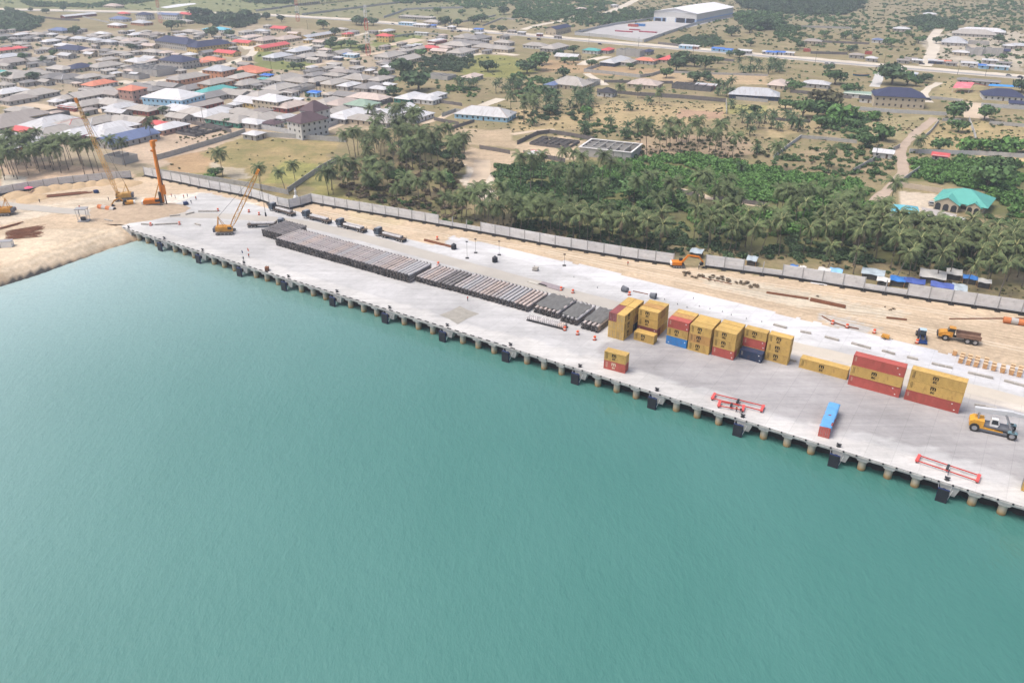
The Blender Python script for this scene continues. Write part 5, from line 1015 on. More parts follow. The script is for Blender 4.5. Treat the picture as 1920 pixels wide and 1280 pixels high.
HL = """7,66,16,a,d,g;39,63,15,a,w,g;69,62,16,b,g,g;97,63,9,b,w,g;26,71,12,b,d,g;49,71,13,b,d,g;39,80,17,b,g,c;95,75,16,a,w,g;120,69,15,b,g,g;149,70,18,b,s,g;178,73,16,b,s,g;205,76,17,b,s,g;226,71,18,b,g,c;191,61,14,b,w,c;112,54,22,b,u,g;119,83,17,b,w,g;10,91,16,a,r,c;36,88,12,b,r,c;14,103,20,a,s,g;39,100,14,a,d,g;19,112,26,a,b,g;72,109,20,a,g,g;112,125,19,b,g,g;201,109,17,a,g,c;198,119,26,a,g,w;5,133,9,b,t,w;22,133,14,a,g,g;50,137,32,a,g,l;101,140,18,a,d,g;128,142,18,a,d,g;166,141,18,a,g,c;86,150,10,b,g,g;186,153,20,a,o,w;
232,24,14,b,r,c;225,33,24,b,u,w;219,45,18,b,w,o;265,40,24,b,s,o;346,38,18,b,g,c;255,63,15,a,w,c;277,63,18,b,b,g;294,61,12,b,b,g;250,73,20,a,p,c;335,65,12,a,w,c;357,57,18,b,g,g;375,61,14,a,g,g;391,54,12,b,c,w;415,53,18,b,c,w;462,58,16,a,g,w;470,67,20,a,p,w;281,83,16,b,p,c;286,94,18,b,g,g;375,114,14,b,o,c;397,109,20,b,o,c;452,140,20,a,g,o;462,152,22,a,g,g;526,51,20,b,r,c;502,47,8,b,g,g;491,56,15,b,s,w;499,71,26,a,p,c;539,69,26,a,p,c;551,61,13,b,p,y;579,73,10,a,s,y;652,62,12,a,r,y;641,53,12,b,g,c;660,58,14,a,g,g;521,102,24,a,s,g;560,92,20,a,s,g;575,89,15,b,s,w;577,102,22,a,g,g;550,107,14,b,d,g;606,102,17,b,g,g;639,96,20,a,g,g;487,131,17,a,o,y;536,142,28,a,g,g;561,148,20,b,g,c;592,137,18,a,d,g;594,147,20,a,g,c;626,151,22,a,g,c;627,138,16,b,g,g;639,131,17,b,b,g;661,133,12,b,d,g;655,156,17,a,w,g;714,145,17,a,g,g;586,130,14,a,d,g;615,125,14,a,g,g;524,159,22,a,g,g;
812,39,20,b,g,c;847,49,8,b,w,g;727,56,15,a,w,y;871,66,24,a,g,g;897,68,26,a,d,g;867,76,22,b,d,g;856,81,24,b,g,g;892,79,18,b,d,w;807,87,17,b,r,o;832,87,15,b,p,c;826,93,15,b,p,c;864,93,26,a,g,w;912,85,24,b,g,c;939,88,22,b,g,c;945,77,18,b,g,g;732,100,28,a,g,w;761,107,24,a,g,c;762,93,13,a,g,g;787,88,16,a,g,g;727,123,8,b,w,g;885,140,18,a,p,g;725,141,13,b,d,g;727,156,10,b,w,c;
19,168,22,a,w,g;67,171,24,a,g,g;34,181,20,a,b,g;126,180,18,a,g,g;169,172,30,a,g,g;105,187,8,b,w,g;167,190,20,a,g,g;210,188,22,b,g,g;211,173,15,b,b,g;225,196,20,a,w,g;35,203,17,b,g,g;54,202,11,b,g,g;35,213,34,a,b,y;22,226,26,a,b,g;74,231,22,b,w,g;99,221,22,a,w,g;126,227,17,a,g,g;187,222,22,a,g,g;225,220,18,b,g,r;101,241,24,a,g,w;151,243,24,a,w,P;212,233,24,a,w,g;212,244,22,a,w,p;44,240,13,b,r,y;12,253,15,a,w,g;55,257,13,b,u,g;35,267,20,a,w,o;
269,182,10,b,w,o;277,163,20,b,d,g;261,157,16,b,d,g;287,155,16,b,g,g;317,157,20,b,d,g;359,161,20,a,d,g;387,177,22,a,d,g;442,171,22,b,g,g;466,171,18,b,g,g;270,200,20,b,g,r;310,201,14,b,g,g;372,206,22,b,g,g;401,207,26,a,w,g;456,206,20,b,g,g;471,211,18,b,g,g;472,225,16,b,w,g;251,221,20,b,g,p;297,228,12,b,r,w;317,233,20,a,w,p;470,153,16,a,g,g;
526,160,22,a,g,g;494,173,24,a,g,g;547,193,22,a,p,r;616,186,22,a,g,g;642,188,22,a,p,g;635,203,24,a,g,g;655,175,20,b,d,g;692,158,22,a,d,g;711,163,15,b,w,g;535,216,13,a,w,w;496,216,24,a,g,g;682,218,20,b,g,c;711,222,18,b,g,g;707,206,18,b,w,g;484,206,17,a,b,g;
770,177,22,a,w,G;797,181,18,b,w,w;816,175,15,a,w,w;742,203,26,a,w,w;780,212,20,a,w,w;1004,82,22,b,g,w;1040,85,28,a,g,g;1065,103,20,b,w,c;1110,92,16,b,t,w;1139,91,15,a,r,g;1179,113,14,a,g,g;1037,155,13,a,u,w;1090,15,14,b,p,g;1152,9,10,b,w,w;1215,94,12,a,n,g;1211,110,17,b,o,g;1259,106,24,a,r,c;1291,109,8,b,r,c;1525,75,15,b,b,c;1646,73,10,b,u,w;1607,101,12,b,b,l;1635,107,9,b,w,l;1462,153,22,a,p,c;1532,153,18,b,w,g;1744,25,16,b,w,g;1691,52,16,b,w,g;1802,96,13,b,w,c;1892,84,9,b,w,g;1911,83,17,b,s,c;1877,93,15,b,n,g;1809,147,9,b,d,g;1914,191,12,b,n,w;213,9,26,b,p,c"""
for e_ in HL.replace('\n', '').split(';'):
    q = e_.split(','); house(float(q[0]), float(q[1]), float(q[2])*RNG.uniform(0.93, 1.05), None, q[3], q[4], q[5], cap=('w' if RNG.random() < 0.16 else None), typ='hip' if RNG.random() < 0.82 else 'gable')
# particular buildings
H2 = house
H2(137,88,30,15,'b','n','g', lab='large navy hip-roofed house on the grassy plot at upper left'); H2(149,122,19,14,'a','n','c',1,'hip', lab='navy pyramid-roofed house in the middle of the left town')
H2(125,101,13,9,'b','w','l',1,'gable', lab='small white gabled shed below the navy hip-roofed house'); H2(169,99,10,7,'b','w','c',1,'gable', lab='tiny white gabled hut right of the white gabled shed')
H2(147,27,44,9,'a','w','r',1,'gable', lab='very long white gabled shed with red walls near the highway', cat='shed'); H2(271,25,18,13,'b','n','w',2, lab='white two-storey house with navy hip roof by the highway mast')
H2(318,26,32,9,'b','u','w',2,'gable', lab='long white two-storey block with dark roof by the highway'); H2(352,25,20,10,'b','r','c',1,'gable', lab='bright red gabled house right of the long two-storey block by highway')
H2(333,74,52,16,'b','n','l',2,'hip', yaw=R(-36), lab='left wing of the big navy-roofed two-storey school', cat='school building', rise=4.5, name='school_wing'); H2(392,80,38,15,'a','n','y',2,'hip', yaw=R(54), lab='right wing of the big navy-roofed two-storey school', cat='school building', rise=4.2, name='school_wing')
H2(457,77,21,10,'b','r','y',1,'gable', lab='red gabled classroom block, upper of two right of the school'); H2(426,96,23,10,'b','r','y',1,'gable', lab='red gabled classroom block, lower of two right of the school'); H2(510,84,36,11,'a','r','y',1,'gable', lab='long red gabled hall with yellow walls beside the street')
H2(596,64,44,10,'a','s','y',1,'gable', lab='long silver-roofed block with yellow walls along the upper street'); H2(356,100,10,9,'b','w','c', lab='small dazzling white pyramid roof next to the school'); H2(256,111,16,13,'b','w','c', lab='dazzling white pyramid-roofed house above the grey ruins'); H2(281,107,14,9,'b','w','c',1,'gable', lab='white gabled house right of the dazzling pyramid roof')
H2(335,108,27,18,'b','n','l',2, lab='grey two-storey house with navy hip roof above the ruins'); H2(411,126,20,16,'b','s','o',2, lab='orange two-storey house with silver hip roof'); H2(462,127,24,15,'a','o','y',1, lab='large salmon hip-roofed house with yellow walls'); H2(352,141,28,13,'a','g','o',2, lab='long orange two-storey house with grey roof'); H2(404,150,22,13,'a','g','o',2, lab='orange two-storey house left of the teal-roofed hall')
H2(142,228,18,14,'a','g','g',1,'hip', cap='r', lab='grey pyramid-roofed house with pink-red ridge lines'); H2(236,252,30,15,'a','u','g',1,'gable', lab='slate-blue gabled house behind the palms near left fence', rise=3.0); H2(222,206,14,8,'b','w','g',1,'gable', lab='white gabled hut with open front near the sandy street')
H2(247,163,13,12,'b','o','p',3, lab='terracotta three-storey tower house with orange roof'); H2(324,173,31,22,'b','w','b',2,'hip', yaw=R(-20), lab='pale blue arched two-storey building with white roof', cat='building', hs=3.4, name='arcaded_building'); H2(404,165,26,13,'a','t','g', lab='teal hip-roofed hall right of the pale blue building')
H2(381,192,24,10,'a','b','r',1,'gable', lab='brown gabled shed with red walls right of pale blue building'); H2(471,185,18,14,'b','w','y',1,'gable', lab='yellow gabled house with striped white roof'); H2(440,193,7,6,'b','w','l', lab='tiny white hut in the brown yard'); H2(339,200,26,13,'b','w','g', lab='white-roofed house below the pale blue building'); H2(336,215,14,9,'b','g','l',1,'gable', lab='grey hut with open porch left of the green house'); H2(432,218,28,14,'b','g','G', lab='dark green walled house with wide grey roof'); H2(476,247,9,8,'b','w','l', lab='small white pyramid-roofed gatehouse at the wall corner')
H2(511,181,21,15,'b','w','c',2, lab='white hip-roofed two-storey house above the red-walled house'); H2(589,197,13,11,'a','m','w',3, lab='dark brown roofed white house, rear of two', hs=3.1, rise=5); H2(575,217,18,12.5,'a','m','w',3, yaw=R(50), lab='dark brown roofed three-storey house with white and pink walls, front of two', hs=3.0, rise=4.2); H2(510,227,10,8,'b','m','w', lab='small dark brown roofed gatehouse in the white compound'); H2(655,209,28,15,'a','w','g', lab='dazzling white hip roof right of the brown-roofed houses'); H2(679,190,17,14,'b','G','g',2, lab='grey-green hip-roofed two-storey house'); H2(692,178,26,13,'b','p','g', lab='large beige hip-roofed house beside the big dark trees'); H2(589,172,8,5,'b','B','b',1,'flat', lab='small white and blue block under the black water tank')
H2(782,31,48,12,'b','g','g',1,'flat', lab='long low grey building beyond the highway', cat='building'); H2(764,42,20,8,'b','w','b',1,'flat', lab='white-roofed roadside block with blue front'); H2(790,45,18,8,'b','w','w', lab='white-roofed roadside shop beside the blue-fronted one'); H2(722,65,15,10,'b','r','y',2, lab='red-roofed yellow two-storey house by the green field'); H2(790,61,16,3,'b','w','w',1,'flat', lab='white billboard-like shopfront at the highway bend', cat='shop'); H2(820,75,20,9,'a','w','r',1,'flat', lab='white flat roof with red edge by the highway', cat='shop'); H2(670,142,20,15,'b','g','c',1,'hip', cap='w', lab='grey pyramid-roofed house with white ridge lines and green porch')
H2(910,206,34,16,'b','w','b',1,'hip', yaw=R(-20), cap='p', lab='large white hip-roofed bungalow standing in its own walled compound', rise=4); H2(1047,50,35,13,'a','n','c',1,'gable', lab='navy gabled barn with pale walls beyond the highway', cat='barn', hs=5.5); H2(1154,110,34,13,'a','w','n',1,'hip', lab='white-roofed L-shaped bungalow near the highway'); H2(1072,150,26,18,'b','g','c',1,'hip', cap='w', lab='grey hip-roofed house with pale ridges above the dark palms', rise=4.5); H2(1210,152,22,15,'b','p','c',1,'hip', lab='cream house with arched porch and beige hip roof'); H2(1139,168,11,9,'b','k','w', lab='small white house with black pyramid roof', rise=2.8); H2(1324,158,14,5,'b','w','r',1,'flat', lab='white and red long shed among bushes', cat='shed'); H2(1415,170,32,15,'b','s','n',1,'hip', yaw=R(-18), lab='navy-walled bungalow with white window frames and grey roof', rise=4)
H2(1686,171,30,17,'b','n','c',2, yaw=R(-16), lab='large cream two-storey villa with navy hip roof', cat='villa', hs=3.4, rise=4.5, name='villa'); H2(1614,174,20,9,'b','G','w',1,'flat', lab='pale green flat-roofed annex left of the navy-roofed villa'); H2(1626,181,8,7,'b','k','w', lab='small black pyramid-roofed hut beside the navy-roofed villa'); H2(1881,172,24,15,'b','n','w',1,'hip', yaw=R(-20), lab='white bungalow with dark navy hip roof at right edge', rise=4); H2(1827,59,40,18,'b','g','l',1,'hip', lab='very large grey hip-roofed hall at upper right', cat='hall', rise=4); H2(1842,55,44,16,'b','w','g',1,'hip', lab='long pale-roofed hall behind the large grey one', cat='hall'); H2(1791,74,22,17,'b','s','l',1,'hip', lab='grey pyramid-roofed house beside the dirt crossroads', rise=5); H2(1699,136,16,6,'b','w','b',1,'flat', lab='blue-white shed behind the big round tree', cat='shed'); H2(1002,284,8,7,'b','w','c', cap='r', lab='small white hut with pinkish hip roof in the walled plot'); H2(1657,283,9,6,'b','w','w',1,'flat', lab='white flat-roofed block beside the dirt track'); H2(1764,289,7,5,'b','r','g',1,'flat', lab='small hut with red flat roof by the long wall')
H2(1697,388,9,8,'b','c','l',2,'hip', yaw=R(-20), lab='blue-roofed two-storey gatehouse of the teal villa', cat='gatehouse', hs=2.6)
H2(1849,151,18,7,'b','d','g',1,'flat', lab='long dark flat-roofed shed by the red canopy', cat='shed')
for i, (u, v, L, r_, w_) in enumerate([(812,47,7,'B','w'),(897,54,10,'B','w'),(657,101,14,'w','b'),(634,107,8,'w','n'),(1046,67,7,'b','g'),(1288,85,13,'w','b'),(1302,86,8,'w','p'),(1346,90,10,'B','b'),(1364,92,9,'B','b'),(1396,94,12,'w','g'),(1439,96,8,'w','g'),(1447,97,9,'B','w'),(1463,97,8,'B','w'),(1480,98,8,'w','l'),(1721,112,8,'w','l'),(1694,112,9,'b','g'),(1755,113,11,'w','n'),(1771,114,9,'o','g'),(1785,117,8,'b','g'),(1818,117,12,'w','w'),(1857,112,11,'w','g'),(1849,122,10,'B','b'),(1862,123,8,'w','g'),(1879,124,10,'w','b'),(1885,117,9,'d','g'),(1709,109,9,'b','l'),(960,57,9,'b','g'),(978,60,8,'w','g'),(1012,63,6,'w','r'),(135,197,16,'w','r'),(186,187,10,'w','g'),(250,200,9,'w','g'),(300,195,8,'d','g'),(420,200,9,'d','g'),(555,185,9,'w','g'),(500,140,9,'B','g'),(495,147,8,'t','g'),(640,100,8,'B','g'),(700,58,9,'b','g'),(770,85,9,'w','n'),(783,83,8,'w','n')]):
    house(u, v, L, L*0.6, 'b', r_, w_, 1, 'flat', name='kiosk', lab=f'', cat='kiosk', hs=2.6)
for u, v, L, D, ax, h, m, lab, nx, ny in [(284,131,36,20,'b',5.5,'g','large roofless grey block ruin in the middle of town',7,4),(255,142,18,10,'b',3.2,'g','small roofless grey shell below the dazzling white roof',4,2),(80,118,22,9,'b',3.0,'g','roofless grey block walls among the left houses',5,2),(150,153,24,11,'b',3.0,'g','roofless grey shell left of the orange-roofed house',5,3),(560,165,22,11,'a',3.0,'g','roofless grey shell near the black water tank',5,2),(85,216,24,12,'a',3.0,'x','dark roofless shell near the sandy street',4,2),(1106,155,15,10,'a',3.4,'g','roofless pale shell beside the dark palms',3,2),(1182,98,22,12,'b',6,'g','two-storey grey unfinished block below the highway',5,3),(826,143,20,12,'b',3.0,'g','roofless grey shell in the bushes left of pink roof',4,3),(1854,96,22,13,'b',6,'g','two-storey pale unfinished block at upper right',5,3),(1826,96,14,12,'b',6,'g','open concrete frame left of the pale unfinished block',4,3),(1835,80,18,10,'b',3,'g','pale roofless shell below the large grey hall',4,2),(1300,162,28,12,'b',3.4,'x','dark roofless shell left of the white and red shed',5,3),(700,192,26,12,'a',2.6,'x','dark roofless shell right of grey-green roof',5,2),(227,295,13,9,'b',4.0,'g','grey unfinished concrete cube behind the left fence',2,1),(1040,267,22,16,'b',1.5,'x','dark block foundation grid in the walled sandy plot',6,5),(400,238,40,16,'a',1.6,'x','overgrown grey foundation walls inside the long wall',7,3)]:
    ruin(u, v, L, D, ax, h, m, lab, nx, ny)
ruin(1145,281,27,19,'b',4.2,'g','large roofless building with white ring beam above palms', 6, 4, top=True, yaw=R(-24))
TOWN = gp([(0,58),(300,62),(470,62),(700,88),(850,64),(955,72),(955,100),(730,122),(735,235),(620,235),(470,245),(330,222),(200,250),(0,245)]); hr = random.Random(77); placed = [(*h_[0].location[:2], h_[7]*0.5) for h_ in HOUSES]; streets = [[G(*p)[:2] for p in L] for L in ([(572,127),(650,109),(722,97)],[(540,91),(630,74),(715,57)],[(480,92),(440,116),(360,142),(250,158)],[(-20,188),(90,201),(200,207)],[(560,170),(650,178),(700,182)])]; greens = [gp(z_) for z_ in ([(480,90),(575,112),(600,122),(560,132),(480,128)],[(590,85),(690,82),(690,95),(610,98)],[(720,62),(800,64),(790,80),(720,92),(690,85)],[(230,240),(340,225),(470,215),(480,245),(300,310),(230,300)])]; tx = [p[0] for p in TOWN]; ty = [p[1] for p in TOWN]; got = 0
for _ in range(9000):
    if got >= 120: break
    x, y = hr.uniform(min(tx), max(tx)), hr.uniform(min(ty), max(ty)); X1, Y1 = np.array([x]), np.array([y])
    if not inside(TOWN, X1, Y1)[0] or any(inside(g_, X1, Y1)[0] for g_ in greens) or any(seg_dist(s_, X1, Y1)[0] < 8 for s_ in streets): continue
    L = hr.uniform(6, 12)
    if any((x-a)**2+(y-b_)**2 < (r_*0.85+L*0.55)**2 for a, b_, r_ in placed): continue
    placed.append((x, y, L*0.5)); got += 1; u, v = PX(x, y, 3.3); house(u, v, L, L*0.68, hr.choice('ab'), hr.choice('ggggdbbpwd'), hr.choice('gggclw'), 1, hr.choice(['hip','hip','gable','flat']), name='hut', cat='hut')
# labels by neighbourhood
LMK = [('the pale blue arcaded building',324,173),('the big navy-roofed school',360,78),('the long white shed',147,27),('the large navy hip roof',137,88),('the navy pyramid-roofed house',149,122),('the dark brown roofed houses',580,206),('the long red hall',510,84),('the striped tall mast',688,70),('the large white bungalow',910,206),('the white factory',1300,35),('the navy-roofed villa',1686,171),('the large grey hall',1827,59),('the slate-blue gabled house',236,252),('the orange-roofed tower house',247,163),('the navy barn',1047,50),('the green-walled house',432,218),('the upper left mast',303,30),('the navy-walled bungalow',1415,170)]
cnt_ = {}
for t, u, v, r_, w_, typ, lab, L in sorted(HOUSES, key=lambda h: 0):
    if lab: continue
    j = min(range(len(LMK)), key=lambda i: math.hypot(u-LMK[i][1], (v-LMK[i][2])*2)); kind = t['category']
    cnt_.setdefault((r_, w_, typ, kind, j), []).append((math.hypot(u-LMK[j][1], (v-LMK[j][2])*2), t))
for (r_, w_, typ, kind, j), L_ in cnt_.items():
    L_.sort(key=lambda q: q[0]); tn = {'hip':'hip', 'gable':'gabled', 'flat':'flat'}[typ]
    for i, (_, t) in enumerate(L_):
        k = (nth(i+1)+' nearest ') if i else 'nearest '
        t['label'] = f'{WN[w_]} {kind} with {RN[r_]} {tn} roof, {k}{LMK[j][0]}'
        if kind == 'kiosk': t['group'] = 'roadside kiosks and sheds'
# ---- white factory
c0 = np.array(G(1305,45)[:2]); W_, L_ = 56.0, 108.0; t = thing('factory', 'huge white factory hall with pale blue lower walls beyond highway', 'factory', (*c0, -0.06), R(53.4))
MB().prof([(0,4.2),(L_,4.2),(L_,11),(0,11)], 0, W_).obj('upper_wall', WM['w'], t); MB().b2(-0.06, L_+0.06, -0.06, W_+0.06, 0, 4.19).obj('lower_wall', mat('factory_blue', (0.30,0.42,0.62), 0.8, 0.1), t)
f = MB(); f.add([(-1.5,-1.2,10.9),(L_+1.5,-1.2,10.9),(L_+1.5,W_/2,15.5),(-1.5,W_/2,15.5),(L_+1.5,W_+1.2,10.9),(-1.5,W_+1.2,10.9)], [(0,1,2,3),(3,2,4,5)]); f.add([(-0.02,0,10.99),(-0.02,W_/2,15.4),(-0.02,W_,10.99)], [(0,1,2)]); f.obj('roof', mat('factory_roof', (0.70,0.70,0.71), 0.6, 0.04), t)
for y0, y1, z1 in ((2,13,5.2),(14.5,26,5.2),(40,44,4.0),(46,54,3.4)): MB().b2(-0.12, -0.07, y0, y1, 0.1, z1).obj('doorway', mat('doorway_dark', (0.03,0.03,0.04), 0.8, 0.1), t)
MB().b2(-0.14, -0.075, 27.5, 39, 0, 5.6).obj('office_front', M_WHITE, t)
for i, (u, v, L, k, lab) in enumerate([(1177,50,9,'R','red container in the factory yard'),(1190,49,9,'B','blue container in the factory yard beside a red one'),(1506,97,8,'R','red container on the highway verge, left one'),(1621,102,8,'R','red container on the highway verge, right one')]):
    b_ = G(u, v); container((b_[0], b_[1], 0), BV, 12.19 if i < 2 else 6.06, H20, k, lab, '')
for i, (u, v, L) in enumerate([(1170,60,40),(1215,61,40),(1190,57,24)]):
    b_ = G(u, v); t = thing('steel_stack', f'dark red steel stack in the factory yard, {nth(i+1)} of three', 'steel stack', (b_[0], b_[1], 0), BV, 'steel stacks'); 
    for k in range(4): MB().b2(-L/4, L/4, -1.6+k*0.85, -0.9+k*0.85, 0, 1.0).obj('beam_bundle', mat('maroon_steel', (0.34,0.06,0.09), 0.7, 0.15), t)
# ---- teal villa
b_ = G(1795, 395); t = thing('villa', 'cream villa with teal hip roof, arched porch and pool', 'villa', (b_[0], b_[1], -0.06), R(-38)); f = MB(); f.b2(-8, 9, 0.5, 15, 0, 3.4); f.obj('wall', WM['c'], t); M_TEAL = mat('teal_sheet_roof', (0.10,0.36,0.31), 0.55, 0.08, 0.4)
link('roof', roof_mesh(19, 16, 4.2, 'hip', M_TEAL), t, loc=(0.5, 7.7, 3.42))
def gable(x0, x1, y0, y1, h, rise, lab_open):
    f = MB(); f.b2(x0, x1, y0, y1, 0, h); xm = (x0+x1)/2; f.add([(x0,y0,h),(x1,y0,h),(xm,y0,h+rise)], [(0,1,2)]); f.obj('porch_wall', WM['c'], t)
    f = MB(); o_ = 0.5; f.add([(x0-o_,y0-o_,h-0.2),(xm,y0-o_,h+rise+0.15),(xm,y1+4,h+rise+0.15),(x0-o_,y1+4,h-0.2),(x1+o_,y0-o_,h-0.2),(x1+o_,y1+4,h-0.2)], [(0,1,2,3),(1,4,5,2)]); f.obj('porch_roof', M_TEAL, t)
    for k in range(lab_open):
        w = (x1-x0)/lab_open; xc = x0+w*(k+0.5); f = MB(); P = [(xc-w*0.36,0.1),(xc+w*0.36,0.1),(xc+w*0.36,1.9)]+[(xc+w*0.36*math.cos(a*math.pi/6), 1.9+w*0.36*math.sin(a*math.pi/6)) for a in range(1, 6)]+[(xc-w*0.36,1.9)]; f.prof(P, y0-0.06, y0+0.01); f.obj('arch_opening', M_GLASS, t)
gable(-8.5, 0.5, -3.5, 0.5, 3.3, 2.3, 3); gable(3.2, 8.2, -1.5, 0.5, 3.2, 1.5, 2)
for x in (1.4, 2.4): link('window', WIN, t, loc=(x, 0.47, 0.9))
b_ = G(1785, 410); t = thing('pool', 'small swimming pool with green water before the teal villa', 'pool', (b_[0], b_[1], -0.05), R(-30)); MB().b2(-4.6, 4.6, -3.0, 3.0, 0, 0.35).obj('surround', WM['w'], t); MB().b2(-3.6, 3.6, -2.0, 2.0, 0.355, 0.38).obj('pool_water', mat('green_water', (0.12,0.22,0.05), 0.2, 0.2), t)
b_ = G(1720, 376); 
def car(loc, rz, m, lab):
    t = thing('car', lab, 'car', loc, rz, 'cars and vans'); f = MB(); f.prof([(-2.1,0.35),(2.1,0.35),(2.15,0.8),(1.2,0.95),(-2.15,0.95)], -0.88, 0.88); f.obj('body', m, t); f = MB(); f.prof([(-1.7,0.951),(1.15,0.951),(0.5,1.5),(-1.3,1.5)], -0.8, 0.8); f.obj('cabin', M_GLASS, t); MB().prof([(-1.32,1.501),(0.5,1.501),(0.45,1.56),(-1.25,1.56)], -0.78, 0.78).obj('car_roof', m, t)
    for x in (-1.35, 1.35):
        for sy in (-1, 1): put_wheel(t, x, sy*0.8, 0.33)
M_SILV = mat('silver_paint', (0.42,0.43,0.44), 0.3, 0.05, metal=0.3); M_CARD = mat('dark_car', (0.03,0.035,0.06), 0.3, 0.05)
b_ = G(1745, 384); car((b_[0], b_[1], 0), R(70), M_SILV, 'silver car parked beside the arched porch of teal villa'); b_ = G(1735, 414); car((b_[0], b_[1], 0), R(-10), M_CARD, 'black car by the gate of the teal villa compound')
for i, (u, v, m, lab) in enumerate([(1676,124,0,'dark blue car on the highway near the big tree'),(1913,146,0,'dark car on the highway at the right edge'),(1891,143,1,'white car on the highway left of a dark one'),(640,230,0,'dark van parked beside the brown-roofed house compound'),(598,79,0,'dark car on the upper street, left'),(612,76,1,'white van on the upper street, right'),(1125,84,0,'dark car turning off the highway'),(992,75,0,'dark car on the verge left of the navy barn'),(1561,121,1,'white lorry-like van among trees by highway'),(737,46,1,'grey car beyond the green field road'),(500,27,1,'white car in the row of cars left of the mast'),(521,29,1,'white car right in the row of cars near the mast'),(484,27,0,'dark car leftmost in the row near the mast'),(863,60,0,'dark car by the highway kiosks, left'),(848,60,0,'second dark car by the highway kiosks'),(1550,121,1,'pale van left of the white lorry-like van'),(1822,128,1,'white car on the highway shoulder near kiosks'),(1728,121,0,'dark car on the shoulder by the dirt crossroads'),(1010,75,0,'dark pickup on the verge before the navy barn'),(1740,188,0,'dark blue car beside the navy-roofed villa')]):
    b_ = G(u, v); car((b_[0], b_[1], 0.0), R(-32) if i != 3 else R(50), M_CARD if m == 0 else M_SILV, lab)
b_ = G(1614, 143); t = thing('boat', 'blue and yellow wooden boat resting on dry grass', 'boat', (b_[0], b_[1], 0), R(-10)); f = MB(); n_ = 9; V = []
for i in range(n_+1):
    x = -6+12*i/n_; w = 1.4*math.sin(math.pi*(0.06+0.88*i/n_))**0.6; z = 1.3+0.5*(abs(x)/6)**2; V += [(x,-w,z),(x,-w*0.6,0.15+0.4*(abs(x)/6)**3),(x,w*0.6,0.15+0.4*(abs(x)/6)**3),(x,w,z)]
f.add(V, [(4*i+k, 4*i+4+k, 4*i+5+k, 4*i+1+k) for i in range(n_) for k in range(3)]); f.obj('hull', mat('boat_blue', (0.05,0.17,0.28), 0.5, 0.1), t); f = MB()
for sy in (-1, 1): f.path([(-6+12*i/n_, sy*(1.45*math.sin(math.pi*(0.06+0.88*i/n_))**0.6), 1.3+0.5*(abs(-6+12*i/n_)/6)**2) for i in range(n_+1)], 0.1, 5)
f.obj('gunwale', M_YEL, t)
# ---- red canopy, tarps and shacks
M_TBL = mat('tarp_blue', (0.04,0.17,0.48), 0.5, 0.2, 0.7); M_TGR = mat('sheet_grey_blue', (0.36,0.42,0.46), 0.6, 0.2, 0.6); M_TWH = mat('sheet_white', (0.58,0.57,0.54), 0.6, 0.15, 0.6)
def shack(u, v, L, D, m, lab, yaw=None, h=2.4, wall='d', bulge=0.3):
    L *= 0.8; x, y, _ = G(u, v, h); t = thing('shack', lab, 'shack', (x, y, -0.05), YAW+0.12 if yaw is None else yaw, 'shacks behind the fence'); f = MB(); nx, ny = 8, 5; V = []
    for i in range(nx+1):
        for j in range(ny+1): a_, c_ = i/nx, j/ny; V.append((-L/2+L*a_, -D/2+D*c_, h+bulge*math.sin(math.pi*c_)+0.12*math.sin(a_*9+c_*5+u)-0.4*(1-c_)))
    f.add(V, [(i*(ny+1)+j, (i+1)*(ny+1)+j, (i+1)*(ny+1)+j+1, i*(ny+1)+j+1) for i in range(nx) for j in range(ny)]); f.obj('roof_sheet', m, t)
    for sx in (-1, 1):
        for sy in (-1, 1): MB().tube((sx*(L/2-0.2), sy*(D/2-0.2), 0), (sx*(L/2-0.2), sy*(D/2-0.2), h-0.35), 0.06, n=5).obj('post', M_WOOD, t)
    MB().b2(-L/2+0.4, L/2-0.4, -D/2+0.5, D/2-0.3, 0, h-0.6).obj('back_wall', mat('shack_wall', (0.09,0.085,0.08), 0.95, 0.4, 1.0), t)
for q in [(1307,469,5.5,4,M_TGR,'pale teal sheet-roofed shack by the fence gap'),(1411,483,4.5,4,M_TGR,'grey tarp shack behind the low fence panels'),(1489,498,3.2,2.5,M_TBL,'small bright blue tarp behind the fence, leftmost blue'),(1506,500,2.6,2.5,M_TWH,'small cream tarp beside the leftmost blue one'),(1568,506,5.2,4,mat('tarp_sky',(0.25,0.47,0.72),0.6,0.2),'sky-blue roofed shack rising over the fence'),(1546,505,5,4,M_TWH,'white tarp left of the sky-blue roofed shack'),(1638,508,9,5,M_TGR,'wide blue-grey sheet roof behind the fence'),(1684,521,6,4,M_TBL,'bright blue tarp right of the wide grey sheet roof'),(1750,512,10,7,M_TWH,'large pale tent roof among the palms'),(1790,508,6,5,M_TWH,'pale domed tent among palms at right'),(1715,525,8,4,mat('tarp_navy',(0.06,0.10,0.33),0.6,0.2),'navy tarp roof left of the blue-curtained stall'),(1767,533,8.5,4,mat('tarp_royal',(0.08,0.12,0.36),0.6,0.2),'royal blue tarp stall with open dark front'),(1800,537,5.5,5,M_TGR,'grey corrugated shack right of the royal blue stall'),(1820,518,5.5,3,M_TBL,'bright blue tarp near the right palms'),(1847,525,5,3,M_TWH,'white tarp right of the bright blue tarp'),(1657,522,5,3,M_TWH,'white sheet hanging on the fence below the grey roof')]: shack(*q)
x, y, _ = G(1822,164,3); t = thing('canopy', 'pink-red peaked canopy roof in the sandy yard at right', 'canopy', (x, y, -0.05), R(-20)); M_PNK = mat('canopy_pink', (0.70,0.16,0.19), 0.6, 0.2, 0.15, dirt=(0.75,0.6,0.6), dirt_amt=0.6, dirt_scale=0.2)
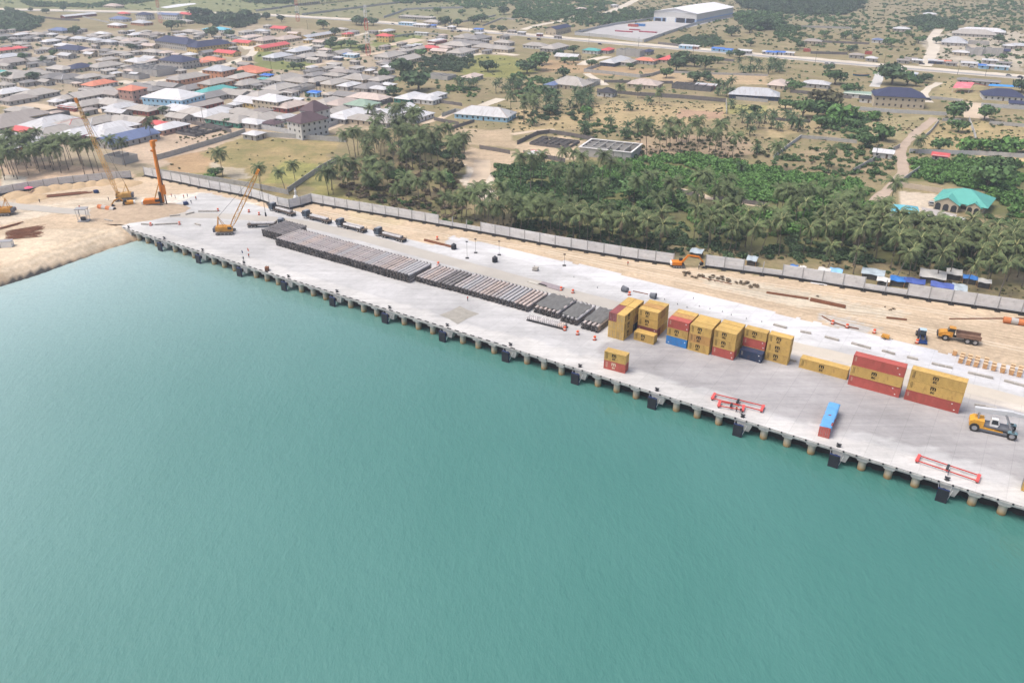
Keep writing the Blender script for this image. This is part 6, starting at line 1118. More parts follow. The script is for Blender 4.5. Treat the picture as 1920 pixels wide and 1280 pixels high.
f = MB(); f.add([(-13,-7,3),(-2,-7,3.4),(2,6,5.5),(-9,7,5.2)], [(0,1,2,3)]); f.add([(2,6,5.5),(13,2,3.6),(11,5,3.4),(0,8,4.8)], [(0,1,2,3)]); f.obj('roof_sheet', M_PNK, t)
for p_ in ((-12.5,-6.5,3),(-2.2,-6.5,3.3),(12,2.6,3.4),(1.6,5.6,5.3),(-8.6,6.5,5)): MB().tube((p_[0],p_[1],0), p_, 0.1, n=5).obj('post', M_WHITE, t)
x, y, _ = G(1893,162,3); t = thing('tarpaulin', 'bright blue tarpaulin roof behind the navy-roofed bungalow', 'tarpaulin', (x, y, -0.05), R(-20)); f = MB(); f.add([(-14,-3,3),(14,-3,3.2),(14,3,3.6),(-12,3,3.4)], [(0,1,2,3)]); f.obj('sheet', mat('tarp_cyan', (0.04,0.28,0.70), 0.5, 0.1), t)
for p_ in ((-13,-2.5,2.9),(13,-2.5,3.1),(13,2.5,3.4),(-11,2.5,3.3)): MB().tube((p_[0],p_[1],0), p_, 0.08, n=5).obj('post', M_WOOD, t)
# ---- walls
WALLM = {'g': mat('block_wall_grey', (0.40,0.39,0.37), 0.95, 0.15, 0.5, ov=0.06, dirt=(0.2,0.18,0.16), dirt_amt=0.4), 'd': mat('block_wall_dark', (0.17,0.155,0.15), 0.95, 0.25, 0.5, ov=0.1), 'c': mat('block_wall_cream', (0.50,0.42,0.33), 0.95, 0.12, 0.5), 'w': mat('block_wall_pale', (0.46,0.46,0.46), 0.95, 0.12, 0.5)}
WALLS = [
 ([(294,300),(330,290),(380,275),(430,260),(461,249)],'g',2.6,'long grey block wall running up to the white gatehouse'),([(494,256),(540,259),(600,263),(651,267)],'g',2.6,'grey block wall right of the white gatehouse'),
 ([(283,323),(380,337),(467,350),(542,365)],'g',2.2,'weathered grey wall just behind the long panel fence'),([(540,361),(570,340),(600,319),(634,301)],'g',2.3,'grey block wall slanting up through the grass'),
 ([(486,241),(520,247),(552,253),(572,256),(605,244),(637,231)],'w',2.6,'white compound wall of the brown-roofed houses'),([(817,192),(867,199)],'d',2.0,'dark block wall left of the white bungalow compound'),
 ([(829,219),(854,210),(885,215),(915,221),(957,216)],'g',2.2,'grey wall round the white hip-roofed bungalow'),([(814,226),(861,235)],'d',2.0,'dark short wall across the green plot'),([(840,245),(890,229)],'d',1.8,'dark wall below the green plot'),
 ([(970,271),(1007,253),(1030,250),(1070,256),(1116,265)],'d',2.2,'dark wall round the back of the sandy building plot'),([(982,290),(1020,297),(1060,305)],'d',2.2,'dark wall along the front of the sandy building plot'),([(900,279),(930,284),(957,289)],'d',2.0,'dark low wall beside the sandy clearing'),
 ([(1135,120),(1095,135),(1150,140),(1200,146),(1222,143),(1240,137)],'g',2.4,'grey wall round the reddish field'),([(1120,172),(1160,176),(1200,180)],'d',2.2,'dark wall right of the black-roofed white hut'),([(1200,180),(1280,185),(1361,192)],'d',2.6,'long dark wall above the dry palm field'),([(1361,192),(1362,215)],'g',2.2,'short grey wall turning towards the palm field'),([(1380,187),(1440,192)],'g',2.0,'grey wall before the navy-walled bungalow'),([(1133,155),(1183,156)],'d',2.0,'dark short wall behind the cream arched house'),
 ([(1225,157),(1262,157)],'d',2.0,'dark short wall right of the cream arched house'),([(1482,174),(1540,179),(1597,186)],'d',2.2,'dark wall between the two yellow plots'),([(1472,197),(1530,199)],'d',2.0,'dark wall left of the round bushes'),([(1601,206),(1640,209),(1680,212),(1720,214),(1776,217)],'w',2.2,'white wall with pillars before the navy-roofed villa'),([(1440,224),(1480,228),(1520,230)],'d',1.8,'dark low wall in the bushy plot'),
 ([(1451,296),(1475,278),(1501,259)],'w',1.8,'pale wall slanting through the scrub at centre right'),([(1501,259),(1550,263),(1607,269)],'g',1.8,'grey wall across the scrub at centre right'),([(1600,323),(1630,306),(1665,288),(1687,276)],'g',2.0,'grey wall along the left of the dirt track'),([(1726,265),(1745,248),(1760,229)],'w',1.8,'pale wall along the right of the dirt track'),([(1816,226),(1826,252),(1835,287)],'w',2.0,'pale wall running down between two dry fields'),
 ([(1705,287),(1770,289),(1835,291),(1920,296)],'w',2.2,'long pale wall at the foot of the dry fields'),([(1839,200),(1880,203),(1925,206)],'w',2.4,'grey panel wall before the navy-roofed bungalow'),([(1855,233),(1890,236),(1925,239)],'g',2.0,'grey block wall at right edge above dry field'),([(1767,227),(1802,228)],'g',1.8,'short grey wall by the sandy drive'),([(1685,350),(1725,356),(1768,363)],'c',2.2,'cream wall behind the teal villa forecourt'),([(1722,320),(1697,337),(1672,357)],'g',2.0,'grey wall between track and teal villa'),
 ([(1685,413),(1716,416)],'d',2.2,'dark stone wall left of the teal villa gate'),([(1751,420),(1799,428)],'d',2.2,'dark stone wall under the teal villa pool'),([(1804,191),(1742,185)],'g',1.8,'grey wall under the sandy yard'),([(1078,66),(1140,71),(1205,80)],'w',3.0,'pale front wall of the factory yard'),([(1207,80),(1255,63),(1300,48),(1340,38),(1400,26)],'w',3.0,'pale right wall of the factory yard'),([(1078,64),(1120,54),(1160,46),(1225,37)],'w',2.6,'pale left wall of the factory yard'),
 ([(720,34),(745,26),(762,19),(815,17),(869,16)],'w',2.4,'pale far wall beyond the highway bend'),([(480,22),(520,17),(555,11),(600,6)],'g',2.5,'grey far wall left of the steel frame'),([(567,29),(640,20),(717,10),(780,3)],'g',2.5,'grey far wall under the steel frame'),([(1502,52),(1550,53),(1595,55)],'g',2.2,'grey far wall of the upper dry plot'),([(1596,55),(1599,77)],'w',2.0,'pale far wall down the upper dry plot'),([(1540,80),(1590,82),(1630,84)],'d',2.0,'dark far wall right of the pinkish cottage'),([(1520,101),(1560,102),(1589,103)],'d',2.2,'dark wall along the highway verge'),([(1234,83),(1277,88)],'d',2.2,'dark wall by the highway left of kiosks'),([(1317,111),(1345,113),(1377,116)],'d',2.0,'dark wall in the green verge below the highway'),([(1262,137),(1340,140),(1440,143)],'g',1.6,'low grey wall along the top of the orange field'),([(720,74),(755,68),(790,64),(830,67)],'g',2.0,'grey wall behind the green playing field'),([(840,47),(880,40),(905,36),(930,30)],'g',1.8,'grey far wall right of the highway shops'),([(150,32),(190,41),(205,44)],'g',2.0,'grey wall below the long white shed'),([(75,34),(110,38),(150,40)],'d',2.2,'dark wall right of the upper left wood'),([(905,50),(940,36),(965,38)],'g',1.8,'curving grey far wall near the dark trees'),([(353,232),(400,240),(435,250)],'d',2.2,'dark wall behind the overgrown foundations'),([(1270,360),(1300,368),(1310,372)],'d',1.8,'short dark wall in the green thicket, left part'),([(1338,374),(1400,382),(1440,388)],'d',1.8,'long dark wall in the green thicket, right part')]
for pts, m, h, lab in WALLS:
    P = [np.array(p[:2]) for p in gl(pts)]; t = thing('boundary_wall', lab, 'wall', (*P[0], -0.06)); pil = MB().b2(-0.2, 0.2, -0.2, 0.2, 0, h+0.15).mesh('pillar', WALLM[m])
    for a, c in zip(P[:-1], P[1:]):
        L = float(np.linalg.norm(c-a)); yw = math.atan2(c[1]-a[1], c[0]-a[0]); k = max(1, round(L/8)); w_ = L/k; pm_ = MB().b2(0.21, w_-0.21, -0.1, 0.1, 0, h).mesh('wall_panel', WALLM[m])
        for i in range(k): q = a+(c-a)*i/k-P[0]; link('wall_panel', pm_, t, loc=(*q, 0), rz=yw); link('pillar', pil, t, loc=(*q, 0), rz=yw)
# ---- masts, steel frame, water tower, poles
def mast(u, v, h, lab, w=2.6):
    b_ = G(u, v); t = thing('radio_mast', lab, 'mast', (b_[0], b_[1], 0)); k = 4
    for i in range(k): f = MB(); lattice(f, (0,0,h*i/k), (0,0,h*(i+1)/k), w*(1-0.55*i/k)*1.5, w*(1-0.55*(i+1)/k)*1.5, 6, 0.09); f.obj('mast_section', M_RED if i % 2 == 0 else M_WHITE, t)
    for z in (0.86, 0.95):
        f = MB(); 
        for a in range(3): f.b2(1.1*math.cos(a*2.1)-0.3, 1.1*math.cos(a*2.1)+0.3, 1.1*math.sin(a*2.1)-0.3, 1.1*math.sin(a*2.1)+0.3, h*z, h*z+2.0)
        f.obj('antenna', M_WHITE, t)
mast(691,105,42,'red and white lattice mast beside the upper village street'); mast(302,44,34,'thin lattice mast beside the navy-roofed houses at upper left'); mast(559,41,36,'lattice mast at the top edge left of the steel frame')
b_ = G(560, 12); t = thing('open_shed', 'long maroon-topped steel frame shed without walls at top', 'steel frame', (b_[0], b_[1], 0), math.atan2(*(np.array(G(665,1)[:2])-np.array(G(560,12)[:2]))[::-1])); L_ = float(np.linalg.norm(np.array(G(665,1)[:2])-np.array(G(560,12)[:2])))
f = MB(); f.add([(0,0,8),(L_,0,8),(L_,12,10),(0,12,10)], [(0,1,2,3)]); f.obj('roof_sheet', mat('maroon_sheet', (0.22,0.07,0.09), 0.7, 0.15), t); cme = MB().b2(-0.25, 0.25, -0.25, 0.25, 0, 8).mesh('column', mat('column_olive', (0.34,0.32,0.16), 0.8, 0.1))
for i in range(26): link('column', cme, t, loc=(L_*i/25, 0, 0))
b_ = G(598, 176); t = thing('water_tower', 'black water tank on a dark steel tower in town', 'water tower', (b_[0], b_[1], 0))
for sx in (-1, 1):
    for sy in (-1, 1): MB().b2(sx*1.2-0.1, sx*1.2+0.1, sy*1.2-0.1, sy*1.2+0.1, 0, 5).obj('leg', M_DARK, t)
f = MB(); f.tube((0,0,5), (0,0,7.6), 1.5, n=12); f.tube((0,0,7.6), (0,0,8.2), 1.5, 0.5, 12); f.obj('tank', M_TANK, t)
for i, (u, v, h) in enumerate(sorted([(1104,84,11),(1299,104,11),(1528,120,11),(1656,128,11),(1795,140,11),(1847,143,11),(1014,77,9),(878,58,10),(577,56,10),(509,131,10),(573,150,10),(1197,88,9),(943,72,10),(1641,300,10),(382,231,9),(785,171,10)])):
    b_ = G(u, v); t = thing('utility_pole', f'thin dark utility pole, {nth(i+1)} from left in the photo', 'pole', (b_[0], b_[1], 0), R(55), 'utility poles'); MB().tube((0,0,0), (0,0,h), 0.14, 0.09, 6).obj('pole', M_DARK, t); MB().b2(-1.1, 1.1, -0.06, 0.06, h-0.9, h-0.75).obj('cross_arm', M_DARK, t)

# ================================================================ VEGETATION
def foliage(name, col, island=0.45, ov=0.22):
    m = mat(name, col, 0.75, 0.25, 0.25, ov=ov, island=island, spec=0.25); return m
F_BRI = foliage('leaf_bright', (0.092,0.185,0.048)); F_MID = foliage('leaf_mid', (0.078,0.142,0.050)); F_DRK = foliage('leaf_dark', (0.066,0.108,0.050)); F_OLV = foliage('leaf_olive', (0.085,0.10,0.038)); F_DRY = foliage('leaf_dry', (0.16,0.125,0.085)); F_PAL = foliage('palm_leaf', (0.098,0.130,0.054), 0.3, 0.3); F_OIL = foliage('oil_palm_leaf', (0.068,0.115,0.052), 0.3, 0.2)
M_TRK = mat('palm_trunk', (0.16,0.135,0.11), 0.9, 0.25, 1.5, ov=0.2); M_BARK = mat('bark', (0.12,0.095,0.07), 0.9, 0.3, 1.0, ov=0.2)
def leaf_quads(centers, normals, size, rng):
    n_ = len(centers); a = rng.normal(size=(n_, 3)); t1 = np.cross(normals, a); t1 /= np.linalg.norm(t1, axis=1)[:, None]+1e-9; t2 = np.cross(normals, t1)
    s = (size*rng.uniform(0.6, 1.3, n_))[:, None]; w = s*rng.uniform(0.45, 0.9, n_)[:, None]
    return np.stack([centers-t1*s*0.5-t2*w*0.15, centers-t2*w*0.55, centers+t1*s*0.5+t2*w*0.1, centers+t2*w*0.5], 1)
def crown_pts(rng, n_, lobes, flat=0.75):
    """points over several lobes; returns centres, normals in a unit-ish crown sitting on z=0"""
    L = []
    for i in range(lobes): a = rng.uniform(0, 6.28); r = rng.uniform(0.15, 0.62); L.append((r*math.cos(a), r*math.sin(a), rng.uniform(0.28, 0.75)*flat, rng.uniform(0.30, 0.52)))
    L.append((0, 0, 0.55*flat, 0.55)); L = np.array(L); k = rng.integers(0, len(L), n_); d = rng.normal(size=(n_, 3)); d[:, 2] = d[:, 2]*0.9+0.25; d /= np.linalg.norm(d, axis=1)[:, None]
    rr = L[k, 3]*rng.uniform(0.72, 1.05, n_); c = L[k, :3]+d*rr[:, None]*np.array([1, 1, flat]); c[:, 2] = np.maximum(c[:, 2], 0.02)
    nn = d+rng.normal(size=(n_, 3))*0.45; nn /= np.linalg.norm(nn, axis=1)[:, None]; return c, nn
BUSH = []
for i in range(6):
    rg_ = np.random.default_rng(100+i); c, nn = crown_pts(rg_, 130, 5); BUSH.append(leaf_quads(c, nn, 0.36, rg_))
TUFT = []
for i in range(6):
    rg_ = np.random.default_rng(200+i); c, nn = crown_pts(rg_, 34, 3); TUFT.append(leaf_quads(c, nn, 0.55, rg_))
def thicket(lab, poly, dens, r0, r1, m, hs=0.9, seed=1, cat='thicket', world=False, proto=None, clump=-0.62):
    rg_ = np.random.default_rng(seed); P = poly if world else gp(poly); xs = [p[0] for p in P]; ys = [p[1] for p in P]; area = (max(xs)-min(xs))*(max(ys)-min(ys)); n_ = int(area*dens/100)
    X = rg_.uniform(min(xs), max(xs), n_); Y = rg_.uniform(min(ys), max(ys), n_); j = vnoise(X, Y, 22, seed)*r1*1.2; k = inside(P, X+j, Y-j); gap = vnoise(X, Y, 34, seed+7) > clump; k &= gap; X, Y = X[k], Y[k]
    if not len(X): return
    ok = np.ones(len(X), bool)
    for pl_, hw in EXCL: ok &= seg_dist(pl_, X, Y) > hw+r0*0.7
    for pl_ in EXPOLY: ok &= ~inside(pl_, X, Y)
    for h_ in HOUSES: ok &= (X-h_[0].location[0])**2+(Y-h_[0].location[1])**2 > (h_[7]*0.5+r0)**2
    X, Y = X[ok], Y[ok]
    if not len(X): return
    r = rg_.uniform(r0, r1, len(X)); out = []
    for x, y, q in zip(X, Y, r):
        B = (proto or BUSH)[rg_.integers(0, 6)]; a = rg_.uniform(0, 6.28); ca, sa = math.cos(a)*q, math.sin(a)*q; V = np.empty_like(B); V[..., 0] = B[..., 0]*ca-B[..., 1]*sa+x; V[..., 1] = B[..., 0]*sa+B[..., 1]*ca+y; V[..., 2] = B[..., 2]*q*hs*rg_.uniform(0.7, 1.25)-0.08; out.append(V)
    V = np.concatenate(out).reshape(-1, 3); o = link('thicket', np_mesh('thicket', V, np.arange(len(V)).reshape(-1, 4), m)); tag(o, lab, cat, None, 'stuff')
for i, q in enumerate([
 ('bright green thicket below the roofless white-beamed building', [(1165,300),(1290,290),(1450,318),(1600,340),(1645,365),(1640,400),(1540,392),(1300,362),(1170,345),(1120,330)], 20, 1.6, 3.4, F_BRI),
 ('green thicket around the palms left of the bright one', [(930,310),(1060,308),(1165,325),(1280,365),(1290,395),(1180,410),(1060,395),(940,385),(930,345)], 18, 1.4, 3.0, F_MID),
 ('lower green thicket right of the sandy path', [(1290,395),(1440,392),(1640,405),(1680,430),(1600,450),(1440,440),(1300,425)], 18, 1.6, 3.2, F_BRI),
 ('dark undergrowth beneath the middle palms', [(960,395),(1100,405),(1290,420),(1440,440),(1480,488),(1320,481),(1240,476),(1100,453),(970,431)], 16, 1.0, 2.4, F_DRK),
 ('dark undergrowth beneath the right palms', [(1480,445),(1640,450),(1690,430),(1920,465),(1920,520),(1700,505),(1480,488)], 15, 1.2, 2.8, F_DRK),
 ('green thicket above the teal villa', [(1700,330),(1740,300),(1800,297),(1920,312),(1920,415),(1880,395),(1850,360),(1780,345),(1760,345)], 16, 1.8, 3.8, F_BRI),
 ('dark green thicket right of the teal villa', [(1870,395),(1920,405),(1920,435),(1860,420)], 9, 1.5, 3.0, F_MID),
 ('scrub on the left of the dirt track', [(1440,300),(1560,275),(1650,275),(1690,300),(1650,345),(1600,335),(1450,312)], 6, 1.2, 2.8, F_MID),
 ('olive scrub among the far palms', [(1160,245),(1400,250),(1450,280),(1440,310),(1290,288),(1170,292)], 3.5, 0.8, 2.0, F_OLV),
 ('dry brown brush in the middle grove', [(620,320),(760,300),(860,310),(880,370),(860,415),(760,395),(650,370)], 5, 0.9, 2.2, F_DRY),
 ('olive brush in the middle grove', [(640,300),(760,285),(850,310),(870,390),(840,410),(700,380),(640,345)], 3.2, 1.0, 2.6, F_OLV),
 ('green brush along the long fence', [(690,365),(800,385),(900,420),(880,425),(760,402),(690,385)], 7, 0.8, 1.9, F_MID),
 ('dark trees of the middle grove', [(740,275),(800,265),(850,275),(870,300),(800,300),(745,295)], 5, 2.0, 4.0, F_DRK),
 ('dark brush behind the fence at centre', [(960,410),(1180,450),(1240,462),(1230,480),(1100,455),(970,428)], 4, 0.7, 1.8, F_OLV),
 ('dark debris brush behind the shacks', [(1460,485),(1560,490),(1660,500),(1740,505),(1740,515),(1600,505),(1470,497)], 4, 0.6, 1.4, F_DRK),
 ('wood at the upper left edge', [(-40,25),(40,26),(75,38),(72,52),(40,62),(-40,60)], 2.6, 4, 7, F_DRK),
 ('far wood along the left top edge', [(40,5),(110,9),(180,9),(230,0),(300,-3),(300,2),(190,15),(60,14)], 2.2, 3.5, 6, F_MID),
 ('far wood left of the steel frame', [(440,-4),(560,-4),(545,6),(500,9),(470,6)], 2.4, 4, 7, F_DRK),
 ('wood above the school by the highway', [(350,30),(420,28),(480,26),(480,46),(450,54),(400,50),(355,42)], 2.2, 4, 7, F_DRK),
 ('far wood at the top centre', [(730,-4),(820,-4),(840,4),(780,8),(740,6)], 2.2, 4, 7, F_MID),
 ('far scrub right of the highway shops', [(830,2),(960,-4),(1120,-4),(1150,8),(1090,22),(1060,34),(980,34),(960,14),(880,18)], 1.0, 3, 6, F_MID),
 ('far scrub left of the factory', [(960,22),(1070,18),(1230,22),(1225,34),(1140,48),(1080,45),(1000,40),(965,35)], 1.8, 3, 6, F_MID),
 ('far scrub row behind the factory yard', [(1120,28),(1228,26),(1228,34),(1130,38)], 2.4, 3, 5.5, F_DRK),
 ('broad far wood at the top right of the factory', [(1375,-4),(1620,-4),(1605,22),(1560,30),(1500,28),(1440,24),(1390,14)], 2.6, 4, 7.5, F_DRK),
 ('wooded slope right of the factory', [(1380,25),(1460,28),(1470,52),(1420,60),(1385,45)], 2.4, 4, 8, F_MID),
 ('bushes above the roadside kiosks', [(1255,82),(1285,68),(1345,70),(1362,84),(1320,89)], 4.5, 2.5, 4.5, F_DRK),
 ('scrub in the upper right plots', [(1460,50),(1500,50),(1505,78),(1470,84),(1450,70)], 3, 2.5, 4.5, F_MID),
 ('far scattered scrub at the top right', [(1440,28),(1660,30),(1920,-4),(1920,62),(1760,60),(1640,60),(1500,50)], 0.35, 2.5, 5, F_MID),
 ('bushy belt left of the large grey hall', [(1696,40),(1720,30),(1790,38),(1800,58),(1730,60)], 3, 3, 6, F_DRK),
 ('bushy plots beside the palms at centre right', [(1530,220),(1590,215),(1640,232),(1620,262),(1560,255),(1540,240)], 4.5, 1.8, 4.0, F_MID),
 ('bushes around the round tree below villa', [(1590,255),(1680,262),(1680,290),(1610,292)], 3.5, 1.6, 3.6, F_MID),
 ('dark hedge in the town beside the big trees', [(785,112),(880,104),(890,124),(860,136),(790,134)], 5, 2.4, 4.5, F_DRK),
 ('green bushes below the pink-roofed house', [(830,160),(900,168),(900,185),(840,182)], 3.5, 1.6, 3.2, F_BRI),
 ('bush belt above the dark palm clump', [(960,140),(1040,148),(1050,175),(970,185)], 4.0, 2.0, 4.2, F_MID),
 ('dark brush below the dark palm clump', [(960,205),(1040,210),(1100,200),(1110,222),(1010,230),(960,225)], 3.5, 1.4, 3.0, F_DRK),
 ('dark brush right of the roofless building', [(1080,222),(1180,228),(1240,240),(1200,262),(1090,250)], 2.5, 1.2, 2.8, F_MID),
 ('scattered tufts in the dry middle field', [(960,200),(1360,200),(1440,260),(1180,300),(960,250)], 0.7, 0.6, 1.5, F_OLV),
 ('scattered tufts in the dry fields at right', [(1440,200),(1920,215),(1920,290),(1600,300),(1440,260)], 0.9, 0.7, 1.9, F_OLV),
 ('scattered tufts in the grass behind the fence', [(300,315),(470,260),(640,275),(600,345),(560,365),(400,338)], 0.35, 0.5, 1.2, F_OLV),
 ('green weeds over the overgrown foundations', [(330,252),(400,235),(440,250),(380,268),(330,270)], 4.5, 0.6, 1.4, F_OLV),
 ('garden bushes scattered through the left town', [(0,62),(480,60),(480,230),(300,260),(0,235)], 0.6, 0.9, 2.6, F_MID),
 ('garden bushes scattered through the middle town', [(480,60),(960,60),(960,110),(740,240),(480,240)], 0.6, 0.9, 2.6, F_MID),
 ('brown root debris windrow on the sand strip', [(1281,512),(1340,517),(1390,527),(1428,535),(1410,540),(1350,530),(1285,518)], 70, 0.5, 1.2, F_DRY),
 ('brown brush clump on the sand strip', [(1516,546),(1530,546),(1531,556),(1517,556)], 60, 0.6, 1.1, F_DRY),
 ('brown rubble brush near the dump truck', [(1650,560),(1666,560),(1672,585),(1655,585)], 30, 0.3, 0.8, F_DRY)]):
    thicket(*q, seed=300+i)
for i, (lab, poly, dens, r0, r1, m, cl) in enumerate([
 ('low olive scrub dotted over the middle dry field', [(955,190),(1120,178),(1360,195),(1440,200),(1440,262),(1400,300),(1180,300),(960,250)], 5.0, 0.4, 1.3, F_OLV, -0.1),
 ('low green scrub dotted over the middle dry field', [(955,190),(1120,178),(1360,195),(1440,200),(1440,262),(1400,300),(1180,300),(960,250)], 3.0, 0.5, 1.7, F_MID, 0.1),
 ('low green scrub dotted over the right dry fields', [(1440,195),(1600,215),(1920,215),(1920,300),(1700,300),(1600,335),(1440,310)], 4.0, 0.5, 1.7, F_MID, 0.0),
 ('low brown scrub dotted over the right dry fields', [(1440,195),(1600,215),(1920,215),(1920,300),(1700,300),(1600,335),(1440,310)], 3.0, 0.4, 1.2, F_DRY, 0.0),
 ('low scrub below the highway at right', [(1000,95),(1440,108),(1920,160),(1920,200),(1440,190),(1120,170),(1000,150)], 1.6, 0.6, 2.2, F_MID, 0.05),
 ('far low scrub beyond the highway at right', [(960,-4),(1920,-4),(1920,130),(1440,92),(960,55)], 0.9, 1.2, 4.0, F_MID, 0.0),
 ('far olive scrub beyond the highway at right', [(960,-4),(1920,-4),(1920,130),(1440,92),(960,55)], 0.7, 1.0, 3.0, F_OLV, -0.1),
 ('far low scrub beyond the highway at left', [(-60,-4),(960,-4),(960,55),(480,22),(-60,14)], 0.5, 1.2, 4.0, F_MID, 0.1),
 ('weeds and debris along the back of the long fence', [(640,372),(900,420),(1100,450),(1250,475),(1330,480),(1500,490),(1700,528),(1920,562),(1920,540),(1600,490),(1300,462),(1000,412),(800,378)], 9, 0.3, 1.0, F_OLV, -0.3),
 ('dead brown brush along the back of the long fence', [(640,372),(900,420),(1100,450),(1250,475),(1330,480),(1500,490),(1700,528),(1920,562),(1920,540),(1600,490),(1300,462),(1000,412),(800,378)], 9, 0.3, 0.9, F_DRY, -0.1),
 ('low weeds around the white bungalow', [(820,140),(960,120),(1040,160),(960,200),(960,250),(840,250),(750,235),(750,190)], 2.2, 0.4, 1.5, F_OLV, 0.0),
 ('low weeds on the grass behind the fence corner', [(300,318),(470,258),(640,272),(610,320),(560,362),(400,338)], 1.6, 0.25, 0.8, F_OLV, 0.1)]):
    thicket(lab, poly, dens, r0, r1, m, 0.75, 500+i, 'scrub', False, TUFT, cl)
# ---- single trees
TREES = []
def tree_proto(seed, leaves, m, h=1.0, trunk=0.35):
    rg_ = np.random.default_rng(seed); c, nn = crown_pts(rg_, leaves, 8, 0.8); Q_ = leaf_quads(c, nn, 0.26, rg_); V = Q_.reshape(-1, 3); V[:, 2] += trunk
    me = np_mesh('crown', V, np.arange(len(V)).reshape(-1, 4), m); f = MB(); f.path([(0,0,0),(0.02,0,trunk*0.6),(0,0.02,trunk+0.3)], [0.075,0.05,0.03], 7)
    for i in range(4): a = i*1.6+seed; f.path([(0,0,trunk*0.75),(0.22*math.cos(a),0.22*math.sin(a),trunk+0.22),(0.42*math.cos(a),0.42*math.sin(a),trunk+0.42)], [0.04,0.025,0.01], 5)
    return me, f.mesh('trunk', M_BARK)
TP = {'d': [tree_proto(i, 420, F_DRK) for i in (1, 2, 3)], 'm': [tree_proto(i, 420, F_MID) for i in (4, 5, 6)], 'b': [tree_proto(i, 360, F_BRI, trunk=0.12) for i in (7, 8)], 'o': [tree_proto(i, 420, foliage('leaf_brownish', (0.075,0.072,0.035))) for i in (9, 10)]}
TL = """139,66,7,d;87,26,6,d;119,21,5,d;58,22,4,d;20,24,7,d;365,34,10,d;385,32,9,d;460,36,10,d;435,44,9,d;400,42,8,d;322,57,8,d;340,50,6,m;398,70,8,d;434,70,6,d;247,95,5.5,d;499,38,7,d;528,42,6,d;606,55,8,m;626,67,7,d;678,48,9,d;700,48,8,d;668,46,7,m;625,82,5.5,d;620,92,6,m;640,90,6,m;658,90,7,m;682,98,6,d;550,131,4,d;565,132,4.5,d;835,50,9,d;858,50,7,d;888,46,8,d;903,42,8,d;945,28,9,d;941,60,6,d;924,56,4,d;820,26,6,m;864,28,6,m;896,19,6,m;790,108,6,m;757,148,11,d;785,170,13,d;739,180,6,d;720,150,6,m;915,134,8,d;1012,121,8,m;1005,132,10,m;988,138,9,d;1045,108,5.5,d;1076,100,5.5,d;1109,125,5.5,d;1056,145,6,d;1058,118,4,m;1075,119,4,m;1275,124,9,d;1268,133,9,d;1302,125,7,d;1322,131,8,m;1249,146,6,m;1240,116,5,d;1301,154,7,d;1320,150,5,d;1328,152,4,d;1346,119,5,m;1386,109,6,d;1368,106,4,d;1407,87,5,d;1372,68,8,d;1405,62,8,d;1430,56,12,d;1392,40,9,m;1500,92,5,d;1565,158,9,m;1672,158,13,d;1700,160,7,m;1717,162,5,m;1552,133,5,d;1550,212,12,o;1505,220,8,m;1531,218,8,m;1575,226,12,b;1635,225,6,b;1609,225,5,b;1472,204,5,m;1489,172,7,m;1589,178,6,m;1787,224,8,m;1845,225,7,m;1726,155,6,d;1741,150,4,m;1796,247,6,m;1760,282,6,m;1819,284,7,b;1851,286,7,b;1899,286,10,b;1880,288,6,b;1915,174,8,d;1880,112,4,m;1872,80,6,d;1600,96,5,d;1592,98,4,d;1545,70,6,m;1585,74,6,m;1605,77,5,m;1660,84,5,m;1670,88,6,m;1740,28,5,d;1755,82,5,d;1722,82,6,m;1700,68,5,m;1730,78,4,d;290,235,4,d;430,236,3.5,d;452,146,5,d;80,118,5,d;42,114,5,m;8,80,5,d;100,105,4,m;65,152,6,d;18,152,5,d;310,215,4,d;1100,215,5,b;1030,215,6,d;1655,265,7,m;1620,275,6,m;1850,355,9,m;1870,330,8,m;840,350,5,m;850,330,5,o;700,355,4,m;745,345,5,m;1180,375,6,m;1250,390,6,b;1450,420,6,b;1560,420,7,b;1620,440,6,m;405,332,4,m;395,336,3,b;1700,420,5,m;1180,130,4,m;1415,215,5,d;1600,240,5,m;1540,240,6,m;1560,235,6,b"""
TCN = {'d':'dark green', 'm':'mid green', 'b':'bright green', 'o':'brownish'}
tl_ = [e_.split(',') for e_ in TL.split(';')]; tl_ = [(float(a), float(b_), float(c), k) for a, b_, c, k in tl_]
grp = {}
LM2 = LMK+[('the teal villa',1800,385),('the roofless white-beamed building',1145,281),('the middle palm grove',760,300),('the long fence corner',583,380),('the large round bush fields at right',1850,285)]
for u, v, r, k in tl_: j = min(range(len(LM2)), key=lambda i: math.hypot(u-LM2[i][1], (v-LM2[i][2])*2)); grp.setdefault((k, j), []).append((math.hypot(u-LM2[j][1], (v-LM2[j][2])*2), u, v, r))
for (k, j), L_ in grp.items():
    L_.sort()
    for i, (_, u, v, r) in enumerate(L_):
        x, y, _ = G(u, v); t = thing('tree', f'{TCN[k]} broadleaf tree, {(nth(i+1)+" ") if i else ""}nearest {LM2[j][0]}', 'tree', (x, y, -0.06), RNG.uniform(0, 6.28), 'broadleaf trees'); a = RNG.choice(TP[k]); s = r*1.12
        link('crown', a[0], t, sc=(s, s, s*RNG.uniform(0.75, 1.0))); link('trunk', a[1], t, sc=(s, s, s*0.9))
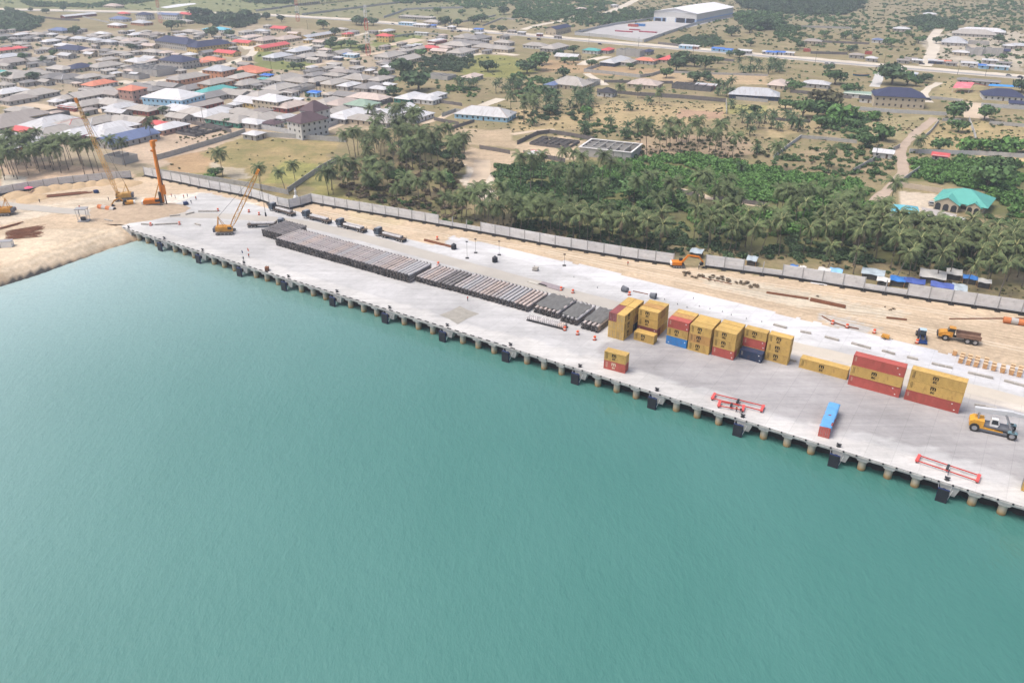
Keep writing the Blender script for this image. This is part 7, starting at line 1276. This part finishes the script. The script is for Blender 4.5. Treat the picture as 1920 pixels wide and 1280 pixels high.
# ---- palms
def frond(L, droop, rise, seed, m, wide=0.95):
    rr = random.Random(seed); f = MB(); N = 13; P = []; ang = rise; p = Vector((0,0,0))
    for i in range(N+1): P.append(p.copy()); p = p+Vector((math.cos(ang), 0, math.sin(ang)))*(L/N); ang -= droop*(0.4+1.2*i/N)/N
    V = []; 
    for i in range(N+1): w = 0.07*(1-i/N)+0.015; V += [(P[i].x, -w, P[i].z), (P[i].x, w, P[i].z)]
    f.add(V, [(2*i, 2*i+2, 2*i+3, 2*i+1) for i in range(0, N)], 1)
    for i in range(1, N):
        q = P[i]; d = (P[i+1]-P[i]).normalized(); ln = wide*math.sin(math.pi*(0.12+0.8*i/N))**0.7*rr.uniform(0.85, 1.15)
        for sy in (-1, 1):
            out = Vector((d.x*0.55, sy*0.75, d.z*0.55-0.50+rr.uniform(-.1, .1)))*ln; wv = d*(L/N*0.46)
            f.add([q-wv, q+wv, q+out+wv*0.5, q+out-wv*0.1], [(0,1,2,3)])
    return f.mesh('frond', m, mat('frond_rib', (0.36,0.34,0.16), 0.7, 0.1))
FR = {'c': [frond(4.8, 1.5, 1.0, 1, F_PAL, 1.25), frond(5.2, 1.9, 0.65, 2, F_PAL, 1.35), frond(5.0, 2.1, 0.25, 3, F_PAL, 1.35), frond(4.5, 1.6, -0.35, 4, F_PAL, 1.25)], 'o': [frond(4.2, 1.2, 1.1, 5, F_OIL, 0.8), frond(4.4, 1.7, 0.7, 6, F_OIL, 0.8), frond(4.2, 2.0, 0.25, 7, F_OIL, 0.8), frond(3.6, 1.6, -0.3, 8, F_OIL, 0.8)]}
FRD = frond(4.3, 1.3, -0.75, 14, F_DRY, 1.0)
def crown_layout(rr, n_, wind):
    out = []
    for i in range(n_):
        a = i*2.399+rr.uniform(-.25, .25); k = min(3, int(4*i/n_)); a += -wind*math.sin(a)*0.55
        out.append((k, a, rr.uniform(0.85, 1.12), rr.uniform(-.18, .18)))
    return out
def joined_crown(kind, seed):
    rr = random.Random(seed); f = MB()
    for k, a, s, tl in crown_layout(rr, 22 if kind == 'c' else 22, 0.6 if kind == 'c' else 0.1):
        me = FR[kind][k]; M = Matrix.Rotation(a, 3, 'Z') @ Matrix.Rotation(tl, 3, 'Y') @ Matrix.Scale(s, 3); f.add([M @ v.co for v in me.vertices], [tuple(p.vertices) for p in me.polygons])
    return f.mesh('crown', F_PAL if kind == 'c' else F_OIL)
JC = {'c': [joined_crown('c', i) for i in range(4)], 'o': [joined_crown('o', 10+i) for i in range(3)]}
def trunk_mesh(lean, seed, r0=0.19, r1=0.12):
    f = MB(); P = [(lean*(max(z,0)/12)**1.6*12, 0.25*math.sin(z*0.4+seed), z) for z in (-0.3, 1, 3, 5.5, 8, 10, 12)]; f.path(P, [r0*1.35, r0, r0*0.85, r0*0.75, r1*1.15, r1, r1], 7); return f.mesh('trunk', M_TRK, smooth=True), P[-1]
TRK = [trunk_mesh(l_, i) for i, l_ in enumerate((0.02, 0.10, 0.20, 0.32, 0.06))]; OTR = trunk_mesh(0.02, 9, 0.42, 0.36)
nut = MB()
for i in range(6): a = i*1.05; nut.dome((0.3*math.cos(a), 0.3*math.sin(a), -0.35), 0.16, 0.28, 6, 3)
NUT = nut.mesh('coconuts', mat('coconut', (0.22,0.15,0.04), 0.7, 0.2))
PALMS = []
def palm(u, v, h, kind='c', lean=None, grove=''):
    x, y, _ = G(u, v); PALMS.append((u, v, x, y, h, kind, lean, grove))
def palm_grove(grove, poly, n_, h0, h1, kind='c', mind=3.2, seed=1, lean=None):
    rr = random.Random(seed); P = gp(poly); xs = [p[0] for p in P]; ys = [p[1] for p in P]; got = []
    for _ in range(6000):
        if len(got) >= n_: break
        x, y = rr.uniform(min(xs), max(xs)), rr.uniform(min(ys), max(ys))
        if not bool(inside(P, np.array([x]), np.array([y]))[0]): continue
        if any((x-a)**2+(y-b_)**2 < mind**2 for a, b_ in got): continue
        got.append((x, y)); u, v = PX(x, y); PALMS.append((u, v, x, y, rr.uniform(h0, h1), kind, lean, grove))
palm_grove('the left grove behind the fence', [(0,300),(40,292),(120,296),(190,306),(192,326),(150,332),(90,320),(40,338),(0,345)], 44, 9, 14.5, seed=1, mind=3.6, lean=(1,4))
palm_grove('the middle grove, upper part', [(640,300),(700,280),(820,272),(880,300),(850,345),(760,350),(690,335)], 36, 10, 16, seed=2)
palm_grove('the middle grove, lower part', [(605,345),(700,345),(830,365),(870,405),(760,390),(640,368)], 17, 8, 12, seed=3)
palm_grove('the row behind the long fence', [(825,416),(900,398),(1000,415),(1100,435),(1240,455),(1246,484),(1100,466),(960,441),(870,427)], 46, 7.5, 12.5, seed=4, mind=4)
palm_grove('the green thicket at centre', [(930,345),(1060,332),(1180,350),(1290,385),(1400,395),(1400,425),(1200,415),(1000,388)], 30, 9, 15, seed=5, mind=4)
palm_grove('the right-hand palm belt', [(1290,440),(1440,438),(1600,440),(1680,455),(1760,476),(1850,480),(1920,478),(1920,545),(1700,515),(1500,487),(1320,478)], 64, 9, 14, seed=6, mind=4)
palm_grove('the thicket left of the teal villa', [(1440,395),(1560,398),(1690,425),(1690,445),(1500,438)], 15, 9, 14, seed=7, mind=4)
palm_grove('the stand below the teal villa', [(1700,458),(1800,464),(1920,476),(1920,495),(1720,480)], 20, 9, 12, seed=8, mind=4)
palm_grove('the sparse tall stand in the dry field', [(1165,262),(1300,262),(1370,268),(1380,296),(1200,303)], 16, 10, 15, seed=9, mind=6)
palm_grove('the tall stand left of the dark palm clump', [(955,222),(1000,210),(1005,235),(960,245)], 6, 11, 15, seed=10)
palm_grove('the tall stand below the white houses', [(690,248),(760,238),(820,248),(790,268),(700,272)], 13, 10, 15, seed=11)
palm_grove('the strip beside the right fence', [(1520,490),(1700,515),(1920,545),(1920,575),(1700,535),(1540,503)], 8, 8, 11, seed=12, mind=8)
for q in [(419,331,11,'c',(0,1)),(490,358,10.5,'c',(0,1)),(536,363,9.5,'c',(1,2)),(555,346,9,'c',(0,1)),(616,365,10,'c',(0,1)),(625,364,9,'c',(0,1)),(285,263,9,'c',(0,1)),(219,307,12,'c',(0,1)),(236,312,12,'c',(0,1)),(1720,288,7,'c',(0,1)),(1452,318,11,'c',(0,1)),(1665,405,14,'c',(0,1)),(1553,318,10,'c',(0,1)),(1236,198,9,'c',(0,1)),(1195,184,7,'c',(0,1)),(1162,183,7,'c',(0,1)),(1320,375,9,'c',(0,1)),(1360,376,9,'c',(0,1))]: palm(q[0], q[1], q[2], q[3], q[4], 'those standing singly in the open')
for i, q in enumerate([('the grove below the pink-roofed house', [(850,163),(955,156),(985,168),(960,178),(860,174)], 16),('the dark clump right of the grey hip roof', [(1035,176),(1110,182),(1108,205),(1040,212)], 18),('the clump by the red and white shed', [(1325,158),(1380,166),(1372,182),(1320,180)], 8),('the clump above the scrub wall', [(1385,228),(1485,226),(1500,250),(1400,258)], 14),('the dense grove below the highway', [(1378,122),(1480,124),(1490,140),(1390,140)], 18),('the clump left of the dark palms', [(985,175),(1040,178),(1035,205),(985,205)], 8),('the brush below the dry field', [(1080,250),(1200,236),(1210,252),(1100,262)], 7)]): palm_grove(q[0], q[1], q[2], 3.2, 6.5, 'o', 3.6, 40+i)
for u, v, h in [(1178,207,3.2),(998,236,3),(1105,226,3.5),(1170,262,4),(1218,196,3),(1610,178,4),(760,300,6),(730,285,7),(1390,325,3),(1418,290,3),(1370,204,4),(1500,244,4),(870,288,5)]: palm(u, v, h, 'o', None, 'those standing apart in dry grass')
bygr = {}
for p_ in PALMS: bygr.setdefault((p_[7], p_[5]), []).append(p_)
near = sorted([p_ for p_ in PALMS if p_[5] == 'c'], key=lambda p_: p_[3])[:105]; nearset = set(id(p_) for p_ in near)
for (gr, kind), L_ in bygr.items():
    L_.sort(key=lambda p_: p_[0])
    for i, p_ in enumerate(L_):
        u, v, x, y, h, _, lean, _ = p_; rr = random.Random(int(x*37+y*91)); nm = 'coconut_palm' if kind == 'c' else 'oil_palm'
        lab = f'{"coconut" if kind == "c" else "oil"} palm, {nth(i+1)} from left in {gr}' if 'those' not in gr else f'{"coconut" if kind == "c" else "oil"} palm, {nth(i+1)} from left of {gr}'
        yw = rr.uniform(0, 6.28)
        if kind == 'c': tm, tip = TRK[rr.choice(lean) if lean else rr.choice((0, 0, 1, 1, 2, 4))]; yw = rr.gauss(math.pi*1.0, 0.5) if lean else yw
        else: tm, tip = OTR
        t = thing(nm, lab, 'palm', (x, y, -0.06), yw, 'coconut palms' if kind == 'c' else 'oil palms'); k = h/12
        link('trunk', tm, t, sc=(k*0.9+0.1, 1 if kind == 'c' else 1, k)); top = (tip[0]*(k*0.9+0.1), tip[1], tip[2]*k)
        sc_ = rr.uniform(0.72, 1.12)*(0.85 if h < 9 else 1.0) if kind == 'c' else rr.uniform(0.9, 1.15)
        if id(p_) in nearset:
            for kk, a, s, tl in crown_layout(rr, rr.choice((18, 20, 22)), 0.6): link('frond', FRD if (kk == 3 and rr.random() < 0.35) else FR['c'][kk], t, loc=top, rot=(0, tl, a-yw), sc=s*sc_)
            if rr.random() < 0.5: link('coconuts', NUT, t, loc=top)
        else: link('crown', rr.choice(JC[kind]), t, loc=top, rz=(-yw+rr.uniform(-.4, .4)) if kind == 'c' else rr.uniform(0, 6.28), sc=sc_)
# ================================================================ THE AIR
hz = bpy.data.materials.new('haze'); hz.use_nodes = True; n = hz.node_tree.nodes; l = hz.node_tree.links; n.remove(n['Principled BSDF'])
pv = n.new('ShaderNodeVolumePrincipled'); pv.inputs['Color'].default_value = (0.82,0.90,1.0,1); pv.inputs['Density'].default_value = 0.00026; pv.inputs['Anisotropy'].default_value = 0.2; l.new(pv.outputs[0], n['Material Output'].inputs['Volume'])
hb = MB(); hb.b2(-17500, 17500, -2000, 6500, -10.5, 107); o = hb.obj('haze', hz); tag(o, kind='stuff', label='thin pale haze filling the air over land and sea', cat='haze')
